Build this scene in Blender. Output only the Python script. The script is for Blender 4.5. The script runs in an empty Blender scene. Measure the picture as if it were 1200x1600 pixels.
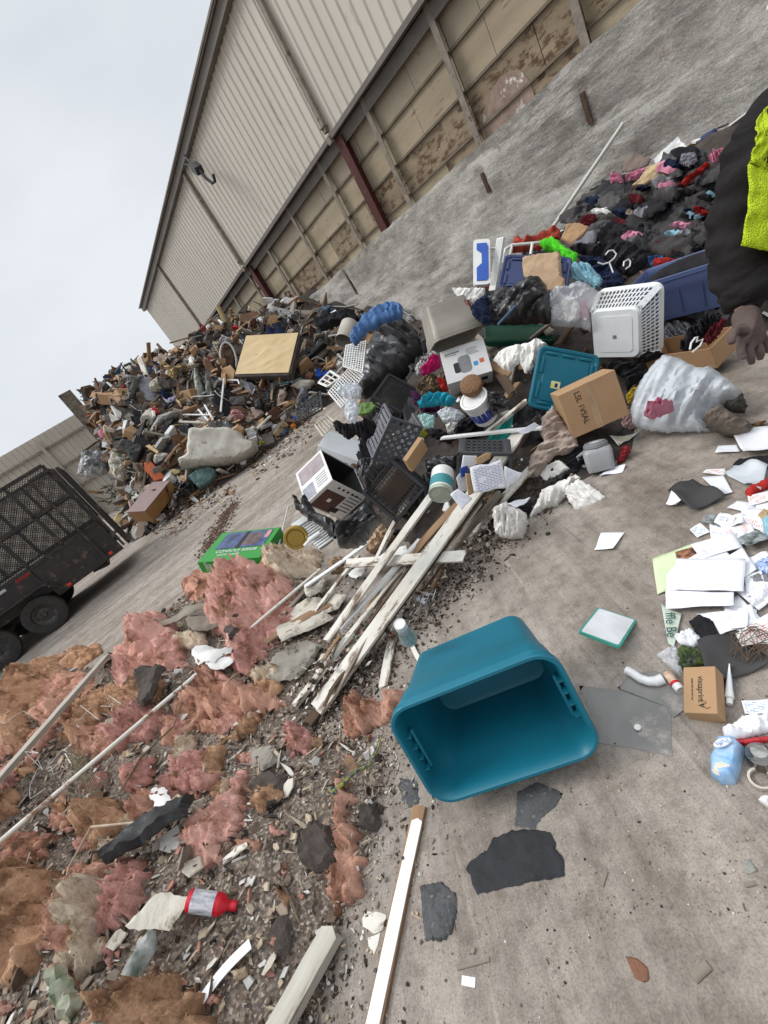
import bpy, bmesh, math, random
import numpy as np
from mathutils import Vector, Matrix, noise, geometry
random.seed(7); np.random.seed(7)
S = bpy.context.scene; COL = S.collection
rad = math.radians
# ---------------- camera ----------------
EYE = Vector((0, 0, 1.6)); FPX = 677.0
_nd = Vector((910., 1380.)); _d = _nd.normalized(); _p = math.atan2(277., FPX)
_U0 = Vector((0, math.sin(_p), math.cos(_p))); FW = Vector((0, math.cos(_p), -math.sin(_p)))
CX = Vector((1, 0, 0)) * _d.y - _U0 * _d.x; CY = Vector((1, 0, 0)) * _d.x + _U0 * _d.y
cam = bpy.data.cameras.new('camera'); camo = bpy.data.objects.new('camera', cam); COL.objects.link(camo)
cm = Matrix.Identity(4)
for i in range(3): cm[i][0] = CX[i]; cm[i][1] = CY[i]; cm[i][2] = -FW[i]; cm[i][3] = EYE[i]
camo.matrix_world = cm
cam.sensor_fit = 'VERTICAL'; cam.sensor_height = 24.0; cam.lens = 24.0 * FPX / 1600; cam.clip_start = 0.02; cam.clip_end = 500
S.camera = camo
# ---------------- world, sun, exposure ----------------
W = bpy.data.worlds.new('World'); S.world = W; W.use_nodes = True
nt = W.node_tree; nt.nodes.clear()
wo = nt.nodes.new('ShaderNodeOutputWorld'); bg = nt.nodes.new('ShaderNodeBackground'); bg.inputs[1].default_value = 0.1
sky = nt.nodes.new('ShaderNodeTexSky'); sky.sky_type = 'NISHITA'; sky.sun_disc = False
SUN_EL, SUN_AZ = rad(50), rad(40)
sky.sun_elevation = SUN_EL; sky.sun_rotation = SUN_AZ; sky.air_density = 1.0; sky.dust_density = 2.0
tc = nt.nodes.new('ShaderNodeTexCoord'); mp = nt.nodes.new('ShaderNodeMapping'); mp.inputs['Scale'].default_value = (1, 1, 2.2)
nz = nt.nodes.new('ShaderNodeTexNoise'); nz.inputs['Scale'].default_value = 1.6; nz.inputs['Detail'].default_value = 5; nz.inputs['Roughness'].default_value = .5
cr = nt.nodes.new('ShaderNodeValToRGB'); e = cr.color_ramp.elements
e[0].position = .36; e[0].color = (5.6, 5.9, 6.3, 1); e[1].position = .66; e[1].color = (7.0, 7.25, 7.5, 1)
mx = nt.nodes.new('ShaderNodeMix'); mx.data_type = 'RGBA'; mx.inputs[0].default_value = .9
L = nt.links.new
L(tc.outputs['Generated'], mp.inputs[0]); L(mp.outputs[0], nz.inputs['Vector']); L(nz.outputs['Fac'], cr.inputs[0])
L(sky.outputs[0], mx.inputs[6]); L(cr.outputs[0], mx.inputs[7])
# an overcast sky is brightest overhead
sxz = nt.nodes.new('ShaderNodeSeparateXYZ'); L(tc.outputs['Generated'], sxz.inputs[0]); mrz = nt.nodes.new('ShaderNodeMapRange'); mrz.interpolation_type = 'SMOOTHSTEP'
for i_, v_ in ((1, .56), (2, 1.), (3, 1.), (4, 2.7)): mrz.inputs[i_].default_value = v_
L(sxz.outputs[2], mrz.inputs[0]); vsc = nt.nodes.new('ShaderNodeVectorMath'); vsc.operation = 'SCALE'; L(mx.outputs[2], vsc.inputs[0]); L(mrz.outputs[0], vsc.inputs[3]); L(vsc.outputs[0], bg.inputs[0]); L(bg.outputs[0], wo.inputs[0])
sl = bpy.data.lights.new('sun', 'SUN'); sl.energy = 1.5; sl.angle = rad(22); sl.color = (1, .97, .92)
so = bpy.data.objects.new('sun', sl); COL.objects.link(so)
_sd = Vector((math.sin(SUN_AZ) * math.cos(SUN_EL), math.cos(SUN_AZ) * math.cos(SUN_EL), math.sin(SUN_EL)))
_sd = Vector((-.6, .2, .78)).normalized()
sky.sun_elevation = math.asin(_sd.z); sky.sun_rotation = math.atan2(_sd.x, _sd.y)
so.rotation_euler = _sd.to_track_quat('Z', 'Y').to_euler(); so.location = (0, 0, 30)
S.view_settings.view_transform = 'Standard'; S.view_settings.look = 'None'; S.view_settings.gamma = 1; S.view_settings.exposure = 0.32
S.render.engine = 'CYCLES'; S.render.resolution_x = 768; S.render.resolution_y = 1024
# ---------------- materials ----------------
_M = {}
def lin(c):
    return tuple(x / 12.92 if x <= .04045 else ((x + .055) / 1.055) ** 2.4 for x in c)
def hexc(h):
    return lin([int(h[i:i + 2], 16) / 255 for i in (0, 2, 4)])
def M(name, c, c2=None, s=6., r=.75, b=.25, bs=60., metal=0., dirt=None, ds=14., dt=.62, stretch=None, alpha=1., trans=0., kind='noise', spec=.4, coat=0, sub=0, det=6):
    """procedural surface: two tones mixed by noise, dirt spots, bump"""
    if name in _M: return _M[name]
    if isinstance(c, str): c = hexc(c)
    if isinstance(c2, str): c2 = hexc(c2)
    if isinstance(dirt, str): dirt = hexc(dirt)
    if c2 is None: c2 = tuple(x * .72 for x in c)
    m = bpy.data.materials.new(name); m.use_nodes = True; t = m.node_tree; N = t.nodes.new; K = t.links.new
    p = t.nodes['Principled BSDF']; p.inputs['Roughness'].default_value = r; p.inputs['Metallic'].default_value = metal
    p.inputs['Specular IOR Level'].default_value = spec; p.inputs['Coat Weight'].default_value = coat
    tcn = N('ShaderNodeTexCoord'); src = tcn.outputs['Object']
    mpn = N('ShaderNodeMapping'); mpn.inputs['Scale'].default_value = stretch or (1, 1, 1); K(src, mpn.inputs[0]); v = mpn.outputs[0]
    n1 = N('ShaderNodeTexNoise'); n1.inputs['Scale'].default_value = s; n1.inputs['Detail'].default_value = det; n1.inputs['Roughness'].default_value = .62; K(v, n1.inputs['Vector'])
    rp = N('ShaderNodeValToRGB'); rp.color_ramp.elements[0].position = .33; rp.color_ramp.elements[1].position = .67
    rp.color_ramp.elements[0].color = (*c, 1); rp.color_ramp.elements[1].color = (*c2, 1); K(n1.outputs['Fac'], rp.inputs[0]); colr = rp.outputs[0]
    if dirt is not None:
        n2 = N('ShaderNodeTexNoise'); n2.inputs['Scale'].default_value = ds; n2.inputs['Detail'].default_value = 8; n2.inputs['Roughness'].default_value = .7; K(v, n2.inputs['Vector'])
        r2 = N('ShaderNodeValToRGB'); r2.color_ramp.elements[0].position = dt; r2.color_ramp.elements[1].position = dt + .09; K(n2.outputs['Fac'], r2.inputs[0])
        mi = N('ShaderNodeMix'); mi.data_type = 'RGBA'; mi.inputs[7].default_value = (*dirt, 1); K(r2.outputs[0], mi.inputs[0]); K(colr, mi.inputs[6]); colr = mi.outputs[2]
    K(colr, p.inputs['Base Color'])
    if b > 0:
        n3 = N('ShaderNodeTexNoise') if kind == 'noise' else N('ShaderNodeTexVoronoi'); n3.inputs['Scale'].default_value = bs
        if kind == 'noise': n3.inputs['Detail'].default_value = 5; n3.inputs['Roughness'].default_value = .6
        K(v, n3.inputs['Vector']); bp = N('ShaderNodeBump'); bp.inputs['Strength'].default_value = b; bp.inputs['Distance'].default_value = .01
        K(n3.outputs[0], bp.inputs['Height']); K(bp.outputs[0], p.inputs['Normal'])
    if alpha < 1: p.inputs['Alpha'].default_value = alpha
    if trans > 0: p.inputs['Transmission Weight'].default_value = trans
    if sub > 0: p.inputs['Subsurface Weight'].default_value = sub; p.inputs['Subsurface Radius'].default_value = (.02, .02, .02)
    _M[name] = m; return m
# ---------------- objects ----------------
def tag(o, label=None, cat=None, group=None, kind=None):
    if label: o['label'] = label
    if cat: o['category'] = cat
    if group: o['group'] = group
    if kind: o['kind'] = kind
    return o
def thing(name, label, cat, mat=None, group=None):
    o = bpy.data.objects.new(name, None); COL.objects.link(o); o.empty_display_size = .1
    if mat is not None: o.matrix_world = mat
    return tag(o, label, cat, group)
class MB:
    def __init__(s): s.v = []; s.f = []; s.m = []
    def add(s, vs, fs, mi=0, X=None):
        b = len(s.v)
        s.v += [tuple(X @ Vector(v)) if X is not None else tuple(v) for v in vs]
        s.f += [tuple(i + b for i in f) for f in fs]; s.m += [mi] * len(fs); return s
    def box(s, c, d, mi=0, X=None, taper=1., bev=0.):
        x, y, z = d[0] / 2, d[1] / 2, d[2] / 2
        if bev > 0:
            bm = bmesh.new(); bmesh.ops.create_cube(bm, size=1)
            for v in bm.verts: v.co = Vector((v.co.x * d[0] * (taper if v.co.z < 0 else 1), v.co.y * d[1] * (taper if v.co.z < 0 else 1), v.co.z * d[2]))
            bmesh.ops.bevel(bm, geom=bm.edges[:], offset=bev, segments=2, affect='EDGES', profile=.5)
            vs = [v.co + Vector(c) for v in bm.verts]; fs = [[v.index for v in f.verts] for f in bm.faces]; bm.free()
            return s.add(vs, fs, mi, X)
        vs = [(c[0] + sx * x * (taper if sz < 0 else 1), c[1] + sy * y * (taper if sz < 0 else 1), c[2] + sz * z) for sx in (-1, 1) for sy in (-1, 1) for sz in (-1, 1)]
        return s.add(vs, [(0, 1, 3, 2), (4, 6, 7, 5), (0, 4, 5, 1), (2, 3, 7, 6), (0, 2, 6, 4), (1, 5, 7, 3)], mi, X)
    def beam(s, a, b, w, t, mi=0, up=(0, 0, 1), X=None):
        a = Vector(a); b = Vector(b); d = (b - a); l = d.length; d.normalize(); u = Vector(up); y = u.cross(d)
        if y.length < 1e-4: y = Vector((1, 0, 0)).cross(d)
        y.normalize(); z = d.cross(y)
        vs = []
        for q in (a, b):
            for sy, sz in ((-1, -1), (1, -1), (1, 1), (-1, 1)): vs.append(q + y * (sy * w / 2) + z * (sz * t / 2))
        return s.add(vs, [(3, 2, 1, 0), (4, 5, 6, 7), (0, 1, 5, 4), (1, 2, 6, 5), (2, 3, 7, 6), (3, 0, 4, 7)], mi, X)
    def tube(s, pts, r, n=8, mi=0, caps=True, X=None, closed=False):
        pts = [Vector(p) for p in pts]; k = len(pts); rr = r if isinstance(r, (list, tuple)) else [r] * k
        vs = []; prev = None
        for i, p in enumerate(pts):
            if closed: t = pts[(i + 1) % k] - pts[i - 1]
            else: t = pts[min(i + 1, k - 1)] - pts[max(i - 1, 0)]
            t.normalize()
            if prev is None:
                a = Vector((0, 0, 1)) if abs(t.z) < .9 else Vector((1, 0, 0)); prev = t.cross(a).normalized()
            else: prev = (prev - t * prev.dot(t)).normalized()
            q = t.cross(prev)
            for j in range(n):
                an = 2 * math.pi * j / n; vs.append(p + (prev * math.cos(an) + q * math.sin(an)) * rr[i])
        fs = []
        for i in range(k if closed else k - 1):
            i2 = (i + 1) % k
            for j in range(n): fs.append((i * n + j, i * n + (j + 1) % n, i2 * n + (j + 1) % n, i2 * n + j))
        if caps and not closed: fs.append(tuple(range(n - 1, -1, -1))); fs.append(tuple(range((k - 1) * n, k * n)))
        return s.add(vs, fs, mi, X)
    def lathe(s, prof, n=28, mi=0, X=None, sx=1., sy=1.):
        vs = []; k = len(prof)
        for r, z in prof:
            for j in range(n):
                a = 2 * math.pi * j / n; vs.append((max(r, 1e-4) * math.cos(a) * sx, max(r, 1e-4) * math.sin(a) * sy, z))
        fs = [(i * n + j, i * n + (j + 1) % n, (i + 1) * n + (j + 1) % n, (i + 1) * n + j) for i in range(k - 1) for j in range(n)]
        return s.add(vs, fs, mi, X)
    def rrect(s, loops, mi=0, X=None, cap0=False, cap1=True, n=6):
        """loft of rounded rectangles: loops = [(w, d, z, radius)]"""
        vs = []; m = 4 * (n + 1)
        for w, d, z, r in loops:
            r = min(r, w / 2 - 1e-4, d / 2 - 1e-4)
            for q, (sx, sy) in enumerate(((1, 1), (-1, 1), (-1, -1), (1, -1))):
                for j in range(n + 1):
                    a = math.pi / 2 * (q + j / n); vs.append((sx * (w / 2 - r) + r * math.cos(a), sy * (d / 2 - r) + r * math.sin(a), z))
        fs = [(i * m + j, i * m + (j + 1) % m, (i + 1) * m + (j + 1) % m, (i + 1) * m + j) for i in range(len(loops) - 1) for j in range(m)]
        if cap0: fs.append(tuple(range(m - 1, -1, -1)))
        if cap1: k = len(loops) - 1; fs.append(tuple(range(k * m, (k + 1) * m)))
        return s.add(vs, fs, mi, X)
    def build(s, name, mats, parent=None, smooth=False, mat=None, sharp=rad(38), solid=0., label=None, cat=None, group=None, kind=None, off=-1):
        me = bpy.data.meshes.new(name); me.from_pydata(s.v, [], s.f)
        if not isinstance(mats, (list, tuple)): mats = [mats]
        for m in mats: me.materials.append(m)
        if len(mats) > 1: me.polygons.foreach_set('material_index', s.m)
        o = bpy.data.objects.new(name, me); COL.objects.link(o)
        if parent is not None: o.parent = parent
        if mat is not None: o.matrix_world = mat
        elif parent is None and s.v:
            c = np.array(s.v); ctr = Vector(((c[:, 0].min() + c[:, 0].max()) / 2, (c[:, 1].min() + c[:, 1].max()) / 2, c[:, 2].min()))
            me.transform(Matrix.Translation(-ctr)); o.location = ctr
        bm = bmesh.new(); bm.from_mesh(me); bmesh.ops.recalc_face_normals(bm, faces=bm.faces)
        if smooth:
            for f in bm.faces: f.smooth = True
            for e_ in bm.edges:
                if len(e_.link_faces) == 2 and e_.calc_face_angle(0) > sharp: e_.smooth = False
        bm.to_mesh(me); bm.free()
        if solid > 0:
            md = o.modifiers.new('solid', 'SOLIDIFY'); md.thickness = solid; md.offset = off
        return tag(o, label, cat, group, kind)
# ---------------- frames ----------------
WR = Matrix.Rotation(rad(26), 4, 'Z')            # yard frame: x = away from camera towards the long wall, y = along the wall
UA = Vector((-math.sin(rad(26)), math.cos(rad(26)), 0)); NB = Vector((math.cos(rad(26)), math.sin(rad(26)), 0))
def ray(x, y): return ((x - 600) * CX - (y - 800) * CY + FPX * FW).normalized()
def proj(P):
    v = Vector(P) - EYE; w = v.dot(FW); return Vector((600 + FPX * v.dot(CX) / w, 800 - FPX * v.dot(CY) / w))
def atz(x, y, z=0.):
    v = ray(x, y); return EYE + v * ((z - EYE.z) / v.z)
def atw(x, y, w):
    v = ray(x, y); return EYE + v * (w / v.dot(FW))
# ---------------- the relief of the three rubbish heaps ----------------
GX0, GX1, GY0, GY1, GS = -14., 12., -2., 32., .05
xs = np.arange(GX0, GX1, GS); ys = np.arange(GY0, GY1, GS); XX, YY = np.meshgrid(xs, ys)
AA = XX * UA.x + YY * UA.y; BB = XX * NB.x + YY * NB.y
def vnoise(X, Y, sc, seed):
    rs = np.random.RandomState(seed); T = rs.rand(256, 256)
    x = X / sc + 500; y = Y / sc + 500; xi = np.floor(x).astype(int); yi = np.floor(y).astype(int); fx = x - xi; fy = y - yi
    fx = fx * fx * (3 - 2 * fx); fy = fy * fy * (3 - 2 * fy); g = lambda a, b: T[a % 256, b % 256]
    return (g(xi, yi) * (1 - fx) + g(xi + 1, yi) * fx) * (1 - fy) + (g(xi, yi + 1) * (1 - fx) + g(xi + 1, yi + 1) * fx) * fy - .5
def sdist(X, Y, poly):
    """signed distance, positive inside"""
    d = np.full(X.shape, 1e9); ins = np.zeros(X.shape, bool); n = len(poly)
    for i in range(n):
        x0, y0 = poly[i]; x1, y1 = poly[(i + 1) % n]; dx, dy = x1 - x0, y1 - y0
        t = np.clip(((X - x0) * dx + (Y - y0) * dy) / (dx * dx + dy * dy + 1e-12), 0, 1)
        d = np.minimum(d, np.hypot(X - x0 - t * dx, Y - y0 - t * dy))
        if abs(dy) > 1e-12:
            c = ((y0 > Y) != (y1 > Y)) & (X < dx * (Y - y0) / dy + x0); ins ^= c
    return np.where(ins, d, -d)
def sm(t): t = np.clip(t, 0, 1); return t * t * (3 - 2 * t)
a0 = np.interp(BB, [-1, .3, 1.9, 3.3, 4.3, 6.0, 7.2, 8.5, 9.4], [14.2, 12.7, 12.0, 11.6, 11.8, 12.1, 11.2, 9.9, 9.3])
hA = np.interp(AA - a0, [0, .4, 1, 2, 4, 6, 8, 10, 14, 18, 20], [0, .45, 1.0, 1.85, 3.15, 3.8, 4.3, 4.5, 4.4, 2.2, 0]) * sm((BB + .45 - .10 * np.clip(AA - 13, 0, 9)) / 1.9) * np.interp(BB, [6, 8.5, 9.4], [1, .86, .80])
hA += np.clip(hA, 0, .6) * (1.1 * vnoise(XX, YY, 1.1, 1) + .5 * vnoise(XX, YY, .4, 2))
PB = [(1.15, 4.0), (1.62, 3.6), (1.68, 3.0), (1.5, 2.5),  (1.85, 1.95), (2.15, 1.5), (3.1, 1.35), (4.3, 1.55), (5.0, 2.1), (6.0, 3.1), (7.3, 4.3), (9, 5.4), (11, 7.5), (11.5, 9.4), (-4, 9.4), (-4, 5.6), (-.5, 4.4)]
dB = sdist(AA, BB, PB)
hB = np.interp(dB, [0, .15, .5, 1.0, 1.6, 2.6, 4.5], [0, .12, .34, .5, .62, .85, .95]) * (1 + .35 * vnoise(XX, YY, .8, 3) + .2 * vnoise(XX, YY, .3, 4))
hB *= np.interp(BB, [0, 7.6, 9.4], [1, 1, .9])
hB += .27 * sm((5.2 - AA) / 1.8) * sm((BB - 5.0) / 1.6) * sm(dB / .6)
pc = [(480, 1140), (560, 1075), (520, 960), (470, 870), (400, 880), (310, 905), (230, 965), (150, 1012), (0, 1062)]
PC = [tuple(atz(x, y, 0 if i < 4 else .3)[:2]) for i, (x, y) in enumerate(pc)] + [(-9, 7.5), (-9, 0), (-3, -1.5), (-1.2, -1.2)] + [tuple(atz(x, y)[:2]) for x, y in [(500, 1600), (540, 1420), (585, 1300), (610, 1190)]]
dC = sdist(XX, YY, PC)
dR = -sdist(XX, YY, [tuple(atz(x, y)[:2]) for x, y in [(520, 960), (560, 1075), (480, 1140), (610, 1190), (585, 1300), (540, 1420), (500, 1600)]] + [(3, -2), (3, 3)])
hC = np.interp(dC, [0, .05, .15, .3, .8, 1.6, 3], [0, .06, .19, .29, .4, .47, .5]); hC = np.minimum(hC, np.interp(dR, [-9, 0, .06, .3, .7, 1.4, 2.4], [.0, .0, .03, .10, .2, .33, .5]))
hC = hC * (1 + .8 * vnoise(XX, YY, .5, 5) + .5 * vnoise(XX, YY, .16, 6))
HH = np.maximum(np.maximum(hA, hB), np.maximum(hC, 0)); HH[HH < .002] = 0
def hgt(x, y):
    fx = (x - GX0) / GS; fy = (y - GY0) / GS; i = int(fx); j = int(fy)
    if i < 0 or j < 0 or i >= len(xs) - 1 or j >= len(ys) - 1: return 0.
    fx -= i; fy -= j
    return float((HH[j, i] * (1 - fx) + HH[j, i + 1] * fx) * (1 - fy) + (HH[j + 1, i] * (1 - fx) + HH[j + 1, i + 1] * fx) * fy)
def on(x, y, lift=0.):
    """the spot on the ground or heap seen at photograph pixel (x, y)"""
    v = ray(x, y); t = .3; st = .04; pt = t
    while t < 45:
        P = EYE + v * t
        if P.z < hgt(P.x, P.y) + lift:
            lo, hi = pt, t
            for _ in range(12):
                m_ = (lo + hi) / 2; P = EYE + v * m_
                if P.z < hgt(P.x, P.y) + lift: hi = m_
                else: lo = m_
            return EYE + v * hi
        pt = t; t += st; st = min(.12, st * 1.02)
    return EYE + v * 20
# ================= the setting =================
def ground_mat():
    m = bpy.data.materials.new('dusty_concrete'); m.use_nodes = True; t = m.node_tree; N = t.nodes.new; K = t.links.new
    p = t.nodes['Principled BSDF']; p.inputs['Roughness'].default_value = .93; p.inputs['Specular IOR Level'].default_value = .2
    tcn = N('ShaderNodeTexCoord'); v = tcn.outputs['Object']
    def nse(sc, det=6, ro=.6, vec=v):
        n = N('ShaderNodeTexNoise'); n.inputs['Scale'].default_value = sc; n.inputs['Detail'].default_value = det; n.inputs['Roughness'].default_value = ro; K(vec, n.inputs['Vector']); return n.outputs['Fac']
    def ramp(fac, stops):
        r = N('ShaderNodeValToRGB'); el = r.color_ramp.elements
        while len(el) < len(stops): el.new(.5)
        for q, (po, c) in zip(el, stops): q.position = po; q.color = (*c, 1) if len(c) == 3 else c
        K(fac, r.inputs[0]); return r.outputs[0]
    def mix(fac, a, b, mode='MIX'):
        q = N('ShaderNodeMix'); q.data_type = 'RGBA'; q.blend_type = mode
        for so_, i in ((fac, 0), (a, 6), (b, 7)):
            if isinstance(so_, (int, float)): q.inputs[i].default_value = so_
            elif isinstance(so_, tuple): q.inputs[i].default_value = (*so_, 1)
            else: K(so_, q.inputs[i])
        return q.outputs[2]
    base = ramp(nse(.9, 8, .68), [(.3, (.205, .175, .148)), (.5, (.29, .255, .222)), (.72, (.37, .335, .30))])
    mid = ramp(nse(11, 10, .78), [(.34, (.62, .60, .58)), (.52, (1, 1, 1)), (.70, (1.22, 1.21, 1.2))])
    c = mix(1., base, mid, 'MULTIPLY')
    # drag marks along the yard
    def track(ang):
        m0 = N('ShaderNodeMapping'); m0.inputs['Rotation'].default_value = (0, 0, rad(-ang)); K(v, m0.inputs[0])
        m1 = N('ShaderNodeMapping'); m1.inputs['Scale'].default_value = (.35, 2.6, 1); K(m0.outputs[0], m1.inputs[0]); return nse(1.5, 7, .65, m1.outputs[0])
    sxy = N('ShaderNodeSeparateXYZ'); K(v, sxy.inputs[0]); mr = N('ShaderNodeMapRange'); mr.inputs[1].default_value = 2.6; mr.inputs[2].default_value = 4.2; K(sxy.outputs[1], mr.inputs[0])
    mf = N('ShaderNodeMix'); mf.data_type = 'FLOAT'; K(mr.outputs[0], mf.inputs[0]); K(track(80), mf.inputs[2]); K(track(22), mf.inputs[3]); st = mf.outputs[0]
    c = mix(1., c, ramp(st, [(.36, (.74, .71, .69)), (.5, (1, 1, 1)), (.60, (1.18, 1.17, 1.16))]), 'MULTIPLY')
    m0 = N('ShaderNodeMapping'); m0.inputs['Rotation'].default_value = (0, 0, rad(-83)); K(v, m0.inputs[0]); m1 = N('ShaderNodeMapping'); m1.inputs['Scale'].default_value = (.4, 11, 1); K(m0.outputs[0], m1.inputs[0])
    c = mix(1., c, ramp(nse(1.3, 5, .6, m1.outputs[0]), [(.30, (.68, .65, .63)), (.40, (1, 1, 1)), (.61, (1, 1, 1)), (.67, (1.3, 1.29, 1.28))]), 'MULTIPLY')
    # fine grit, dark specks, pale specks
    c = mix(1., c, ramp(nse(160, 3, .7), [(.3, (.68, .67, .66)), (.5, (1, 1, 1)), (.75, (1.18, 1.17, 1.16))]), 'MULTIPLY')
    vo = N('ShaderNodeTexVoronoi'); vo.inputs['Scale'].default_value = 38; vo.inputs['Randomness'].default_value = 1; K(v, vo.inputs['Vector'])
    spk = mix(1., ramp(vo.outputs['Distance'], [(.05, (1, 1, 1)), (.13, (0, 0, 0))]), ramp(nse(3.1, 4), [(.45, (0, 0, 0)), (.6, (1, 1, 1))]), 'MULTIPLY')
    c = mix(spk, c, (.085, .07, .06))
    # darker soil where rubbish has been dragged
    c = mix(ramp(nse(2.3, 10, .8), [(.54, (0, 0, 0)), (.66, (.75, .75, .75))]), c, (.165, .135, .11))
    K(c, p.inputs['Base Color'])
    b1 = N('ShaderNodeBump'); b1.inputs['Strength'].default_value = .55; b1.inputs['Distance'].default_value = .012; K(nse(45, 8, .72), b1.inputs['Height'])
    b2 = N('ShaderNodeBump'); b2.inputs['Strength'].default_value = .6; b2.inputs['Distance'].default_value = .035; K(st, b2.inputs['Height']); K(b1.outputs[0], b2.inputs['Normal'])
    K(b2.outputs[0], p.inputs['Normal']); return m
g = MB(); n = 90
R_ = 160.
g.add([(-R_, -R_, 0), (R_, -R_, 0), (R_, R_, 0), (-R_, R_, 0)], [(0, 1, 2, 3)])
g.build('ground', ground_mat(), kind='structure')
# heap cores: real relief under the loose rubbish
def soil_mat():
    m = bpy.data.materials.new('crushed_debris'); m.use_nodes = True; t = m.node_tree; N = t.nodes.new; K = t.links.new
    p = t.nodes['Principled BSDF']; p.inputs['Roughness'].default_value = .95
    tcn = N('ShaderNodeTexCoord'); v = tcn.outputs['Object']
    vo = N('ShaderNodeTexVoronoi'); vo.inputs['Scale'].default_value = 110; K(v, vo.inputs['Vector'])
    rp = N('ShaderNodeValToRGB'); el = rp.color_ramp.elements
    for q in range(4): el.new(.5)
    for q, (po, c) in zip(el, [(0, (.07, .05, .04)), (.3, (.16, .12, .09)), (.5, (.08, .065, .055)), (.68, (.27, .21, .16)), (.85, (.15, .125, .105)), (1, (.42, .36, .29))]): q.position = po; q.color = (*c, 1)
    sp = N('ShaderNodeSeparateColor'); K(vo.outputs['Color'], sp.inputs[0]); K(sp.outputs[0], rp.inputs[0]); K(rp.outputs[0], p.inputs['Base Color'])
    bp = N('ShaderNodeBump'); bp.inputs['Strength'].default_value = 1; bp.inputs['Distance'].default_value = .012; K(sp.outputs[1], bp.inputs['Height']); K(bp.outputs[0], p.inputs['Normal'])
    return m
SOIL = soil_mat()
DARKSOIL = M('dark_trash', (.03, .025, .022), (.075, .06, .05), s=9, r=.95, b=.8, bs=30)
def heap(name, F_, label, x0, x1, y0, y1, step=1, mt=None):
    i0, i1 = int((x0 - GX0) / GS), int((x1 - GX0) / GS); j0, j1 = int((y0 - GY0) / GS), int((y1 - GY0) / GS)
    ii = np.arange(i0, i1, step); jj = np.arange(j0, j1, step); Z = F_[np.ix_(jj, ii)]; idx = -np.ones(Z.shape, int); vs = []; fs = []
    keep = Z > .002; kk = keep.copy(); kk[1:] |= keep[:-1]; kk[:-1] |= keep[1:]; kk[:, 1:] |= kk[:, :-1]; kk[:, :-1] |= kk[:, 1:]
    for a, j in enumerate(jj):
        for b, i in enumerate(ii):
            if kk[a, b]: idx[a, b] = len(vs); vs.append((xs[i], ys[j], max(Z[a, b], 0) - (.02 if Z[a, b] < .002 else 0)))
    for a in range(len(jj) - 1):
        for b in range(len(ii) - 1):
            q = (idx[a, b], idx[a, b + 1], idx[a + 1, b + 1], idx[a + 1, b])
            if min(q) >= 0: fs.append(q)
    o = MB().add(vs, fs); return o.build(name, mt or SOIL, smooth=True, sharp=rad(80), kind='stuff', label=label, cat='rubbish')
heap('debris_heap', hA, 'crushed brown debris packed under the tall far heap', -14, 12, 7, 31.9, 3, DARKSOIL)
heap('debris_heap', hB, 'crushed dark debris under the household goods beside the concrete wall', -3, 12, -2, 14, 2, DARKSOIL)
heap('debris_heap', hC, 'crushed brown soil under the pink insulation scraps', -9.2, 0, -1.6, 9, 1)

# ---------------- warehouse ----------------
wh = thing('warehouse', 'long beige ribbed metal warehouse with open lower wall of weathered boards', 'warehouse', WR.copy())
M_sid = M('siding', (.55, .505, .44), (.50, .46, .40), s=.7, r=.55, b=.05, dirt=(.36, .33, .28), ds=2.2, dt=.6, stretch=(1, 1, .25))
M_trim = M('trim', (.115, .10, .088), (.16, .14, .12), s=3, r=.6)
M_post = M('postpaint', (.27, .235, .19), (.17, .145, .12), s=6, r=.7, b=.3, dirt=(.12, .07, .045), ds=5, dt=.55)
M_red = M('redsteel', (.085, .016, .012), (.05, .013, .01), s=4, r=.6, b=.1, dirt=(.14, .10, .08), ds=7, dt=.6)
M_ply = M('plywood', (.41, .34, .24), (.30, .245, .17), s=1.4, r=.9, b=.4, bs=26, dirt=(.17, .115, .075), ds=5, dt=.58, stretch=(1, .35, 2.2), det=9)
M_ply2 = M('plywood_worn', (.31, .245, .165), (.20, .15, .10), s=3, r=.9, b=.5, bs=30, dirt=(.10, .06, .035), ds=6, dt=.5, stretch=(1, .6, 1.4))
M_ply3 = M('plywood_pale', (.42, .36, .27), (.34, .285, .21), s=1, r=.9, b=.3, bs=20, dirt=(.19, .135, .09), ds=5, dt=.62, stretch=(1, .6, 1.4))
A0, A1, ZS, ZE, BS = -9., 32.1, 5.44, 8.95, 9.5
def ribbed(b, a0, a1, z0, z1, pitch=.305, depth=.035, axis='y'):
    m = MB(); a = a0; sec = []
    while a < a1 - 1e-3:
        for da, dd in ((0, 0), (pitch * .62, 0), (pitch * .72, -depth), (pitch * .90, -depth)):
            if a + da < a1: sec.append((a + da, dd))
        a += pitch
    sec.append((a1, 0)); vs = []
    for aa, dd in sec:
        for z in (z0, z1): vs.append((b + dd, aa, z) if axis == 'y' else (aa, b + dd, z))
    m.add(vs, [(2 * i, 2 * i + 2, 2 * i + 3, 2 * i + 1) for i in range(len(sec) - 1)]); return m
ribbed(BS, A0, A1, ZS, ZE).build('siding', M_sid, wh)
ribbed(A1, BS, 34., 0, ZE, axis='x').build('gable_siding', M_sid, wh)
mb = MB().box((BS - .045, (A0 + A1) / 2, ZS - .03), (.12, A1 - A0, .10)); mb.box((BS + .12, (A0 + A1) / 2, ZS - .20), (.05, A1 - A0 - .1, .26)); mb.build('lower_trim', M_trim, wh)
mb = MB().box((BS - .11, (A0 + A1) / 2 + .1, ZE + .05), (.2, A1 - A0 + .3, .24)); mb.box((BS - .16, (A0 + A1) / 2 + .1, ZE + .21), (.36, A1 - A0 + .3, .05)); mb.build('gutter', M('gutter', (.17, .15, .13), (.12, .105, .09), s=2, r=.5), wh)
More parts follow.
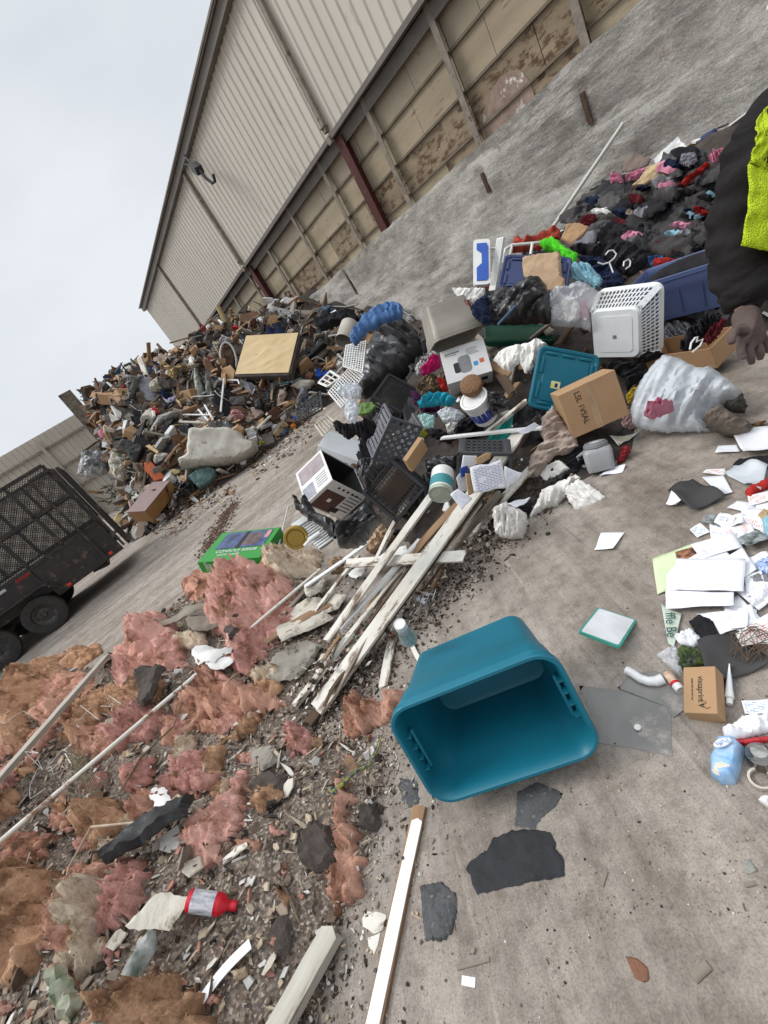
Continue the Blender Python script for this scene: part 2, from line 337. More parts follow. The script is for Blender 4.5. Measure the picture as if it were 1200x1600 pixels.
MB().add([(BS - .3, A0, ZE + .24), (BS - .3, A1 + .3, ZE + .24), (34, A1 + .3, ZE + 3.2), (34, A0, ZE + 3.2)], [(0, 1, 2, 3)]).build('roof', M_sid, wh, solid=.06)
for a in (10.15, 17.75, 25.6, 2.6):
    m = MB().box((BS - .09, a, (ZS + ZE) / 2 + .04), (.11, .14, ZE - ZS - .1), bev=.01); m.box((BS - .10, a, ZS + .22), (.15, .17, .03)); m.box((BS - .09, a + .01, ZS - .07), (.12, .13, .16)); m.build('downspout', M_post, wh)
for a in (10.0, 17.55, 25.2, 2.4):
    m = MB().box((BS + .32, a, 2.6), (.02, .26, 5.4)); m.box((BS + .02, a, 2.6), (.02, .26, 5.4)); m.box((BS + .17, a, 2.6), (.28, .02, 5.4)); m.build('column', M_red, wh)
posts = [4.27 + 2.31 * k for k in range(-3, 12)]
for a in posts:
    m = MB().box((BS + .10, a, 4.15), (.02, .13, 2.5)); m.box((BS + .16, a + .06, 4.15), (.1, .012, 2.5)); m.build('post', M_post, wh)
rr_ = random.Random(3)
zr = [2.75, 3.28, 3.95, 4.62, 5.32]
ps = posts[2:]
for k in range(len(ps) - 1):
    for j in range(4):
      mid_ = ps[k] + 2.31 * rr_.uniform(.3, .7)
      for a_, b_ in ((ps[k] + .01, mid_ - .006), (mid_ + .006, ps[k + 1] - .01)):
        m = MB().box((BS + .30 + rr_.uniform(-.006, .006), (a_ + b_) / 2, (zr[j] + zr[j + 1]) / 2), (.025, b_ - a_, zr[j + 1] - zr[j] - .03))
        m.build('board_panel', [M_ply2 if j < 2 and rr_.random() < .6 else M_ply3 if j == 3 else M_ply][0], wh)
m = MB()
for z in zr[1:]: m.box((BS + .262, (posts[2] + posts[-1]) / 2, z), (.05, posts[-1] - posts[2], .045))
m.build('girt', M('girtwood', (.13, .10, .075), (.20, .165, .12), s=5, r=.85, b=.3), wh)
MB().box((BS + .36, 10, 4.), (.02, 42, 3.6)).build('dark_backing', M('dark', (.02, .018, .016), r=.9), wh)  # near-black sheet right behind the boards, seen through their gaps
m = MB(); rr_ = random.Random(8)                    # torn patch in the boards
vs = [(BS + .275, 5.9 + .55 * math.cos(t) * (1 + .3 * rr_.random()) , 3.2 + .42 * math.sin(t) * (1 + .35 * rr_.random())) for t in np.linspace(0, 6.1, 16)]
m.add(vs, [tuple(range(16))]).build('torn_patch', M('gypsum', (.33, .25, .2), (.2, .14, .11), s=5, dirt=(.75, .72, .68), ds=3.5, dt=.56, r=.9), wh, solid=.012)
# yard lamp on the eave
lm = MB(); lm.beam((BS - .12, 17.0, ZE + .3), (BS - 1.0, 17.1, ZE + .42), .05, .05); lm.beam((BS - .12, 17.35, ZE + .1), (BS - .9, 17.2, ZE + .36), .04, .04)
lamp = thing('flood_lamp', 'black flood lamp and bent conduit hanging off the warehouse eave', 'lamp', WR.copy())
M_blk = M('blackmetal', (.02, .02, .022), (.035, .033, .03), r=.5, b=.05)
LA = lambda x, y, b: None
def wallpt(px, py, b):
    v = ray(px, py); t = b / v.dot(NB); P = EYE + v * t; return (P.dot(NB), P.dot(UA), P.z)
P1 = Vector(wallpt(288, 243, 9.25)); P2 = Vector(wallpt(303, 260, 8.9)); P3 = Vector(wallpt(312, 266, 8.8)); P4 = Vector(wallpt(322, 279, 8.8)); P5 = Vector(wallpt(336, 283, 8.9)); P6 = Vector(wallpt(333, 272, 8.9))
MB().tube([P1, P2], .035, 6).tube([Vector(wallpt(289, 256, 9.3)), P2], .03, 6).build('bracket', M_blk, lamp, smooth=True)
MB().beam(P2, P3, .26, .22).build('lamp_housing', M_blk, lamp)
MB().tube([P3, P4, (P4 + P5) / 2 + Vector((0, 0, -.1)), P5, P6], .05, 7).build('conduit', M_blk, lamp, smooth=True)

# ---------------- concrete push wall ----------------
cw = MB(); da, dz = .07, .075; na = int(34 / da); nzz = 41; vs = []
for i in range(na + 1):
    a = -9 + i * da; top = 3.0 + .05 * noise.noise(Vector((a * .8, 0, 0))) + .025 * noise.noise(Vector((a * 4, 3, 0)))
    for j in range(nzz + 1):
        z = top * j / nzz
        q = Vector((a * .9, z * 1.1, 0)); dd = .07 * noise.noise(q) + .05 * noise.turbulence(Vector((a * 1.6, z * 3, 4)), 4, True) * .7 + .016 * noise.noise(Vector((a * 9, z * 11, 1)))
        for (sa, sz_, w_, h_) in ((4.4, 2.36, .10, .30), (6.6, 2.42, .09, .26), (12.15, 2.55, .06, .42), (17.0, 2.4, .07, .3)):
            if abs(a - sa) < w_ and abs(z - sz_) < h_: dd += .06
        vs.append((9.36 + dd - .02 * z, a, z))
cw.add(vs, [(i * (nzz + 1) + j, (i + 1) * (nzz + 1) + j, (i + 1) * (nzz + 1) + j + 1, i * (nzz + 1) + j + 1) for i in range(na) for j in range(nzz)])
k0 = len(vs); vt = []
for i in range(na + 1): vt += [vs[i * (nzz + 1) + nzz], (9.76, vs[i * (nzz + 1)][1], vs[i * (nzz + 1) + nzz][2] - .03), (9.76, vs[i * (nzz + 1)][1], 0)]
cw.add(vt, [(3 * i + q, 3 * i + 3 + q, 3 * i + 4 + q, 3 * i + 1 + q) for i in range(na) for q in (0, 1)])
def conc_mat():
    m = bpy.data.materials.new('battered_concrete'); m.use_nodes = True; t = m.node_tree; N = t.nodes.new; K = t.links.new
    p = t.nodes['Principled BSDF']; p.inputs['Roughness'].default_value = .9; tcn = N('ShaderNodeTexCoord'); v = tcn.outputs['Object']
    def nse(sc, st=(1, 1, 1), det=8, ro=.68, rot=0):
        mpn = N('ShaderNodeMapping'); mpn.inputs['Scale'].default_value = st; mpn.inputs['Rotation'].default_value = (rad(rot), 0, 0); K(v, mpn.inputs[0])
        n = N('ShaderNodeTexNoise'); n.inputs['Scale'].default_value = sc; n.inputs['Detail'].default_value = det; n.inputs['Roughness'].default_value = ro; K(mpn.outputs[0], n.inputs['Vector']); return n.outputs['Fac']
    def ramp(f, st):
        r = N('ShaderNodeValToRGB'); el = r.color_ramp.elements
        while len(el) < len(st): el.new(.5)
        for q, (po, c) in zip(el, st): q.position = po; q.color = (*c, 1)
        K(f, r.inputs[0]); return r.outputs[0]
    def mul(a, b, mode='MULTIPLY', f=1.):
        q = N('ShaderNodeMix'); q.data_type = 'RGBA'; q.blend_type = mode; q.inputs[0].default_value = f; K(a, q.inputs[6]); K(b, q.inputs[7]); return q.outputs[2]
    c = ramp(nse(.8, (1, .6, 1)), [(.36, (.235, .215, .19)), (.5, (.39, .365, .33)), (.64, (.56, .53, .485))])
    c = mul(c, ramp(nse(9, (1, .5, 1.6)), [(.30, (.72, .71, .70)), (.5, (1, 1, 1)), (.75, (1.15, 1.14, 1.12))]))
    c = mul(c, ramp(nse(4, (1, .3, 1.6), rot=12), [(.35, (.8, .79, .78)), (.52, (1, 1, 1)), (.68, (1.3, 1.29, 1.27))]))
    c = mul(c, ramp(nse(60, det=4), [(.3, (.72, .72, .72)), (.6, (1.1, 1.1, 1.1))]))
    pale = nse(1.1, (1, .22, 1.5), 10, .8, rot=6); q = N('ShaderNodeMix'); q.data_type = 'RGBA'; K(ramp(pale, [(.49, (0, 0, 0)), (.57, (.85, .85, .85))]), q.inputs[0]); K(c, q.inputs[6]); q.inputs[7].default_value = (.62, .59, .545, 1); c = mul(q.outputs[2], ramp(nse(40, (1, .5, 1.2), 6), [(.3, (.7, .7, .7)), (.6, (1.08, 1.08, 1.08))]))
    s_ = ramp(nse(3, (1, 1.2, .5)), [(.60, (1, 1, 1)), (.72, (.55, .47, .4))]); c = mul(c, s_)
    K(c, p.inputs['Base Color'])
    bp = N('ShaderNodeBump'); bp.inputs['Strength'].default_value = .9; bp.inputs['Distance'].default_value = .03; K(nse(22, (1, .6, 1.2), 10, .75), bp.inputs['Height']); K(bp.outputs[0], p.inputs['Normal']); return m
cwo = cw.build('concrete_wall', conc_mat(), smooth=True, sharp=rad(70), mat=WR.copy(), label='battered grey concrete push wall along the foot of the warehouse', cat='wall')
M_rust = M('rust', (.10, .055, .035), (.05, .03, .022), s=9, r=.9, b=.4)
for (sa, sz_, w_, h_) in ((4.4, 2.34, .05, .24), (6.6, 2.40, .045, .2), (12.15, 2.55, .035, .4)):
    m = MB().box((9.40 - .02 * sz_, sa, sz_), (.03, w_ * 1.6, h_ * 1.9)); o = m.build('rusty_stub', M_rust, cwo)
# ---------------- far fence ----------------
fe = thing('metal_fence', 'tall beige ribbed metal fence closing the yard beyond the heap', 'fence', WR.copy())
M_fen = M('fence_metal', (.48, .43, .36), (.41, .37, .31), s=1, r=.6, b=.05, dirt=(.25, .21, .17), ds=2, dt=.62, stretch=(1, 1, .3))
ribbed(33., -24., 9.3, 0, 5.85, axis='x', pitch=.33, depth=.05).build('sheet', M_fen, fe)
for z in (5.0, 3.7, 2.3): MB().box((-7.35, 32.88, z), (33.3, .08, .12)).build('rail', M_post, fe)
for b in (-.55, -6.6, -12.5, 4.9): MB().box((b, 32.76, 2.8), (.18, .14, 5.6)).build('post', M('fpost', (.42, .38, .31), r=.7), fe)
p0, p1 = Vector(wallpt(102, 612, 1.9)), Vector(wallpt(155, 676, 1.9))
v0 = ray(100, 614); t0 = 27. / v0.dot(UA); q0 = EYE + v0 * t0; v1 = ray(175, 700); t1 = 27. / v1.dot(UA); q1 = EYE + v1 * t1
MB().beam(q0, q1, .62, .14, up=UA).build('timber_post', M('oldpost', (.20, .17, .13), (.11, .09, .07), s=5, r=.9, b=.5, dirt=(.05, .04, .03), ds=8, dt=.52), label='weathered brown timber post sticking up above the far fence', cat='post')
# ================= tools for single things =================
def N3(p, f=1., s=0.): return noise.noise(Vector((p[0] * f + s, p[1] * f + s * 1.7, (p[2] if len(p) > 2 else 0) * f + s * .3)))
def pip(x, y, poly):
    c = False; j = len(poly) - 1
    for i in range(len(poly)):
        if (poly[i][1] > y) != (poly[j][1] > y) and x < (poly[j][0] - poly[i][0]) * (y - poly[i][1]) / (poly[j][1] - poly[i][1] + 1e-12) + poly[i][0]: c = not c
        j = i
    return c
def outline_mesh(P2, sp, jit, seed):
    """fill an outline with points; returns verts2d, tris, distance to edge"""
    R = random.Random(seed); B = []
    for i in range(len(P2)):
        a = Vector(P2[i]); b = Vector(P2[(i + 1) % len(P2)]); l = (b - a).length; k = max(1, int(l / sp)); nrm = Vector((-(b - a).y, (b - a).x)) / (l + 1e-9)
        for q in range(k): B.append(a.lerp(b, q / k) + nrm * jit * (noise.noise(Vector((a.x * 3 + q * .6, a.y * 3 + seed, i * 1.3))) * 1.6 + R.uniform(-.3, .3)))
    poly = [(p.x, p.y) for p in B]; bx = [p.x for p in B]; by = [p.y for p in B]; I = []
    y = min(by); row = 0
    while y < max(by):
        x = min(bx) + (row % 2) * sp * .5
        while x < max(bx):
            I.append((x + R.uniform(-.15, .15) * sp, y + R.uniform(-.15, .15) * sp)); x += sp
        y += sp * .87; row += 1
    if I:
        I = np.array(I); sd = sdist(I[:, 0], I[:, 1], poly); I = I[sd > sp * .45]
    pts = [Vector(p) for p in poly] + [Vector(p) for p in I]; nb = len(poly)
    ov, oe, of, *_ = geometry.delaunay_2d_cdt(pts, [(i, (i + 1) % nb) for i in range(nb)], [list(range(nb))], 1, 1e-6)
    A = np.array([(v.x, v.y) for v in ov]); d = np.maximum(sdist(A[:, 0], A[:, 1], poly), 0); d[d < sp * .1] = 0
    fs = [f for f in of if len(f) >= 3]
    return A, fs, d
_ps = [0]; TOPS = []
def puff(name, px, mat, thick, label=None, cat=None, n='up', edge=None, amp=.5, fr=3., hard=False, jit=0., anchor=None, back=.35, sp=None, fold=None, group=None, parent=None, depth=None, lift=0., sharp=rad(50), kind=None, rag=0., raw=False, fine=.0, fuzz=0., fz_n=2, wool=False):
    """a soft thing with the outline px (photograph pixels) laid on or standing against the relief, given real thickness"""
    _ps[0] += 1; sd = _ps[0]
    if n == 'up':
        W3 = [on(x, y, lift) for x, y in px] if not raw else px
        C0 = sum(W3, Vector()) / len(W3); e1 = Vector((1, 0, 0)); e2 = Vector((0, 1, 0)); nn = Vector((0, 0, 1))
    else:
        anchor = anchor or max(px, key=lambda q: q[0] * .55 + q[1] * .835); A = atw(*anchor, depth) if depth else on(*anchor); tocam = (EYE - A); tocam.z = tocam.z * .4; tocam.normalize()
        nn = (Vector((0, 0, 1)) * n + tocam * (1 - n)).normalized() if isinstance(n, (int, float)) else n.normalized()
        W3 = []
        for x, y in px:
            v = ray(x, y); W3.append(EYE + v * ((A - EYE).dot(nn) / v.dot(nn)))
        C0 = sum(W3, Vector()) / len(W3); e1 = Vector((0, 0, 1)).cross(nn); e1.normalize(); e2 = nn.cross(e1)
    P2 = [((w - C0).dot(e1), (w - C0).dot(e2)) for w in W3]
    xs_ = [p[0] for p in P2]; ys_ = [p[1] for p in P2]; size = max(max(xs_) - min(xs_), max(ys_) - min(ys_)); small = min(max(xs_) - min(xs_), max(ys_) - min(ys_))
    sp = sp or size / 30; A2, fs, d = outline_mesh(P2, sp, jit, sd)
    dm = d.max() if len(d) else 1; ed = edge if edge else max(dm * .75, 1e-4)
    fd = Vector((math.cos(fold), math.sin(fold))) if fold is not None else None
    K = len(A2); top = []; bot = []; f0 = fr / max(size, .05)
    for i in range(K):
        x, y = A2[i]; t = min(1, d[i] / ed); pr = math.sqrt(max(0, 1 - (1 - t) ** 2))
        if fd is not None:
            q = Vector(((x * fd.x + y * fd.y) * f0 * .35, (-x * fd.y + y * fd.x) * f0 * 2.2, sd * 3.1)); nz_ = noise.turbulence(q, 3, hard) - .35
        elif hard:
            q = Vector((x * f0, y * f0, sd * 3.1)); nz_ = 1 - 2.2 * abs(noise.noise(q)) - .9 * abs(noise.noise(q * 2.3)) - .45 * abs(noise.noise(q * 5.1)) - .25
        else:
            q = Vector((x * f0, y * f0, sd * 3.1)); nz_ = noise.fractal(q, .9, 2.1, 4)
        hh = thick * pr * (1 + amp * nz_) + thick * amp * .25 * nz_ * min(1, t * 4)
        if wool:
            w_ = noise.noise(Vector((x * 7, y * 7, sd))) * .9; q = Vector(((x * fd.x + y * fd.y) * f0 * .8 + w_, (-x * fd.y + y * fd.x) * f0 * 1.5 + noise.noise(Vector((y * 6, x * 6, sd + 5))) * .8, sd * 3.1)); r1 = max(0, 1 - 2.1 * abs(noise.noise(q))); r2 = max(0, 1 - 2.2 * abs(noise.noise(q * 2.7))); r3 = noise.noise(q * 7)
            hh = thick * pr * (.15 + .80 * r1 + .35 * r2 * r2 + .14 * r3)
        if fine: hh += fine * noise.noise(Vector((x, y, sd)) * 90) + fine * .6 * noise.noise(Vector((x, y, sd)) * 230)
        if d[i] <= 0: hh = 0
        w = C0 + e1 * x + e2 * y
        if n == 'up':
            g_ = hgt(w.x, w.y) + lift; top.append(Vector((w.x, w.y, g_ + max(hh, .002)))); bot.append(Vector((w.x, w.y, g_ - .012 - thick * back * pr * .2)))
        else: top.append(w + nn * max(hh, -thick * .1)); bot.append(w - nn * (thick * back * pr + .002))
    m = MB(); m.add(top, fs); ed_ = [i for i in range(K)]
    bmap = {}; bv = []
    for i in range(K):
        if d[i] <= 0: bmap[i] = i
        else: bmap[i] = K + len(bv); bv.append(bot[i])
    m.v += [tuple(v) for v in bv]; m.f += [tuple(bmap[j] for j in reversed(f)) for f in fs]; m.m += [0] * len(fs)
    if fuzz:
        TOPS.extend(random.sample(top, min(len(top), 40)))
        R = random.Random(sd); base = len(m.v)
        for i in range(K):
            for _ in range(fz_n):
                a = top[i] + Vector((R.gauss(0, sp * .5), R.gauss(0, sp * .5), -.001)); az = R.uniform(0, 6.28); L_ = fuzz * R.uniform(.4, 1.5); dv = Vector((math.cos(az), math.sin(az), R.uniform(-.1, .75))) * L_; w2 = Vector((-math.sin(az), math.cos(az), R.uniform(-.4, .4))) * L_ * R.uniform(.10, .28)
                b_ = len(m.v); m.v += [tuple(a - w2 * .5), tuple(a + w2 * .5), tuple(a + dv * .6 + w2 * .3), tuple(a + dv)]; m.f += [(b_, b_ + 1, b_ + 2, b_ + 3)]; m.m += [0]
    return m.build(name, mat, parent, smooth=True, sharp=sharp, label=label, cat=cat, group=group, kind=kind)
def pose(loc, px, sink=.012, w=None, quiet=False, dims=None, zs=0, zup=0):
    """place a rigid thing: local points loc seen at pixels px; then slid so that it rests on the relief"""
    Lp = np.array(loc, float); Q = np.array(px, float); Rw = np.array([list(CX), list(-CY), list(FW)]); best = None
    sz = np.ptp(Lp, axis=0).max(); spx = np.ptp(Q, axis=0).max(); d0 = FPX * sz / spx
    rng = np.random.RandomState(1)
    def rv(r):
        th = np.linalg.norm(r)
        if th < 1e-9: return np.eye(3)
        k = r / th; Kx = np.array([[0, -k[2], k[1]], [k[2], 0, -k[0]], [-k[1], k[0], 0]]); return np.eye(3) + math.sin(th) * Kx + (1 - math.cos(th)) * Kx @ Kx
    def pr(Rm, t):
        c = Lp @ Rm.T + t; zz = np.maximum(c[:, 2], .05); return np.stack([600 + FPX * c[:, 0] / zz, 800 + FPX * c[:, 1] / zz], 1)
    c0 = Q.mean(0)
    for k in range(28):
        q = rng.randn(4); q /= np.linalg.norm(q); a, b, c, d = q
        Rm = np.array([[1 - 2 * (c * c + d * d), 2 * (b * c - a * d), 2 * (b * d + a * c)], [2 * (b * c + a * d), 1 - 2 * (b * b + d * d), 2 * (c * d - a * b)], [2 * (b * d - a * c), 2 * (c * d + a * b), 1 - 2 * (b * b + c * c)]])
        t = np.array([(c0[0] - 600) / FPX * d0, (c0[1] - 800) / FPX * d0, d0]) - Rm @ Lp.mean(0); lam = 1e-2
        r = (pr(Rm, t) - Q).ravel(); E = r @ r
        for it in range(35):
            J = np.zeros((len(r), 6))
            for j in range(6):
                dl = np.zeros(6); dl[j] = 1e-5; J[:, j] = ((pr(rv(dl[:3]) @ Rm, t + dl[3:]) - Q).ravel() - r) / 1e-5
            st = np.linalg.solve(J.T @ J + lam * np.diag(np.diag(J.T @ J) + 1e-6), -J.T @ r)
            R2 = rv(st[:3]) @ Rm; t2 = t + st[3:]; r2 = (pr(R2, t2) - Q).ravel(); E2 = r2 @ r2
            if E2 < E and t2[2] > .1:
                dn = E - E2; Rm, t, r, E = R2, t2, r2, E2; lam = max(lam * .3, 1e-7)
                if dn < 1e-3: break
            else:
                lam *= 5
                if lam > 1e6: break
        if zs and Rm[2, 2] * zs < 0: continue
        if zup and (Rw.T @ Rm)[2, 2] * zup < 0: continue
        if best is None or E < best[0] - 1e-2: best = (E, Rm, t)
    E, Rm, t = best
    Rw_ = Rw.T @ Rm; tw = Rw.T @ t + np.array(EYE); Pw = Lp @ Rw_.T + tw
    if dims is not None:
        (x0, y0, z0), (x1, y1, z1) = dims; cs = np.array([(a, b, c) for a in (x0, x1) for b in (y0, y1) for c in (z0, z1)]); Pw = cs @ Rw_.T + tw
    lo, hi = .35, 2.2; e_ = np.array(EYE)
    def gg(s): return min((e_ + s * (p - e_))[2] - hgt(*(e_ + s * (p - e_))[:2]) for p in Pw)
    if w: s = w / ((tw - e_) @ np.array(FW))
    else:
        for _ in range(22):
            m_ = (lo + hi) / 2
            if gg(m_) > -sink: lo = m_
            else: hi = m_
        s = lo
    X = Matrix.Identity(4); P0 = e_ + s * (tw - e_)
    for i in range(3):
        for j in range(3): X[i][j] = Rw_[i, j] * s
        X[i][3] = P0[i]
    pass
    return X
def corners(w, d, h, z0=0): return {k: (sx * w / 2, sy * d / 2, z0 if sz < 0 else z0 + h) for k, (sx, sy, sz) in {'000': (-1, -1, -1), '100': (1, -1, -1), '110': (1, 1, -1), '010': (-1, 1, -1), '001': (-1, -1, 1), '101': (1, -1, 1), '111': (1, 1, 1), '011': (-1, 1, 1)}.items()}
def bpose(w, d, h, pts, **k):
    c = corners(w, d, h); return pose([c[q] for q in pts], [pts[q] for q in pts], dims=((-w / 2, -d / 2, 0), (w / 2, d / 2, h)), **k)
def plank(name, a, b, w, t, mat, label=None, cat='board', la=0., lb=0., roll=0., group=None, bow=.0, rag=.0, A=None, B=None, parent=None, seg=16):
    P = A or on(*a); Q = B or on(*b); P = P + Vector((0, 0, la + t / 2)); Q = Q + Vector((0, 0, lb + t / 2)); x = Q - P; l = x.length; x.normalize()
    y = Vector((0, 0, 1)).cross(x).normalized(); z = x.cross(y); rr = Matrix.Rotation(roll, 3, x); y = rr @ y; z = rr @ z
    X = Matrix(((x.x, y.x, z.x, P.x), (x.y, y.y, z.y, P.y), (x.z, y.z, z.z, P.z), (0, 0, 0, 1))); m = MB(); vs = []; sd = random.random() * 50
    for i in range(seg + 1):
        u_ = i / seg
        for k, (sy, sz) in enumerate(((-1, -1), (0, -1), (1, -1), (1, 1), (0, 1), (-1, 1))):
            xx = l * u_; e_ = 0
            if i in (0, seg): e_ = rag * N3((k * 3.3, sd, i)) * 2 * (1 if i else -1)
            vs.append((xx + e_, sy * w / 2 * (1 + .06 * N3((xx * 9, sd + sy))) + w * .04 * N3((xx * 3, sd)), sz * t / 2 + bow * math.sin(math.pi * u_) + t * .12 * N3((xx * 11, sd + k))))
    fs = [(i * 6 + k, i * 6 + (k + 1) % 6, i * 6 + 6 + (k + 1) % 6, i * 6 + 6 + k) for i in range(seg) for k in range(6)] + [(5, 4, 3, 2, 1, 0), tuple(seg * 6 + k for k in range(6))]
    m.add(vs, fs); return m.build(name, mat, parent, smooth=False, mat=X if parent is None else None, label=label, cat=cat, group=group)
def sheet(name, px, mat, label=None, cat=None, lift=.004, curl=.01, nx=9, ny=9, th=.001, group=None, parent=None, pts=None, fr=9., edge=None, wav=0):
    """paper or thin card: four pixel corners, laid on the relief with a little curl"""
    _ps[0] += 1; sd = _ps[0] * 1.37
    c = pts or [on(x, y) for x, y in px]; C0 = sum(c, Vector()) / 4; vs = []; uv = []
    for j in range(ny + 1):
        for i in range(nx + 1):
            u_, v_ = i / nx, j / ny; p = c[0] * (1 - u_) * (1 - v_) + c[1] * u_ * (1 - v_) + c[2] * u_ * v_ + c[3] * (1 - u_) * v_
            if pts is None: p.z = hgt(p.x, p.y)
            e_ = max(abs(u_ - .5), abs(v_ - .5)) * 2
            p.z += lift + curl * (max(0, noise.noise(Vector((p.x * fr, p.y * fr, sd))) + .25) * (.4 + e_ * e_)) * 1.4 + .0004 * (i % 2)
            if edge and (i in (0, nx) or j in (0, ny)): p.x += edge * N3((i * 2.1, j * 2.3, sd)); p.y += edge * N3((i * 1.7, j * 3.3, sd + 9))
            vs.append(tuple(p)); uv.append((u_, v_))
    fs = [(j * (nx + 1) + i, j * (nx + 1) + i + 1, (j + 1) * (nx + 1) + i + 1, (j + 1) * (nx + 1) + i) for j in range(ny) for i in range(nx)]
    o = MB().add(vs, fs).build(name, mat, parent, smooth=True, label=label, cat=cat, group=group); me = o.data; ul = me.uv_layers.new(name='u')
    for lp in me.loops: ul.data[lp.index].uv = uv[lp.vertex_index]
    if th: md = o.modifiers.new('s', 'SOLIDIFY'); md.thickness = th; md.offset = 1
    return o
def textobj(s, size, mat, parent, X, name='lettering', ex=.0004, align='CENTER'):
    cu = bpy.data.curves.new(name, 'FONT'); cu.body = s; cu.size = size; cu.extrude = ex; cu.align_x = align; cu.align_y = 'CENTER'
    o = bpy.data.objects.new(name, cu); COL.objects.link(o); bpy.context.view_layer.update()
    me = bpy.data.meshes.new_from_object(o.evaluated_get(bpy.context.evaluated_depsgraph_get())); bpy.data.objects.remove(o); me.materials.clear(); me.materials.append(mat)
    o = bpy.data.objects.new(name, me); COL.objects.link(o)
    if parent is not None: o.parent = parent
    o.matrix_local = X; return o
def axisX(p, q, spin=0.):
    p = Vector(p); z = (Vector(q) - p).normalized(); return Matrix.Translation(p) @ z.to_track_quat('Z', 'Y').to_matrix().to_4x4() @ Matrix.Rotation(spin, 4, 'Z')
def nbox(D, X, Y, Z, dims, XY=None, YZ=None, XZ=None, **k):
    """box with its near corner D; edges to X, Y, Z run clockwise in the picture"""
    a, b, c = dims; L_ = [(0, 0, 0), (a, 0, 0), (0, b, 0), (0, 0, c)]; q = [D, X, Y, Z]
    for p_, l_ in ((XY, (a, b, 0)), (YZ, (0, b, c)), (XZ, (a, 0, c))):
        if p_: q.append(p_); L_.append(l_)
    return pose(L_, q, dims=((0, 0, 0), dims), **k)
def holed(m, w, h, nx, ny, r, X, t=.004, border=.0, sx=1., sy=1.):
    """plate in the xy plane pierced by rows of round holes"""
    cw_, ch_ = w / nx, h / ny; n = 12
    for i in range(nx):
        for j in range(ny):
            cx_, cy_ = (i + .5) * cw_, (j + .5) * ch_; vs = []
            for z in (-t / 2, t / 2):
                for k in range(n):
                    a = 2 * math.pi * k / n; ca, sa = math.cos(a), math.sin(a); s_ = 1 / max(abs(ca), abs(sa)); vs.append((cx_ + ca * s_ * cw_ / 2, cy_ + sa * s_ * ch_ / 2, z)); vs.append((cx_ + ca * r * sx, cy_ + sa * r * sy, z))
            fs = []
            for k in range(n):
                k2 = (k + 1) % n; fs += [(2 * k, 2 * k2, 2 * k2 + 1, 2 * k + 1), (2 * n + 2 * k + 1, 2 * n + 2 * k2 + 1, 2 * n + 2 * k2, 2 * n + 2 * k), (2 * k + 1, 2 * k2 + 1, 2 * n + 2 * k2 + 1, 2 * n + 2 * k + 1)]
            m.add(vs, fs, 0, X)
def XF(p=(0, 0, 0), r=(0, 0, 0), s=1.): return Matrix.Translation(p) @ Matrix.Rotation(r[2], 4, 'Z') @ Matrix.Rotation(r[1], 4, 'Y') @ Matrix.Rotation(r[0], 4, 'X') @ Matrix.Scale(s, 4)
def print_mat(name, paper, ink, rows=26, cols=9, fill=.5, margin=.08, r=.7, blot=.5, pic=None):
    """paper with rows of small printed words"""
    m = bpy.data.materials.new(name); m.use_nodes = True; t = m.node_tree; N = t.nodes.new; K = t.links.new
    p = t.nodes['Principled BSDF']; p.inputs['Roughness'].default_value = r; uvn = N('ShaderNodeUVMap'); v = uvn.outputs[0]
    br = N('ShaderNodeTexBrick'); br.inputs['Scale'].default_value = 1; br.inputs['Brick Width'].default_value = 1 / cols; br.inputs['Row Height'].default_value = 1 / rows; br.inputs['Mortar Size'].default_value = .28 / rows; br.inputs['Mortar Smooth'].default_value = .1
    K(v, br.inputs['Vector']); n1 = N('ShaderNodeTexNoise'); n1.inputs['Scale'].default_value = rows * 1.6; n1.inputs['Detail'].default_value = 2; K(v, n1.inputs['Vector'])
    n2 = N('ShaderNodeTexNoise'); n2.inputs['Scale'].default_value = 3; n2.inputs['Detail'].default_value = 0; K(v, n2.inputs['Vector'])
    def mth(op, a, b):
        q = N('ShaderNodeMath'); q.operation = op
        for i, s_ in enumerate((a, b)):
            if isinstance(s_, (int, float)): q.inputs[i].default_value = s_
            else: K(s_, q.inputs[i])
        return q.outputs[0]
    ink_f = mth('MULTIPLY', mth('SUBTRACT', 1, br.outputs['Fac']), mth('GREATER_THAN', n1.outputs['Fac'], fill)); ink_f = mth('MULTIPLY', ink_f, mth('GREATER_THAN', n2.outputs['Fac'], blot))
    sx = N('ShaderNodeSeparateXYZ'); K(v, sx.inputs[0])
    for o_ in (sx.outputs[0], sx.outputs[1]):
        ink_f = mth('MULTIPLY', ink_f, mth('LESS_THAN', mth('ABSOLUTE', mth('SUBTRACT', o_, .5), 0), .5 - margin))
    mi = N('ShaderNodeMix'); mi.data_type = 'RGBA'; mi.inputs[6].default_value = (*paper, 1); mi.inputs[7].default_value = (*ink, 1); K(mth('MULTIPLY', ink_f, .85), mi.inputs[0]); K(mi.outputs[2], p.inputs['Base Color'])
    return m
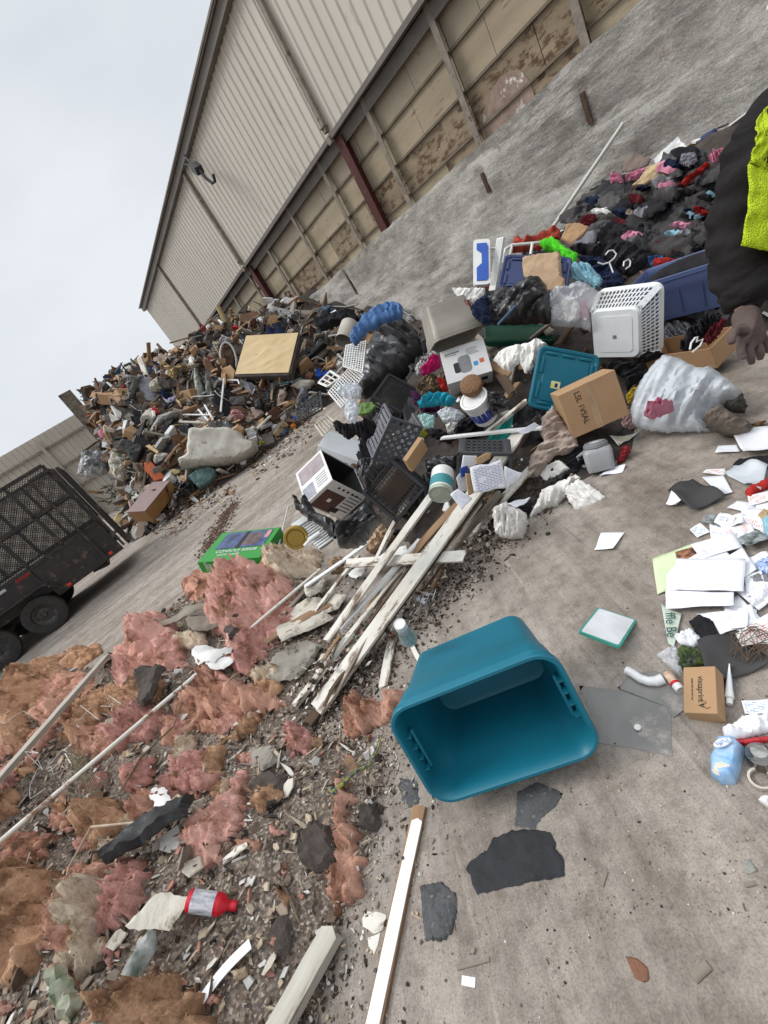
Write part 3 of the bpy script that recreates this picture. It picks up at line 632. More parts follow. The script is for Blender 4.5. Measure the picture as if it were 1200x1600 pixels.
def chips(name, n, area, size, mats, label, cat, thick=.25, flat=.6, up=.01, seed=1, rnd=1.6, stick=.2, field=None, parent=None, kind='stuff', zq=False):
    """loose fragments nobody could count: area() gives (x, y); one mesh"""
    R = random.Random(seed); V = []; F_ = []; MI = []; wt = [w for _, w in mats]; ids = list(range(len(mats)))
    for _ in range(n):
        q = area(R)
        if q is None: continue
        x, y = q[:2]; z = q[2] if len(q) > 2 and seed == 48 else hgt(x, y); s = size[0] * (size[1] / size[0]) ** (R.random() ** rnd); k = R.choice((4, 5, 5, 6)); el = R.uniform(.45, 1); th = s * thick * R.uniform(.3, 1)
        if R.random() < stick: el = R.uniform(.07, .2); s *= 1.8; k = 4
        tilt = R.gauss(0, flat); az = R.uniform(0, 6.28); Rm = Matrix.Rotation(az, 3, 'Z') @ Matrix.Rotation(tilt, 3, 'X') @ Matrix.Rotation(R.gauss(0, flat), 3, 'Y')
        b = len(V); pp = []
        for j in range(k):
            a = 6.283 * (j + R.uniform(-.28, .28)) / k; rr = R.uniform(.7, 1.1) * s / 2; pp.append((rr * math.cos(a), rr * math.sin(a) * el))
        o = Vector((x, y, z + up + abs(math.sin(tilt)) * s * el * .3 + th * .3))
        for sg, sc in ((-.5, 1), (.5, R.uniform(.8, 1))):
            for (a, c) in pp: V.append(tuple(o + Rm @ Vector((a * sc, c * sc, th * sg * R.uniform(.6, 1.2)))))
        mi = R.choices(ids, wt)[0]
        fs = [tuple(b + j for j in range(k - 1, -1, -1)), tuple(b + k + j for j in range(k))] + [(b + j, b + (j + 1) % k, b + k + (j + 1) % k, b + k + j) for j in range(k)]
        F_ += fs; MI += [mi] * len(fs)
    m = MB(); m.v = V; m.f = F_; m.m = MI
    return m.build(name, [a for a, _ in mats], parent, label=label, cat=cat, kind=kind)
# common materials
C = lambda h: hexc(h)
K_ = {}
def P(name, h, h2=None, **k): return M(name, h, h2, **k)
m_white = P('white_plastic', (.72, .72, .70), (.62, .62, .60), r=.4, b=.05, dirt=(.35, .32, .28), ds=9, dt=.66)
m_black = P('black_plastic', (.018, .018, .02), (.03, .03, .032), r=.42, b=.1)
m_bag = P('black_bag', (.014, .014, .016), (.028, .027, .028), s=5, r=.3, b=.35, bs=22, spec=.6)
m_card = P('cardboard', (.40, .25, .135), (.33, .20, .105), s=3, r=.85, b=.1, dirt=(.22, .13, .07), ds=9, dt=.66)
m_kraft = P('kraft_paper', (.43, .30, .19), (.34, .23, .14), s=5, r=.85, b=.5, bs=18)
m_paint = P('flaking_white_paint', (.66, .64, .58), (.50, .47, .41), s=7, r=.7, b=.8, bs=34, dirt=(.15, .10, .065), ds=16, dt=.535, stretch=(.3, 1, 1), det=9)
m_paint2 = P('clean_white_paint', (.76, .76, .74), (.66, .655, .63), s=2, r=.55, b=.3, bs=26, dirt=(.20, .16, .12), ds=9, dt=.68, stretch=(.35, 1, 1))
m_wood = P('raw_wood', (.30, .185, .10), (.17, .10, .06), s=6, r=.85, b=.4, bs=24, dirt=(.07, .045, .03), ds=9, dt=.6, stretch=(.15, 1, 1))
m_grey = P('weathered_wood', (.27, .235, .19), (.13, .105, .08), s=6, r=.9, b=.6, bs=26, dirt=(.06, .045, .035), ds=9, dt=.55, stretch=(.12, 1, 1))
m_dkwood = P('dark_wood', (.10, .06, .035), (.05, .032, .02), s=6, r=.85, b=.5, bs=24, stretch=(.15, 1, 1))
m_paper = P('paper', (.78, .79, .82), (.74, .75, .78), r=.8, b=.06)
m_steel = P('painted_steel', (.62, .60, .56), (.5, .47, .43), r=.45, b=.1, dirt=(.2, .1, .06), ds=22, dt=.6)
pm_doc = print_mat('printed_page', (.76, .77, .80), (.12, .13, .2), 34, 9, .46)
pm_let = print_mat('ruled_letter', (.76, .77, .82), (.3, .36, .55), 24, 5, .50, blot=.5)
pm_red = print_mat('red_leaflet', (.74, .73, .72), (.5, .05, .05), 12, 3, .4, blot=.45)
pm_col = print_mat('colour_leaflet', (.70, .72, .72), (.08, .2, .4), 9, 3, .42, blot=.42)
# ================= foreground: the teal tote =================
m_teal = P('teal_plastic', (.006, .14, .205), (.006, .12, .175), s=3, r=.42, b=.1, bs=120, dirt=(.07, .22, .27), ds=6, dt=.64, det=9)
def tote_mesh(w, d, h, mat, parent, base=.82, rim=.022, wall=.006, r=.07, slots=True):
    bw, bd = w * base, d * base; f = lambda t, g: (bw + (w - bw) * t - 2 * g, bd + (d - bd) * t - 2 * g)
    L_ = []
    for t, g in ((0, .012), (.02, 0), (.3, 0), (.62, 0), (.66, -.006), (.80, -.008), (.90, -.008)): a = f(t, g); L_.append((a[0], a[1], h * t, r * (.8 + .3 * t)))
    a = f(.905, 0); L_ += [(a[0] + .03, a[1] + .03, h * .91, r + .01), (w + rim, d + rim, h * .915, r + .012), (w + rim + .004, d + rim + .004, h * .99, r + .012), (w + rim, d + rim, h, r + .012), (w + .002, d + .002, h, r), (w - .006, d - .006, h - .006, r), (w - .018, d - .018, h - .03, r), ]
    for t in (.88, .80, .66, .62, .3, .03): a = f(t, wall + (.006 if t < .64 else 0)); L_.append((a[0], a[1], h * t, r * (.75 + .3 * t)))
    a = f(.0, wall + .02); L_.append((a[0], a[1], wall, r * .7))
    m = MB().rrect(L_, cap0=True, cap1=True, n=8); body = m.build('body', mat, parent, smooth=True, sharp=rad(32))
    if slots:
        for sx in (-1, 1):
            m = MB().box((sx * (w / 2 - .028), 0, h * .86), (.012, d * .42, .022), bev=.005)
            for k in range(4): m.box((sx * (w / 2 - .016), (k - 1.5) * d * .12, h * .87), (.02, .006, .05))
            m.build('grip', mat, parent, smooth=True)
    return body
w_, d_, h_ = .57, .37, .40
c = {'A': (-w_ / 2 - .01, d_ / 2 + .01, h_), 'B': (w_ / 2 + .01, d_ / 2 + .01, h_), 'Cc': (w_ / 2 + .01, -d_ / 2 - .01, h_), 'D': (-w_ / 2 - .01, -d_ / 2 - .01, h_), 'E': (-w_ * .41, d_ * .41, 0), 'F': (w_ * .41, d_ * .41, 0)}
X = pose([c[k] for k in 'A B Cc D E F'.split()], [(608, 1117), (862, 1008), (942, 1187), (688, 1272), (652, 1010), (798, 950)], dims=((-w_ / 2, -d_ / 2, 0), (w_ / 2, d_ / 2, h_)), sink=.004)
t = thing('storage_tote', 'empty teal plastic tote lying on its side in the foreground, open mouth towards the camera', 'tote', X)
tote_mesh(w_, d_, h_, m_teal, t)
# ================= foreground boards =================
def PL(nm, a, b, w, t, mat, label, **k): return plank(nm, a, b, w, t, mat, label, **k)
wb = PL('board', (583, 1625), (658, 1262), .056, .016, m_wood, 'white painted board with a bare wood end lying on the ground below the teal tote', rag=.004)
pb = plank('paint_layer', (583, 1625), (655, 1287), .046, .004, m_paint2, la=.016, lb=.016, rag=.012, seg=30, cat=None); pb.parent = wb; pb.matrix_parent_inverse = wb.matrix_world.inverted()
for x_, y_ in ((590, 1520), (632, 1345)): o = MB().lathe([(0, .002), (.006, .002), (.006, 0)], 8, X=Matrix.Translation(on(x_ + 2, y_) + Vector((0, 0, .0215)))).build('nail_hole', m_black); o.parent = wb; o.matrix_parent_inverse = wb.matrix_world.inverted()
o = PL('board', (430, 1640), (528, 1462), .075, .03, P('greyed_paint', (.50, .48, .42), (.34, .31, .26), s=7, r=.9, b=.9, bs=30, dirt=(.10, .08, .06), ds=12, dt=.58, stretch=(.15, 1, 1)), 'thick weathered grey-white moulding at the bottom edge of the photo', la=.02, lb=.02, rag=.02)
# long stack of planks reaching into the household goods
PLK = [((486, 1136), (845, 664), .06, .02, m_dkwood, .015, .06, 'long dark wet plank at the bottom of the white plank stack', 0),
 ((505, 1118), (822, 700), .085, .018, m_paint, .05, .12, 'longest white flaking plank on top of the plank stack', .15),
 ((468, 1112), (640, 905), .05, .02, m_paint, .04, .08, 'flaking white strip with dirt on it at the low left end of the plank stack', -.2),
 ((300 + 220, 1010), (706, 782), .05, .02, m_paint, .05, .16, 'white batten leaning beside the black milk crate', .2),
 ((545, 998), (672, 868), .035, .02, m_paint2, .09, .14, 'narrow clean white batten lying across the torn plaster', 0),
 ((600, 1075), (625, 960), .045, .012, m_paint, .0, .0, 'short white board end sticking out behind the small jar', 0),
 ((560, 906), (745, 900), .065, .014, m_paint, .17, .16, 'white flaking board lying crosswise over the plank stack', .2),
 ((640, 900), (745, 800), .06, .016, m_wood, .08, .14, 'bare brown plank between the white planks', .1),
 ((655, 930), (790, 790), .05, .016, m_grey, .02, .10, 'grey weathered plank under the long white plank', .1),
 ((690, 905), (765, 815), .04, .02, m_paint, .14, .16, 'short white batten on the stack under the food packets', .3),
 ((500, 965), (570, 880), .03, .02, m_paint, .05, .08, 'thin white strip pointing at the green box', 0),
 ((486, 930), (590, 860), .025, .018, m_paint2, .08, .1, 'thin white strip between cardboard and plaster', .3),
 ((735, 850), (838, 745), .055, .016, m_paint, .02, .07, 'white plank end at the right side of the stack', .1),
 ((420, 1010), (535, 940), .07, .012, m_wood, .04, .03, 'tan curved lath under the white battens', .1),
 ((440, 985), (520, 900), .04, .014, m_grey, .07, .09, 'grey lath over the torn insulation', .1),
 ((745, 625), (805, 672), .05, .03, m_grey, .10, .12, 'grey weathered board stub beside the teal lid', .1),
 ((770, 700), (835, 655), .035, .02, m_paint, .12, .15, 'white strip behind the grey plastic basket', .1),
 ((705, 712), (860, 700), .03, .015, m_paint2, .16, .16, 'white trim strip lying over the black cloth', .0),
 ((815, 570), (800, 640), .03, .02, m_grey, .1, .1, 'brown stick standing among white rags', .0),
 ((740, 560), (800, 590), .05, .02, m_grey, .12, .1, 'grey board under the dark green lid', .0),
 ((660, 1040), (640, 1000), .02, .01, m_paint, .0, .0, 'tiny white splinter beside the small jar', 0),
 ((598, 880), (650, 800), .045, .02, m_paint, .06, .12, 'white board beside the kraft paper', .0)]
for a, b, w, t_, mt, la, lb, lab, ro in PLK: PL('board', a, b, w * 1.28, t_, mt, lab, la=la, lb=lb, roll=ro, rag=.016, bow=random.uniform(-.008, .02))
RQ = random.Random(63)
for k in range(22):
    t_ = RQ.uniform(.0, .8); x0 = 500 + (822 - 500) * t_ + RQ.uniform(-34, 30); y0 = 1118 + (700 - 1118) * t_ + RQ.uniform(-30, 22); L_ = RQ.uniform(40, 130); an = -.92 + RQ.gauss(0, .13)
    PL('thin_strip', (x0, y0), (x0 + L_ * math.cos(an), y0 + L_ * math.sin(an)), RQ.uniform(.012, .035), .008, RQ.choice([m_paint, m_paint, m_grey, m_wood, m_dkwood, m_paint]), 'thin splintered strip of weathered trim packed in the plank stack', la=RQ.uniform(.03, .12), lb=RQ.uniform(.05, .15), rag=.02, roll=RQ.uniform(-.5, .5), bow=RQ.uniform(-.01, .02), group='thin strips in the plank stack')
# two long poles over the insulation
def pole(a, b, r, mat, label, la, lb, nm='pole', cat='pole', bend=0.):
    A = EYE + (on(*a) - EYE) * (1 - la); B = EYE + (on(*b) - EYE) * (1 - lb); pts = [A.lerp(B, i / 8) + Vector((0, 0, bend * math.sin(math.pi * i / 8))) for i in range(9)]
    return MB().tube(pts, r, 10).build(nm, mat, smooth=True, label=label, cat=cat)
m_pole = P('chipped_pole', (.68, .66, .60), (.60, .57, .50), s=5, r=.5, b=.1, dirt=(.22, .10, .05), ds=7, dt=.54)
pole((-12, 1325), (500, 890), .013, m_pole, 'long white and rusty pole lying diagonally across the pink insulation', .13, .09)
PL('board', (-15, 1290), (182, 1042), .075, .03, P('grey_batten', (.42, .39, .33), (.27, .24, .2), s=6, r=.9, b=.6, stretch=(.12, 1, 1), dirt=(.12, .1, .08), ds=9, dt=.6), 'long grey batten lying parallel to the white pole at the left edge', la=.12, lb=.10, rag=.02)
pole((432, 868), (450, 792), .01, m_steel, 'thin pale stick leaning behind the green box', .01, .05, 'stick', 'stick')
# small splinters and strips
PL('board', (322, 1565), (400, 1480), .035, .003, m_paper, 'curled white paper strip on the crushed debris', cat='strip', la=.02, lb=.03, bow=.01)
PL('board', (352, 1350), (392, 1322), .03, .006, m_paint, 'small white shard near the red bottle', cat='shard', la=.01, lb=.02)
# shingles
m_tar = P('tar_shingle', (.032, .033, .036), (.022, .022, .024), s=30, r=.85, b=.5, bs=150, dirt=(.11, .11, .11), ds=60, dt=.66)
m_tar2 = P('grey_shingle', (.10, .10, .105), (.06, .06, .062), s=20, r=.9, b=.6, bs=150, dirt=(.2, .19, .18), ds=50, dt=.58)
def flat(nm, px, mat, th, label, cat, jit=.004, **k): return puff(nm, px, mat, th, label, cat, edge=.004, amp=.9 if th > .005 else .25, fr=4, jit=jit, sp=k.pop('sp', None), **k)
flat('shingle', [(728, 1358), (740, 1342), (762, 1328), (768, 1312), (800, 1298), (830, 1296), (862, 1300), (870, 1325), (881, 1345), (883, 1370), (840, 1376), (747, 1398)], m_tar, .009, 'black tar shingle piece with one ragged side, largest on the bare ground', 'shingle')
flat('shingle', [(657, 1385), (690, 1378), (712, 1395), (715, 1425), (706, 1460), (690, 1472), (664, 1468), (660, 1420)], m_tar2, .009, 'grey worn shingle scrap beside the white board', 'shingle')
flat('shingle', [(808, 1238), (840, 1222), (880, 1240), (868, 1260), (845, 1280), (835, 1296), (805, 1290)], m_tar2, .004, 'thin dark shingle scrap sticking out from under the teal tote', 'shingle')
flat('shingle', [(625, 1215), (652, 1222), (655, 1255), (640, 1262), (628, 1250)], m_tar2, .004, 'dark scrap below the left corner of the teal tote', 'shingle')
m_glass = P('dusty_dark_plastic', (.20, .19, .175), (.125, .12, .112), s=5, r=.35, b=.05, dirt=(.30, .27, .24), ds=5, dt=.56, spec=.6)
flat('plastic_sheet', [(905, 1072), (965, 1078), (1048, 1102), (1050, 1182), (1000, 1172), (925, 1160), (935, 1150)], m_glass, .003, 'dusty translucent grey plastic sheet lying right of the teal tote', 'sheet', jit=.001)
flat('plastic_sheet', [(965, 1075), (985, 1055), (1025, 1048), (1075, 1080), (1068, 1110), (1052, 1122), (1040, 1104)], m_glass, .003, 'smaller grey plastic scrap behind the white bent pipe', 'sheet', lift=.004, jit=.001)
MB().lathe([(0, .004), (.011, .004), (.011, 0), (0, 0)], 20).build('plastic_disc', m_white, mat=Matrix.Translation(on(997, 1138, .004) + Vector((0, 0, .004))), smooth=True, label='round white disc on the dusty plastic sheet', cat='disc')
m_leaf = P('dead_leaf', (.19, .085, .045), (.13, .06, .03), s=20, r=.7, b=.4)
flat('leaf', [(978, 1495), (995, 1497), (1012, 1512), (1015, 1530), (1008, 1536), (992, 1528)], m_leaf, .004, 'single brown dead leaf with a curled stem on the bare ground', 'leaf', jit=.001)
flat('slate_chip', [(1160, 1348), (1172, 1342), (1184, 1362), (1168, 1367)], P('green_slate', (.27, .28, .24)), .006, 'pale green slate chip at the right edge', 'chip', jit=.001)
for q in (((1084, 1530), (1107, 1508), .02), ((715, 1514), (765, 1500), .008), ((1164, 1384), (1180, 1380), .01), ((941, 1385), (948, 1362), .008)): PL('wood_chip', q[0], q[1], q[2], .004, m_grey, 'small grey wood chip lying on the bare ground', cat='wood chip', group='small wood chips on the bare ground')
PL('paper_scrap', (722, 1532), (743, 1536), .02, .003, m_white, 'tiny white plastic strip on the bare ground', cat='scrap')
# ================= insulation =================
def insul(nm, a, b, sd_):
    m = bpy.data.materials.new(nm); m.use_nodes = True; t = m.node_tree; N = t.nodes.new; K = t.links.new; p = t.nodes['Principled BSDF']; p.inputs['Roughness'].default_value = 1; p.inputs['Specular IOR Level'].default_value = .05
    v = N('ShaderNodeTexCoord').outputs['Object']
    def nse(sc, d, r_): n = N('ShaderNodeTexNoise'); n.inputs['Scale'].default_value = sc; n.inputs['Detail'].default_value = d; n.inputs['Roughness'].default_value = r_; K(v, n.inputs['Vector']); return n.outputs['Fac']
    r = N('ShaderNodeValToRGB'); el = r.color_ramp.elements; [el.new(.5) for _ in range(4)]; pale = tuple(min(1, x * .55 + .38) for x in a)
    for q, (po, c) in zip(el, [(.30, (.08, .05, .035)), (.385, (.20, .11, .07)), (.44, b), (.53, a), (.62, tuple((x + y) / 2 for x, y in zip(a, b))), (.74, pale)]): q.position = po; q.color = (*c, 1)  # noise ramp paints dirt plus dark creases and pale highlights
    K(nse(5, 13, .74), r.inputs[0]); K(r.outputs[0], p.inputs['Base Color'])
    b1 = N('ShaderNodeBump'); b1.inputs['Strength'].default_value = .9; b1.inputs['Distance'].default_value = .006; K(nse(150, 6, .75), b1.inputs['Height']); b2 = N('ShaderNodeBump'); b2.inputs['Strength'].default_value = .8; b2.inputs['Distance'].default_value = .02; K(nse(26, 8, .7), b2.inputs['Height']); K(b1.outputs[0], b2.inputs['Normal']); K(b2.outputs[0], p.inputs['Normal']); return m
i_pink = insul('pink_insulation', (.72, .42, .35), (.50, .25, .19), 1)
i_sal = insul('salmon_insulation', (.66, .38, .28), (.40, .20, .135), 2)
i_org = insul('orange_insulation', (.58, .35, .22), (.31, .175, .10), 3)
i_tan = insul('tan_insulation', (.68, .56, .43), (.42, .30, .19), 4)
i_rose = insul('rose_insulation', (.64, .34, .29), (.40, .19, .155), 5)
INS = [(i_pink, .17, [(330, 955), (345, 915), (385, 895), (420, 890), (448, 905), (470, 935), (455, 965), (425, 985), (400, 1015), (380, 1045), (362, 1045), (368, 1005), (340, 990), (322, 985)], 'big pink insulation batt slab below the green box'),
 (i_pink, .15, [(180, 1050), (200, 1010), (225, 975), (262, 966), (290, 1000), (292, 1030), (270, 1050), (245, 1048), (225, 1085), (200, 1095), (188, 1075)], 'pale pink insulation hump left of the big slab'),
 (i_sal, .10, [(295, 925), (315, 900), (345, 895), (350, 925), (330, 935), (300, 940)], 'small salmon insulation tuft just under the green box'),
 (i_org, .10, [(45, 1050), (80, 1030), (120, 1020), (155, 1008), (162, 1020), (130, 1042), (100, 1050), (95, 1070), (50, 1062)], 'ragged orange insulation strip nearest the trailer wheels'),
 (i_org, .14, [(0, 1080), (40, 1062), (85, 1055), (80, 1085), (60, 1110), (40, 1150), (15, 1160), (-20, 1165), (-25, 1100)], 'orange-brown insulation mass at the left edge'),
 (i_sal, .10, [(60, 1085), (100, 1050), (140, 1055), (150, 1070), (125, 1105), (85, 1130), (65, 1120)], 'streaky salmon insulation roll behind the grey batten'),
 (i_org, .10, [(20, 1170), (40, 1120), (62, 1090), (72, 1110), (60, 1145), (40, 1180), (25, 1190)], 'orange insulation flap hanging beside the grey batten'),
 (i_pink, .06, [(40, 1170), (75, 1135), (100, 1115), (90, 1145), (65, 1180), (45, 1200)], 'pink insulation strip under the grey batten'),
 (i_rose, .06, [(-20, 1210), (10, 1190), (42, 1200), (30, 1225), (5, 1235), (-20, 1240)], 'rose insulation scrap at the left edge'),
 (i_rose, .11, [(172, 1172), (190, 1130), (208, 1098), (235, 1100), (262, 1112), (260, 1140), (235, 1158), (205, 1165), (180, 1178)], 'rose pink insulation fold under the white pole'),
 (i_sal, .13, [(255, 1165), (262, 1130), (290, 1095), (330, 1072), (380, 1068), (425, 1078), (448, 1100), (430, 1118), (395, 1115), (360, 1130), (320, 1128), (290, 1150), (270, 1168)], 'long salmon insulation roll in the middle of the debris'),
 (i_org, .08, [(365, 1155), (385, 1125), (420, 1110), (412, 1130), (390, 1150), (372, 1162)], 'small orange tuft below the salmon roll'),
 (i_rose, .09, [(250, 1262), (258, 1230), (275, 1205), (300, 1180), (345, 1170), (350, 1195), (320, 1210), (300, 1225), (280, 1245), (262, 1270)], 'rose insulation piece with torn edge beside the white shards'),
 (i_org, .08, [(330, 1235), (318, 1210), (345, 1170), (358, 1150), (352, 1190), (350, 1215), (345, 1245)], 'hanging orange tuft in the middle of the debris'),
 (i_pink, .06, [(285, 1320), (300, 1290), (340, 1260), (362, 1240), (380, 1200), (392, 1215), (385, 1262), (372, 1310), (345, 1318), (350, 1345), (330, 1360), (300, 1335)], 'flat pink insulation sheet above the red bottle'),
 (i_org, .14, [(128, 1320), (118, 1290), (135, 1262), (160, 1245), (195, 1262), (200, 1290), (175, 1312), (150, 1325)], 'round orange insulation tuft between pole and black plastic'),
 (i_sal, .09, [(200, 1262), (225, 1240), (245, 1235), (255, 1262), (235, 1290), (210, 1285)], 'salmon insulation scrap beside the black plastic'),
 (i_org, .20, [(-30, 1395), (20, 1360), (60, 1352), (100, 1365), (108, 1400), (95, 1450), (75, 1500), (40, 1540), (-30, 1545)], 'big orange-brown insulation heap at the lower left edge'),
 (i_sal, .13, [(95, 1480), (105, 1430), (110, 1390), (140, 1375), (165, 1350), (195, 1355), (170, 1395), (150, 1440), (135, 1480), (110, 1500)], 'salmon insulation wedge left of the white crusted batt'),
 (i_tan, .16, [(85, 1470), (105, 1430), (130, 1395), (152, 1360), (180, 1350), (192, 1372), (170, 1410), (165, 1450), (160, 1490), (150, 1525), (125, 1520), (105, 1500)], 'white crusted tan batt roll at the lower left'),
 (i_rose, .10, [(165, 1450), (172, 1400), (195, 1375), (225, 1345), (235, 1375), (222, 1400), (228, 1420), (200, 1440), (182, 1460)], 'rose insulation bunch right of the crusted batt'),
 (i_sal, .08, [(80, 1510), (100, 1505), (125, 1530), (115, 1560), (105, 1570), (92, 1545)], 'small salmon scrap near the bottom left'),
 (i_org, .20, [(150, 1620), (170, 1575), (205, 1545), (235, 1520), (270, 1525), (305, 1550), (330, 1585), (350, 1640), (150, 1640)], 'big orange tuft at the bottom edge'),
 (i_sal, .10, [(538, 1150), (545, 1095), (560, 1080), (568, 1110), (600, 1095), (636, 1082), (640, 1100), (610, 1130), (580, 1142), (555, 1160)], 'salmon scrap beside the left side of the teal tote'),
 (i_rose, .07, [(445, 1140), (470, 1135), (500, 1150), (490, 1175), (460, 1185), (445, 1165)], 'rusty pink scrap at the low end of the plank stack'),
 (i_sal, .07, [(525, 1235), (535, 1218), (550, 1235), (552, 1262), (545, 1290), (560, 1310), (572, 1350), (565, 1385), (540, 1420), (530, 1435), (515, 1400), (512, 1370), (525, 1340), (532, 1300), (522, 1270)], 'long hanging salmon insulation tail nearest the white board'),
 (i_tan, .12, [(408, 885), (425, 862), (470, 855), (505, 870), (500, 890), (470, 905), (440, 912), (425, 895)], 'tan batt hump behind the big pink slab'),
 (i_rose, .10, [(365, 1045), (380, 1010), (430, 985), (470, 950), (465, 985), (430, 1010), (405, 1040), (380, 1062)], 'rose insulation under the pole beside torn plaster'),
 (i_org, .08, [(205, 1100), (215, 1065), (245, 1050), (262, 1070), (250, 1095), (225, 1105)], 'brown orange tuft below the pale pink hump'),
 (i_sal, .1, [(300, 1070), (330, 1040), (345, 1045), (335, 1065), (310, 1085)], 'salmon tuft under the pole'),
 (i_org, .10, [(100, 1160), (120, 1120), (150, 1095), (165, 1110), (150, 1145), (120, 1170)], 'brown tuft between batten and pole'),
 (i_sal, .08, [(0, 1340), (20, 1310), (60, 1300), (90, 1320), (70, 1345), (30, 1355)], 'salmon scrap under the white pole at the left'),
]
RI = random.Random(31)
for mt, th, px, lab in INS: puff('insulation_scrap', px, mt, th * 1.4, lab, 'insulation', fr=RI.uniform(3.2, 5.2), fold=RI.uniform(.2, 1.5), wool=True, jit=.028, edge=th * 1.1, sp=.0125, fine=.008, sharp=rad(85), fuzz=.008, fz_n=3)
k = 0
while k < 84:
    if k < 34: x, y = RI.uniform(-10, 430), RI.uniform(985, 1330)
    else: x, y = RI.uniform(0, 560), RI.uniform(1010, 1590)
    q = on(x, y); j_ = int((q.y - GY0) / GS); i_ = int((q.x - GX0) / GS)
    if dC[j_, i_] < .15 or (255 < x < 410 and 1360 < y < 1460) or x + (y - 1000) * .25 > 560: continue
    k += 1; s_ = RI.uniform(16, 36) if k < 34 else RI.uniform(7, 24); az = RI.uniform(0, 6.3); n_ = RI.randint(7, 10); el = RI.uniform(.3, .7); th = s_ * .0028; an_ = RI.gauss(-.6, .5)
    px = []
    for j in range(n_):
        a_ = s_ * RI.uniform(.6, 1.35) * math.cos(6.283 * j / n_); b_ = el * s_ * RI.uniform(.6, 1.3) * math.sin(6.283 * j / n_); px.append((x + a_ * math.cos(an_) - b_ * math.sin(an_), y + a_ * math.sin(an_) + b_ * math.cos(an_)))
    puff('insulation_tuft', px, RI.choice([i_pink, i_sal, i_sal, i_org, i_rose, i_tan]), th, 'small loose insulation tuft lying in the crushed debris', 'insulation', fr=4, fold=RI.uniform(.2, 1.5), wool=True, jit=.012, edge=th, sp=.011, fine=.006, sharp=rad(85), fuzz=.007, fz_n=3, lift=RI.uniform(0, .03), group='small insulation tufts in the near heap')
# ================= heap of household goods =================
def cloth_m(name, q1, q2=None, **k):
    k.setdefault('s', 8); k.setdefault('r', .95); k.setdefault('b', .3); k.setdefault('bs', 90); return M(name, q1, q2, spec=.15, **k)
def cl(nm, px, mat, label, cat, th=.06, n=.4, hard=False, amp=.8, fr=4, **k):
    k.setdefault('jit', .004); return puff(nm, px, mat, th, label, cat, n=n, amp=amp, fr=fr, hard=hard, **k)
cb_black = cloth_m('black_cloth', (.012, .012, .014), (.026, .025, .028)); cb_navy = cloth_m('navy_cloth', (.012, .018, .045), (.02, .028, .06))
cb_char = cloth_m('charcoal_cloth', (.035, .035, .038), (.055, .053, .055)); cb_grey = cloth_m('grey_cloth', (.24, .24, .26), (.16, .16, .18))
cb_white = cloth_m('white_cloth', (.74, .72, .68), (.66, .64, .60)); cb_beige = cloth_m('beige_cloth', (.40, .32, .27), (.32, .25, .21))
cb_blue = cloth_m('blue_denim', (.09, .18, .36), (.06, .125, .27)); cb_lime = cloth_m('lime_cloth', (.10, .62, .03), (.07, .48, .02))
cb_sky = cloth_m('pale_blue_cloth', (.30, .52, .60), (.22, .42, .52)); cb_red = cloth_m('red_cloth', (.42, .03, .025), (.28, .02, .018)); cb_mag = cloth_m('magenta_cloth', (.55, .02, .16), (.4, .015, .11))
cb_pink = cloth_m('pink_cloth', (.60, .25, .34), (.5, .17, .26)); cb_purp = cloth_m('purple_cloth', (.06, .012, .055), (.035, .01, .035)); cb_teal = cloth_m('teal_cloth', (.03, .34, .45), (.02, .25, .35))
cb_leo = cloth_m('leopard_cloth', (.30, .22, .14), (.05, .035, .025), s=60, det=2); cb_bw = cloth_m('speckled_cloth', (.65, .62, .60), (.03, .03, .03), s=55, det=1)
cb_maroon = cloth_m('maroon_cloth', (.12, .015, .02), (.06, .01, .012)); cb_brown = cloth_m('brown_cloth', (.12, .075, .05), (.07, .045, .03)); cb_tan = cloth_m('tan_foam', (.52, .40, .24), (.42, .31, .18), r=1)
film = M('clear_film', (.80, .82, .85), (.70, .72, .76), s=7, r=.22, b=.6, bs=14, alpha=.42, spec=.6); film2 = M('milky_film', (.72, .76, .80), (.62, .67, .72), s=7, r=.22, b=1., bs=24, alpha=.66, spec=.7)
foam_m = M('charcoal_foam', (.05, .045, .043), (.032, .030, .030), s=5, r=.95, b=.3, bs=70, dirt=(.10, .092, .088), ds=6, dt=.56); foam_2 = M('dark_felt', (.022, .021, .022), (.035, .033, .034), s=6, r=.95, b=.3, bs=90); foam_3 = M('grey_felt_sheet', (.085, .08, .078), (.055, .052, .05), s=4, r=.95, b=.2)
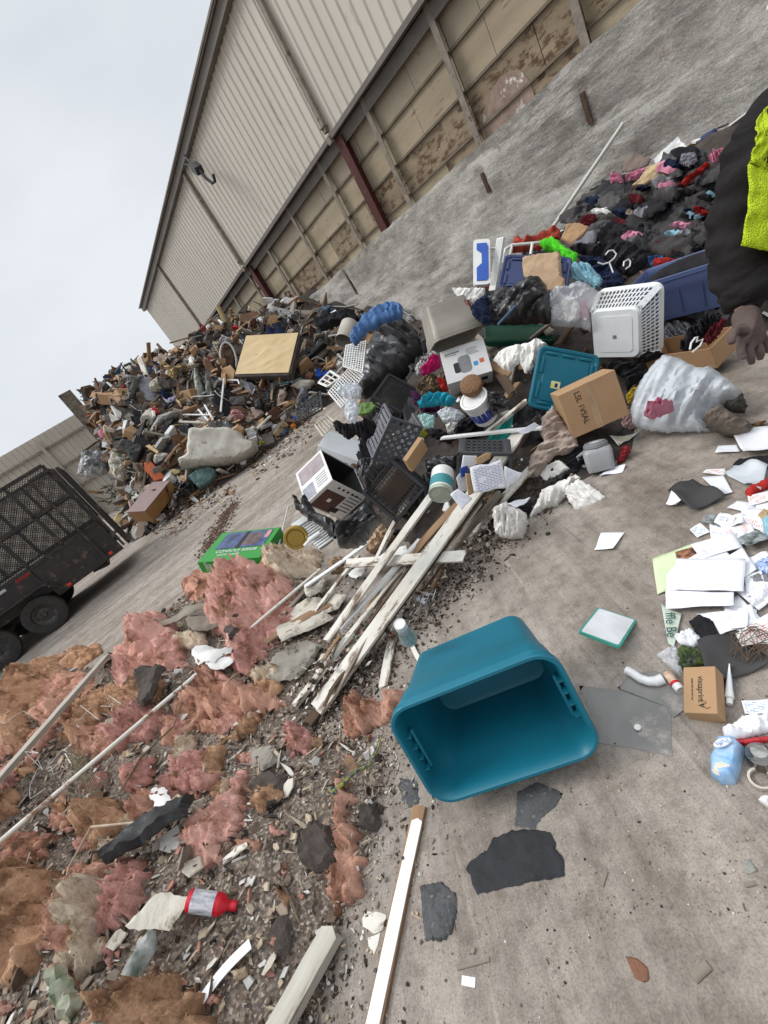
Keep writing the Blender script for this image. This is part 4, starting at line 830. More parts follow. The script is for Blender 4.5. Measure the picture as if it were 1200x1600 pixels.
# anonymous garments that fill the heap
R = random.Random(21)
def inB(R, lo=.15, amax=9.5):
    for _ in range(60):
        a, b = R.uniform(-1.5, amax), R.uniform(1.4, 9.2); p = UA * a + NB * b
        d = sdist(np.array([a]), np.array([b]), PB)[0]
        if d > lo: return p.x, p.y, a, b
pal = [cb_black, cb_black, cb_char, cb_navy, cb_black, cb_grey, cb_brown, cb_char, cb_maroon, m_bag, m_bag]
nmz = {'black_cloth': 'black', 'charcoal_cloth': 'charcoal', 'navy_cloth': 'navy', 'grey_cloth': 'grey', 'brown_cloth': 'brown', 'maroon_cloth': 'maroon', 'black_bag': 'shiny black'}
for k in range(105):
    q = inB(R, .12, 7.5 if k < 85 else 10)
    if q is None or (q[2] < 3.4 and q[3] > 5.6): continue
    s_ = R.uniform(.13, .32); px = []; nn_ = R.randint(6, 9); az = R.uniform(0, 6.3)
    for j in range(nn_):
        a_ = 6.283 * j / nn_; rr = s_ * R.uniform(.55, 1.15); px.append(Vector((q[0] + rr * math.cos(a_ + az), q[1] + .7 * rr * math.sin(a_ + az), 0)))
    mt = R.choice(pal); puff('garment', px, mt, R.uniform(.05, .13), 'rumpled dark garment or bag buried among the household goods', 'garment', 'up', amp=.9, fr=5, hard=R.random() < .4, jit=.01, raw=True, sp=s_ / 9, group='rumpled dark garments filling the household heap')
chips('loose_litter', 2600, lambda R: inB(R, .02), (.02, .16), [(m_grey, 2), (m_dkwood, 4), (m_black, 4), (m_card, 1.2), (m_white, .8), (m_paper, .9), (cb_brown, 3)], 'small loose litter lying between the household goods', 'litter', seed=5, flat=.5, up=.015)
# ---- rigid things: boxes, crates, tubs ----
def side_text(parent, s, size, mat, X): return textobj(s, size, mat, parent, X)
ink = M('black_ink', (.02, .02, .022), r=.6, b=0); inkw = M('white_ink', (.78, .78, .78), r=.6, b=0)
def decal(nm, mat, parent, x, y, w, h, X, t=.0012): return MB().box((x + w / 2, y + h / 2, 0), (w, h, t), X=X).build(nm, mat, parent)
# coffee maker carton, open end towards upper right
X = nbox((516, 750), (495, 698), (574, 780), (487, 788), (.33, .40, .30), XZ=(466, 738), YZ=(530, 814))
t = thing('appliance_carton', 'open white coffee maker carton with brown and lilac printing, lying on black bags', 'carton', X); a_, b_, c_ = .33, .40, .30
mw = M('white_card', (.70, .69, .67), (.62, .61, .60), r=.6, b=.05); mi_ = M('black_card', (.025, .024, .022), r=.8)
m = MB(); m.box((0, b_ / 2, c_ / 2), (.005, b_, c_)); m.box((a_ / 2, 0, c_ / 2), (a_ - .006, .005, c_)); m.box((a_, b_ / 2, c_ / 2), (.005, b_, c_)); m.box((a_ / 2, b_, c_ / 2), (a_ - .006, .005, c_)); m.box((a_ / 2, b_ / 2, c_), (a_ + .005, b_ + .005, .005)); m.build('carton', mw, t)
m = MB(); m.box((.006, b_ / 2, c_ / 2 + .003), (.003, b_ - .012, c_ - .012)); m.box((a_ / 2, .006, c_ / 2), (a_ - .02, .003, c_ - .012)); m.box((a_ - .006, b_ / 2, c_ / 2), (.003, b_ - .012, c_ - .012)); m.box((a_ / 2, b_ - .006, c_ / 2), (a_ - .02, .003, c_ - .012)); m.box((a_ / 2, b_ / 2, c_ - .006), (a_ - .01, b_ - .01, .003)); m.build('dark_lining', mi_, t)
lil = M('lilac_print', (.20, .155, .17), (.30, .25, .26), s=12, r=.5); bro = M('brown_print', (.085, .022, .014), (.05, .016, .012), s=9, r=.4); gpr = M('grey_print', (.16, .17, .22), (.3, .3, .34), s=30, r=.5)
XA = Matrix(((1, 0, 0, 0), (0, 0, 1, -.004), (0, 1, 0, 0), (0, 0, 0, 1)))      # x-z face at y=0
XB = Matrix(((0, 0, 1, -.004), (1, 0, 0, 0), (0, 1, 0, 0), (0, 0, 0, 1)))      # y-z face at x=0
decal('printed_panel', lil, t, .17, .02, .14, .26, XA); decal('printed_panel', gpr, t, .01, .17, .12, .12, XA)
for k in range(5): decal('printed_line', gpr, t, .04 + k * .022, .03, .006, .11, XA)
decal('printed_panel', bro, t, .03, .09, .21, .20, XB); decal('printed_disc', inkw, t, .115, .16, .035, .035, XB, .002); decal('printed_panel', mi_, t, .20, .22, .09, .05, XB, .0016)
for k in range(6): decal('printed_line', ink, t, .26, .04 + .035 * k, .12, .008, XB)
for k in range(5): decal('printed_mark', ink, t, .10 + .05 * k, .03, .02, .02, XB)
# heater carton: white with a kettle picture
X = nbox((700, 602), (769, 579), (705, 619), (688, 546), (.36, .19, .30), XY=(771, 598), XZ=(752, 529))
t = thing('appliance_carton', 'white appliance carton printed with a grey kettle and blue and orange squares', 'carton', X)
MB().box((.18, .095, .15), (.36, .19, .30), bev=.003).build('carton', mw, t)
XC = Matrix(((1, 0, 0, 0), (0, 0, 1, -.002), (0, 1, 0, 0), (0, 0, 0, 1)))
gk = M('kettle_grey', (.12, .12, .125), (.25, .25, .25), r=.3)
MB().rrect([(.10, .15, -.0005, .035), (.10, .15, .0008, .035)], X=XC @ XF((.17, .13, 0)), cap0=True).build('printed_kettle', gk, t); MB().rrect([(.05, .09, -.0005, .015), (.05, .09, .001, .015)], X=XC @ XF((.105, .115, 0)), cap0=True).build('printed_handle', ink, t)
decal('printed_square', M('blue_print', (.05, .30, .62)), t, .235, .09, .035, .035, XC); decal('printed_square', M('orange_print', (.70, .16, .06)), t, .285, .10, .035, .035, XC)
for k in range(5): decal('printed_line', gk, t, .20, .20 + .013 * k, .10 - .012 * (k % 3), .003, XC)
decal('printed_line', gk, t, .03, .25, .12, .009, XC); decal('printed_line', gk, t, .03, .235, .09, .005, XC); decal('printed_square', ink, t, .27, .0, .05, .05, Matrix(((1, 0, 0, 0), (0, 1, 0, .05), (0, 0, 1, -.001), (0, 0, 0, 1))))
# green console carton
X = nbox((410, 871), (437, 820), (417, 888), (306, 877), (.33, .09, .46), XZ=(358, 830), XY=(437, 842), YZ=(312, 901))
t = thing('games_carton', 'bright green games console carton lying on its back at the left end of the rubbish', 'carton', X)
gm = M('green_card', (.025, .27, .035), (.02, .22, .03), s=4, r=.4, b=.05); MB().box((.165, .045, .23), (.33, .09, .46), bev=.003).build('carton', gm, t)
XT = Matrix(((0, 1, 0, 0), (0, 0, 1, -.002), (-1, 0, 0, .46), (0, 0, 0, 1)))    # big face, u along the long side, v up the short side
def XTm(x, y, z=0): return XT @ Matrix.Translation((x, y, z))
decal('picture_panel', M('night_picture', (.012, .02, .05), (.10, .14, .30), s=14, r=.3), t, .06, .125, .36, .185, XT); decal('picture_panel', M('night_picture2', (.22, .12, .09), (.03, .03, .05), s=22, r=.3), t, .25, .15, .11, .13, XT, .0025); decal('picture_panel', ink, t, .215, .125, .03, .185, XT, .003); decal('picture_panel', M('flame_print', (.5, .12, .08), (.5, .4, .35), s=40), t, .385, .22, .03, .08, XT, .003)
XS = Matrix(((0, 0, 1, -.001), (0, -1, 0, .09), (-1, 0, 0, .46), (0, 0, 0, 1)))   # narrow side facing the camera
textobj('CONSOLE 500GB', .04, inkw, t, XTm(.24, .095)); textobj('WITH GAME', .03, inkw, t, XTm(.20, .055)); 
XN = Matrix(((0, 0, -1, -.0015), (0, -1, 0, .09), (-1, 0, 0, .46), (0, 0, 0, 1)))
def side(x, y, z=0): return Matrix(((0, 0, -1, -.0015), (0, -1, 0, .09), (-1, 0, 0, .46), (0, 0, 0, 1))) @ Matrix.Translation((x, y, z))
textobj('USED', .034, inkw, t, side(.055, .045) @ Matrix.Rotation(rad(-90), 4, 'Z')); textobj('DIGITAL\nEDITION', .012, inkw, t, side(.085, .045) @ Matrix.Rotation(rad(-90), 4, 'Z')); textobj('||I||', .03, inkw, t, side(.135, .045))
MB().box((0, 0, 0), (.07, .045, .002), X=side(.33, .05)).build('white_sticker', M('sticker', (.7, .7, .7), (.3, .3, .3), s=120, det=1), t); MB().box((0, 0, 0), (.03, .035, .002), X=side(.40, .05)).build('white_sticker', M('sticker', (.7, .7, .7)), t)
# grey crate with round holes
X = nbox((613, 651), (655, 669), (581, 721), (605, 630), (.27, .38, .27), XY=(629, 724), YZ=(573, 695))
t = thing('storage_crate', 'grey plastic storage crate with round holes tipped on its side', 'crate', X); m_gcr = M('grey_crate', (.13, .135, .15), (.10, .105, .12), r=.45, b=.05)
m = MB(); holed(m, .27, .38, 4, 6, .018, XF((0, 0, 0))); m.build('wall', m_gcr, t)
m = MB(); holed(m, .38, .27, 8, 7, .014, Matrix(((0, 0, 1, 0), (1, 0, 0, 0), (0, 1, 0, 0), (0, 0, 0, 1))), sy=1.2); m.build('wall', M('grey_crate_lit', (.22, .225, .25), r=.5), t)  # lighter copy of the crate grey paints this wall as lit
m = MB(); holed(m, .27, .27, 6, 6, .014, Matrix(((1, 0, 0, 0), (0, 0, 1, .38), (0, 1, 0, 0), (0, 0, 0, 1)))); m.build('wall', m_gcr, t)
m = MB(); holed(m, .38, .27, 8, 6, .014, Matrix(((0, 0, 1, .27), (1, 0, 0, 0), (0, 1, 0, 0), (0, 0, 0, 1)))); m.build('wall', m_gcr, t)
m = MB(); [m.beam(*p, .018, .018) for p in (((0, 0, 0), (.27, 0, 0)), ((0, 0, 0), (0, .38, 0)), ((.27, 0, 0), (.27, .38, 0)), ((0, .38, 0), (.27, .38, 0)), ((0, 0, 0), (0, 0, .27)), ((.27, 0, 0), (.27, 0, .27)), ((0, .38, 0), (0, .38, .27)), ((0, 0, .27), (0, .38, .27)), ((.27, .38, 0), (.27, .38, .27)))]; m.build('rim', m_gcr, t)
# black lattice crates
def lattice(t, w, d, h, n1, n2, mat, bar=.006, dens=1, wall_n=4):
    m = MB()
    for i in range(1, n1): m.beam((w * i / n1, 0, 0), (w * i / n1, d, 0), bar, bar)
    for i in range(1, n2): m.beam((0, d * i / n2, .004), (w, d * i / n2, .004), bar, bar)
    m.build('lattice_bottom', mat, t); m = MB()
    for (p, q) in (((0, 0), (w, 0)), ((w, 0), (w, d)), ((w, d), (0, d)), ((0, d), (0, 0))):
        m.beam((*p, 0), (*q, 0), .026, .026); m.beam((*p, h), (*q, h), .03, .03); m.beam((*p, 0), (*p, h), .03, .03)
        for k in range(1, 7): x_ = p[0] + (q[0] - p[0]) * k / 7, p[1] + (q[1] - p[1]) * k / 7; m.beam((*x_, 0), (*x_, h), .008, .008)
        for k in range(1, wall_n): m.beam((*p, h * k / wall_n), (*q, h * k / wall_n), .01, .01)
    m.build('frame', mat, t)
X = pose([(0, 0, 0), (.33, 0, 0), (.33, .33, 0), (0, .33, 0), (.33, 0, .28), (.33, .33, .28)], [(569, 768), (610, 720), (662, 762), (620, 813), (616, 716), (671, 758)], dims=((0, 0, 0), (.33, .33, .28)))
t = thing('milk_crate', 'black milk crate with its diamond lattice bottom towards the camera and brown cushion inside', 'crate', X); lattice(t, .33, .33, .28, 11, 11, m_black)
o = MB().box((.165, .165, .17), (.27, .2, .12), bev=.03).build('cushion', cb_brown, label='brown cushion held inside the black milk crate', cat='cushion', mat=X.copy())
X = pose([(0, 0, 0), (.36, 0, 0), (.36, .30, 0), (0, .30, 0)], [(580, 623), (610, 584), (648, 611), (630, 643)], dims=((0, 0, 0), (.36, .3, .13)))
t = thing('mesh_tray', 'flat black plastic mesh crate leaning below the big black bag', 'crate', X); lattice(t, .36, .30, .12, 20, 14, m_black, bar=.008, wall_n=2); MB().box((.18, .15, .006), (.14, .12, .006)).build('label_plate', m_black, t)
# basket with packets
X = pose([(0, 0, 0), (.30, 0, 0), (.31, .23, 0), (0, .23, 0), (.02, .01, .16), (.28, .01, .16)], [(721, 709), (794, 709), (800, 766), (711, 762), (728, 684), (786, 686)], dims=((0, 0, 0), (.3, .23, .16)))
t = thing('plastic_basket', 'dark grey plastic basket on its side holding food packets', 'basket', X); mgb = M('darkgrey_plastic', (.06, .062, .066), (.05, .05, .055), r=.45)
m = MB(); Ry = Matrix(((1, 0, 0, .045), (0, 0, 1, 0), (0, 1, 0, .01), (0, 0, 0, 1))); holed(m, .21, .14, 7, 4, .0125, Ry, t=.004); m.build('holed_wall', mgb, t)
m = MB(); m.box((.022, .004, .08), (.045, .02, .17), bev=.006); m.box((.278, .004, .08), (.045, .02, .17), bev=.006); m.box((.15, 0, .0), (.31, .02, .02)); m.box((0, .115, 0), (.014, .24, .02)); m.box((.30, .115, 0), (.014, .24, .02)); m.box((.15, .23, 0), (.31, .014, .02)); m.box((.15, .115, .165), (.28, .22, .006))
for k in range(5): m.box((.002, .04 + .04 * k, .08), (.006, .012, .15)); m.box((.3, .04 + .04 * k, .08), (.006, .012, .15))
m.build('frame', mgb, t, smooth=True)
# buckets and tubs
def axt(p, w1, q, w2): return atw(*p, w1), atw(*q, w2)
def tub(nm, label, cat, p, w1, q, w2, r, body, lid, band=None, bandm=None, lid_over=1.06, r2=None, handle=False, spin=0):
    A, B = axt(p, w1, q, w2); L_ = (B - A).length; X = axisX(A, B, spin); t = thing(nm, label, cat, X); r2 = r2 or r
    MB().lathe([(r, .012), (r, .02), (r2, L_ - .004), (r2 * .97, L_), (0, L_)], 32).build('body', body, t, smooth=True)
    MB().lathe([(0, -.004), (r * .84, -.004), (r * .86, .002), (r * .9, -.006), (r * lid_over, -.006), (r * lid_over, .02), (r, .022)], 32).build('lid', lid, t, smooth=True)
    if band: 
        z0, z1, a0_, a1_ = band; m = MB(); n = 18; vs = []
        for i in range(n + 1):
            a = a0_ + (a1_ - a0_) * i / n
            for z in (z0 * L_, z1 * L_): rr = (r + (r2 - r) * z / L_) + .0015; vs.append((rr * math.cos(a), rr * math.sin(a), z))
        m.add(vs, [(2 * i, 2 * i + 2, 2 * i + 3, 2 * i + 1) for i in range(n)]); m.build('printed_band', bandm, t, smooth=True)
    return t, X, L_
t, X, L_ = tub('bucket', 'white lidded bucket with a dark blue label on its side', 'bucket', (740, 623), 3.05, (760, 652), 3.20, .097, m_white, m_white, band=(.38, .8, 0, 6.28), bandm=M('navy_label', (.02, .04, .26), (.025, .05, .3), r=.4), r2=.088)
tub('supplement_tub', 'white tub with a teal label wedged between crate and basket', 'tub', (688, 772), 2.52, (692, 738), 2.64, .068, m_white, M('clear_lid', (.45, .48, .42), (.3, .34, .25), s=12, r=.3), band=(.18, .58, 0, 6.28), bandm=M('teal_label', (.05, .26, .27), (.04, .2, .22), s=9, r=.5), lid_over=1.02)
t, X, L_ = tub('pill_bottle', 'small clear pill bottle with white cap and teal label beside the plank stack', 'bottle', (625, 976), 1.72, (640, 1000), 1.80, .024, M('clear_bottle', (.55, .58, .58), r=.15, alpha=.7), m_white, band=(.35, .9, 0, 6.28), bandm=M('tealg_label', (.10, .22, .20), (.4, .42, .4), s=60, r=.4), lid_over=1.02, r2=.036)
A, B = axt((345, 1411), 1.55, (296, 1408), 1.55); X = axisX(A, B)
w0_ = (on(330, 1425) - EYE).dot(FW) - .02; A = atw(370, 1416, w0_); B = atw(294, 1407, w0_); L_ = (B - A).length; X = axisX(A, B); redp = M('red_bottle', (.55, .012, .025), (.45, .01, .02), r=.3)
t = thing('pill_bottle', 'red plastic bottle with a white printed label lying on the crushed debris', 'bottle', X)
k_ = L_ / .16; MB().lathe([(0, .002), (.013 * k_, .002), (.014 * k_, 0), (.014 * k_, .02 * k_), (.012 * k_, .022 * k_), (.016 * k_, .03 * k_), (.029 * k_, .048 * k_), (.031 * k_, .055 * k_), (.031 * k_, .15 * k_), (.028 * k_, .16 * k_), (0, .16 * k_)], 28).build('body', redp, t, smooth=True)
MB().lathe([(.0316 * k_, .07 * k_), (.0316 * k_, .145 * k_)], 28).build('printed_label', M('pill_label', (.62, .62, .64), (.18, .18, .22), s=55, det=3, r=.5, stretch=(1, 1, .3)), t, smooth=True)
MB().lathe([(.0142 * k_, .004 * k_), (.0152 * k_, .006 * k_), (.0142 * k_, .009 * k_), (.0152 * k_, .012 * k_), (.0142 * k_, .015 * k_)], 24).build('screw_thread', redp, t, smooth=True)
# wicker bowl
A, B = axt((734, 598), 3.0, (741, 612), 3.1); MB().lathe([(0, .0), (.055, .0), (.075, .012), (.08, .05), (.066, .085), (.06, .083), (.072, .05), (0, .02)], 30).build('wicker_bowl', M('wicker', (.22, .115, .055), (.12, .06, .03), s=50, r=.8, b=1, bs=60), mat=axisX(A, B), smooth=True, label='small brown wicker bowl upside down between carton and bucket', cat='bowl')
# detergent tub
A = on(940, 735, .0) + Vector((0, 0, .005)); B = atw(928, 687, (A - EYE).dot(FW) - .03); X = axisX(A, B, rad(20)); L_ = (B - A).length; k_ = L_ / .2; gdt = M('grey_detergent', (.33, .335, .34), (.28, .285, .29), r=.4, b=.05)
t = thing('detergent_tub', 'grey plastic detergent tub with a round screw lid and side handle', 'tub', X)
MB().rrect([(.15, .13, .004, .02), (.16, .14, .02, .03), (.17, .15, .12, .03), (.16, .14, .145, .05), (.12, .12, .155, .055)], cap0=True, X=Matrix.Scale(k_, 4)).build('body', gdt, t, smooth=True)
MB().lathe([(.062, .15), (.072, .155), (.072, .175), (.064, .178), (.064, .185), (.05, .188), (.04, .182), (0, .182)], 32, X=Matrix.Scale(k_, 4)).build('lid', M('detergent_lid', (.26, .265, .27), r=.35), t, smooth=True)
MB().lathe([(.0, .1835), (.03, .1835), (.03, .1825)], 24, X=Matrix.Scale(k_, 4)).build('lid_emblem', inkw, t)
MB().tube([(.08, -.03, .13), (.115, -.035, .115), (.12, -.035, .06), (.08, -.03, .04)], .012, 8, X=Matrix.Scale(k_, 4)).build('handle', gdt, t, smooth=True)
for k in range(5): MB().box((0, -.0765, .04 + .014 * k), (.12, .002, .005), X=Matrix.Scale(k_, 4)).build('printed_line', M('dim_print', (.16, .16, .17)), t)
# totes and lids
def lid_mesh(t, w, d, mat, ribs=True):
    MB().rrect([(w, d, 0, .05), (w, d, .018, .05), (w - .02, d - .02, .024, .045), (w - .05, d - .05, .02, .04), (w - .06, d - .06, .012, .04), (w - .13, d - .13, .012, .03), (w - .14, d - .14, .018, .03)], cap0=True, n=5).build('panel', mat, t, smooth=True, sharp=rad(25))
    if ribs:
        m = MB()
        for k in (-1, 0, 1): m.box((w * .27 * k, d / 2 - .048, .018), (w * .2, .02, .012), bev=.003); m.box((w * .27 * k, -d / 2 + .048, .018), (w * .2, .02, .012), bev=.003)
        for k in (-1, 1): m.box((w / 2 - .048, d * .2 * k, .018), (.02, d * .26, .012), bev=.003); m.box((-w / 2 + .048, d * .2 * k, .018), (.02, d * .26, .012), bev=.003)
        m.build('rib', mat, t, smooth=True)
def quad_pose(wd, d, px, h=0., **k): return pose([(-wd / 2, d / 2, h), (wd / 2, d / 2, h), (wd / 2, -d / 2, h), (-wd / 2, -d / 2, h)], px, dims=((-wd / 2, -d / 2, 0), (wd / 2, d / 2, h)), **k)
X = quad_pose(.47, .47, [(847, 540), (936, 553), (921, 655), (822, 634)], h=.02); t = thing('tote_lid', 'teal square tote lid leaning against the rubbish behind the written cardboard box', 'lid', X); lid_mesh(t, .47, .47, m_teal)
MB().box((-.06, -.04, .020), (.07, .055, .002)).build('warning_sticker', M('yellow_sticker', (.62, .55, .12), (.7, .7, .6), s=30, det=1), t); MB().box((-.055, -.042, .0215), (.02, .03, .001)).build('warning_mark', ink, t)
X = quad_pose(.18, .46, [(797, 640), (818, 655), (788, 695), (760, 687)], h=.02); t = thing('tote_lid', 'narrow bright teal plastic lid end sticking out of the plank stack', 'lid', X); mtl = M('jade_plastic', (.0, .27, .23), (.0, .23, .2), r=.35); MB().box((0, 0, .01), (.18, .46, .02), bev=.004).build('panel', mtl, t); m = MB(); m.box((-.055, 0, .024), (.02, .45, .012), bev=.003); m.box((-.02, 0, .024), (.01, .45, .012), bev=.003); m.build('rib', mtl, t)
X = quad_pose(.56, .38, [(792, 393), (893, 405), (889, 454), (774, 456)], h=.02, w=3.75); t = thing('tote_lid', 'navy blue tote lid standing behind the kraft paper', 'lid', X); lid_mesh(t, .56, .38, M('navy_plastic', (.025, .04, .125), (.02, .033, .1), r=.4))
X = quad_pose(.52, .22, [(762, 507), (857, 504), (874, 532), (751, 532)], h=.06); t = thing('tote_lid', 'dark green tote lid lying upside down below the black bag', 'lid', X); gl = M('green_plastic', (.012, .085, .05), (.01, .07, .042), r=.4); MB().rrect([(.50, .20, .0, .04), (.52, .22, .01, .05), (.52, .22, .05, .05), (.50, .20, .06, .05), (.44, .16, .05, .04)], cap0=True).build('panel', gl, t, smooth=True, sharp=rad(25))
w_, d_, h_ = .50, .37, .36; bt = M('taupe_plastic', (.30, .275, .23), (.26, .235, .2), r=.42, b=.05)
X = pose([(-w_ / 2, d_ / 2, h_), (w_ / 2, d_ / 2, h_), (-w_ * .41, d_ * .41, 0), (w_ * .41, d_ * .41, 0), (-w_ / 2, -d_ / 2, h_), (-w_ * .41, -d_ * .41, 0)], [(680, 533), (757, 508), (672, 476), (714, 461), (672, 572), (662, 486)], w=3.9, dims=((-w_ / 2, -d_ / 2, 0), (w_ / 2, d_ / 2, h_)))
t = thing('storage_tote', 'taupe plastic tote tipped over with its dark mouth towards the white kettle carton', 'tote', X); tote_mesh(w_, d_, h_, bt, t, r=.05)
w_, d_, h_ = .78, .42, .36; bb = M('slate_blue_plastic', (.075, .105, .22), (.065, .09, .19), s=3, r=.42, b=.05)
X = pose([(-w_ / 2, -d_ / 2, h_), (w_ / 2, -d_ / 2, h_), (-w_ * .41, -d_ * .41, 0), (w_ * .41, -d_ * .41, 0), (-w_ / 2, d_ / 2, h_)], [(979, 443), (1165, 388), (1030, 512), (1155, 482), (1003, 420)], dims=((-w_ / 2, -d_ / 2, 0), (w_ / 2, d_ / 2, h_)), sink=.04)
t = thing('storage_tote', 'long slate blue tote full of clothes behind the worker', 'tote', X); tote_mesh(w_, d_, h_, bb, t, r=.04, base=.82)
for x_ in (-.2, -.05, .1, .25): MB().beam((x_, -d_ / 2 * .86 - .002, .05), (x_ * 1.05, -d_ / 2 * .98, .26), .006, .012).build('rib', bb, t)
XT2 = X.copy()
MB().lathe([(0, 0)] + [(.15 * math.sin(a), .11 * math.cos(a)) for a in np.linspace(3.1, .02, 10)], 20, sx=2.2).build('clothes_bundle', cb_black, mat=X @ XF((0, 0, .29)), smooth=True, label='black clothes bundled inside the slate blue tote', cat='clothes')
# laundry basket
X = pose([(-.19, -.20, 0), (.19, -.20, 0), (.19, .20, 0), (-.19, .20, 0), (-.24, -.27, .26), (.24, -.27, .26), (.24, .27, .26)], [(927, 486), (999, 480), (996, 562), (926, 562), (938, 456), (1031, 442), (1034, 545)][:7], zs=1, dims=((-.24, -.27, 0), (.24, .27, .27)))
lbx = thing('laundry_basket', 'white plastic laundry basket lying on its side with its solid base towards the camera', 'basket', X); mlb = M('laundry_white', (.72, .74, .74), (.66, .68, .68), r=.38, b=.03)
MB().rrect([(.37, .39, 0, .06), (.38, .40, .01, .06), (.39, .415, .03, .06), (.385, .41, .032, .06)], cap0=True).build('base', mlb, lbx, smooth=True, sharp=rad(30)); MB().rrect([(.28, .30, -.004, .03), (.28, .30, .0, .03)], cap0=True).build('base_panel', mlb, lbx); MB().box((0, .02, -.005), (.03, .03, .002)).build('emblem', M('grey_emblem', (.2, .2, .2)), lbx)
m = MB(); T = lambda x, y, t_: (x * (.39 + .09 * t_) / .39, y * (.41 + .13 * t_) / .41, .03 + .20 * t_)
pr_ = []
for sx in (-1, 1): pr_ += [((sx * .195, -.15 + .3 * k / 12), 0) for k in range(13)]
for sy in (-1, 1): pr_ += [((-.14 + .28 * k / 11, sy * .205), 1) for k in range(12)]
for (x_, y_), _ in pr_: m.beam(T(x_, y_, 0), T(x_, y_, 1), .010, .006)
for t_ in (.0, .25, .5, .75, 1.): q = [T(sx * .195, sy * .205, t_) for sx, sy in ((-1, -1), (1, -1), (1, 1), (-1, 1))]; [m.beam(q[i], q[(i + 1) % 4], .008, .010) for i in range(4)]
for sx in (-1, 1):
    for sy in (-1, 1): m.beam(T(sx * .185, sy * .195, 0), T(sx * .19, sy * .2, 1), .05, .02)
m.build('lattice_wall', mlb, lbx)
MB().rrect([(.47, .53, .225, .07), (.50, .56, .235, .07), (.52, .58, .262, .07), (.50, .56, .265, .07), (.475, .535, .24, .07)], cap1=False).build('rim', mlb, lbx, smooth=True, sharp=rad(40))
# cardboard boxes
X = pose([(0, 0, 0), (.40, 0, 0), (.40, .34, 0), (0, .34, 0), (0, 0, .22)], [(866, 617), (960, 577), (980, 652), (906, 687), (860, 611)], dims=((0, 0, 0), (.4, .34, .22)))
t = thing('cardboard_box', 'closed cardboard box with black handwriting along its left side', 'box', X); MB().box((.2, .17, .11), (.40, .34, .22), bev=.004).build('carton', m_card, t); XF_ = Matrix(((1, 0, 0, 0), (0, 1, 0, 0), (0, 0, 1, -.002), (0, 0, 0, 1)))
textobj('LSL 1VSAL', .055, ink, t, Matrix(((0, -1, 0, .12), (1, 0, 0, .15), (0, 0, 1, -.002), (0, 0, 0, 1))) @ Matrix.Scale(-1, 4, (0, 1, 0)))
MB().box((.2, .17, -.001), (.05, .34, .001)).build('packing_tape', M('tape', (.42, .28, .16), r=.25), t)
X = nbox((1113, 542), (1148, 507), (1116, 579), (1008, 562), (.26, .17, .55), XY=(1150, 538))
t = thing('cardboard_box', 'open cardboard box overflowing with clothes beside the worker', 'box', X); m = MB(); m.box((.13, .085, 0), (.26, .17, .005)); m.box((0, .085, .275), (.005, .17, .545)); m.box((.26, .085, .275), (.005, .17, .545)); m.box((.13, .085, .55), (.26, .17, .005)); m.box((.13, .17, .275), (.265, .005, .555)); m.build('carton', m_card, t)
# broken beige carton below the grey crate
X = quad_pose(.22, .16, [(634, 722), (658, 682), (668, 704), (643, 735)], h=.03, w=2.75); MB().box((0, 0, .02), (.22, .16, .04), bev=.004).build('cardboard_box', m_card, mat=X, label='small torn cardboard carton under the grey crate', cat='box')
# play easel: white panel with blue inset, white stand, chair tubes, red cushion
# ================= soft and odd things of the household heap =================
def rel(ox, oy, k, *p): return [(ox + x / k, oy + y / k) for x, y in p]
m_bl = M('playset_blue', (.015, .09, .42), (.012, .075, .36), r=.4)
# play easel and chair
X = quad_pose(.14, .5, [(741, 374), (764, 373), (766, 443), (740, 446)], h=.03, w=4.1)
t = thing('play_panel', 'white toy panel with a blue inset standing at the upper left of the household heap', 'toy', X)
MB().rrect([(.15, .5, 0, .03), (.15, .5, .03, .03)], cap0=True).build('panel', m_white, t); MB().add([(-.045, .2, .033), (.045, .2, .033), (.06, .15, .033), (.06, -.18, .033), (.045, -.21, .033), (-.045, -.21, .033), (-.045, -.07, .033), (-.0, -.02, .033), (-.0, .09, .033), (-.045, .13, .033)], [tuple(range(10))]).build('blue_inset', m_bl, t, solid=.003)
def seg(px, w, r, nm, mat, label=None, cat=None, parent=None, n=8, closed=False):
    pts = [atw(x, y, w if not isinstance(w, (list, tuple)) else w[i]) for i, (x, y) in enumerate(px)]
    return MB().tube(pts, r, n, closed=closed).build(nm, mat, parent, smooth=True, label=label, cat=cat)
t = thing('folding_chair', 'white tube folding chair with a red cushion lying against the concrete wall', 'chair')
seg([(786, 412), (787, 398), (790, 389), (800, 383), (844, 379)], 4.25, .014, 'frame', m_white, parent=t); seg([(796, 402), (800, 384)], 4.2, .012, 'frame', m_white, parent=t); seg([(829, 398), (832, 380)], 4.2, .014, 'frame', m_white, parent=t); seg([(764, 388), (776, 388)], 4.2, .012, 'frame', m_white, parent=t); seg([(764, 428), (772, 428)], 4.2, .012, 'frame', m_white, parent=t)
cl('cushion', [(802, 388), (803, 371), (810, 368), (818, 376), (840, 368), (868, 353), (875, 358), (876, 374), (860, 384), (840, 392), (800, 396)], M('red_cushion', (.34, .045, .025), (.28, .04, .02), r=.9, b=.2), None, None, .09, depth=4.4, parent=t, sp=.02)
cl('cushion', [(771, 412), (774, 440), (768, 452), (740, 450), (744, 446), (764, 444), (766, 425)], M('red_cushion', ()), None, None, .05, depth=4.4, parent=t, sp=.02)
X = quad_pose(.1, .5, [(774, 373), (788, 369), (772, 454), (765, 454)], h=.04, w=4.15); t = thing('toy_frame', 'white ribbed plastic upright standing right of the blue toy panel', 'toy', X); MB().box((0, 0, .02), (.1, .5, .04), bev=.006).build('upright', m_white, t); m = MB(); [m.box((-.03 + .02 * k, .02, .042), (.004, .44, .008)) for k in range(4)]; m.build('ribs', m_white, t)
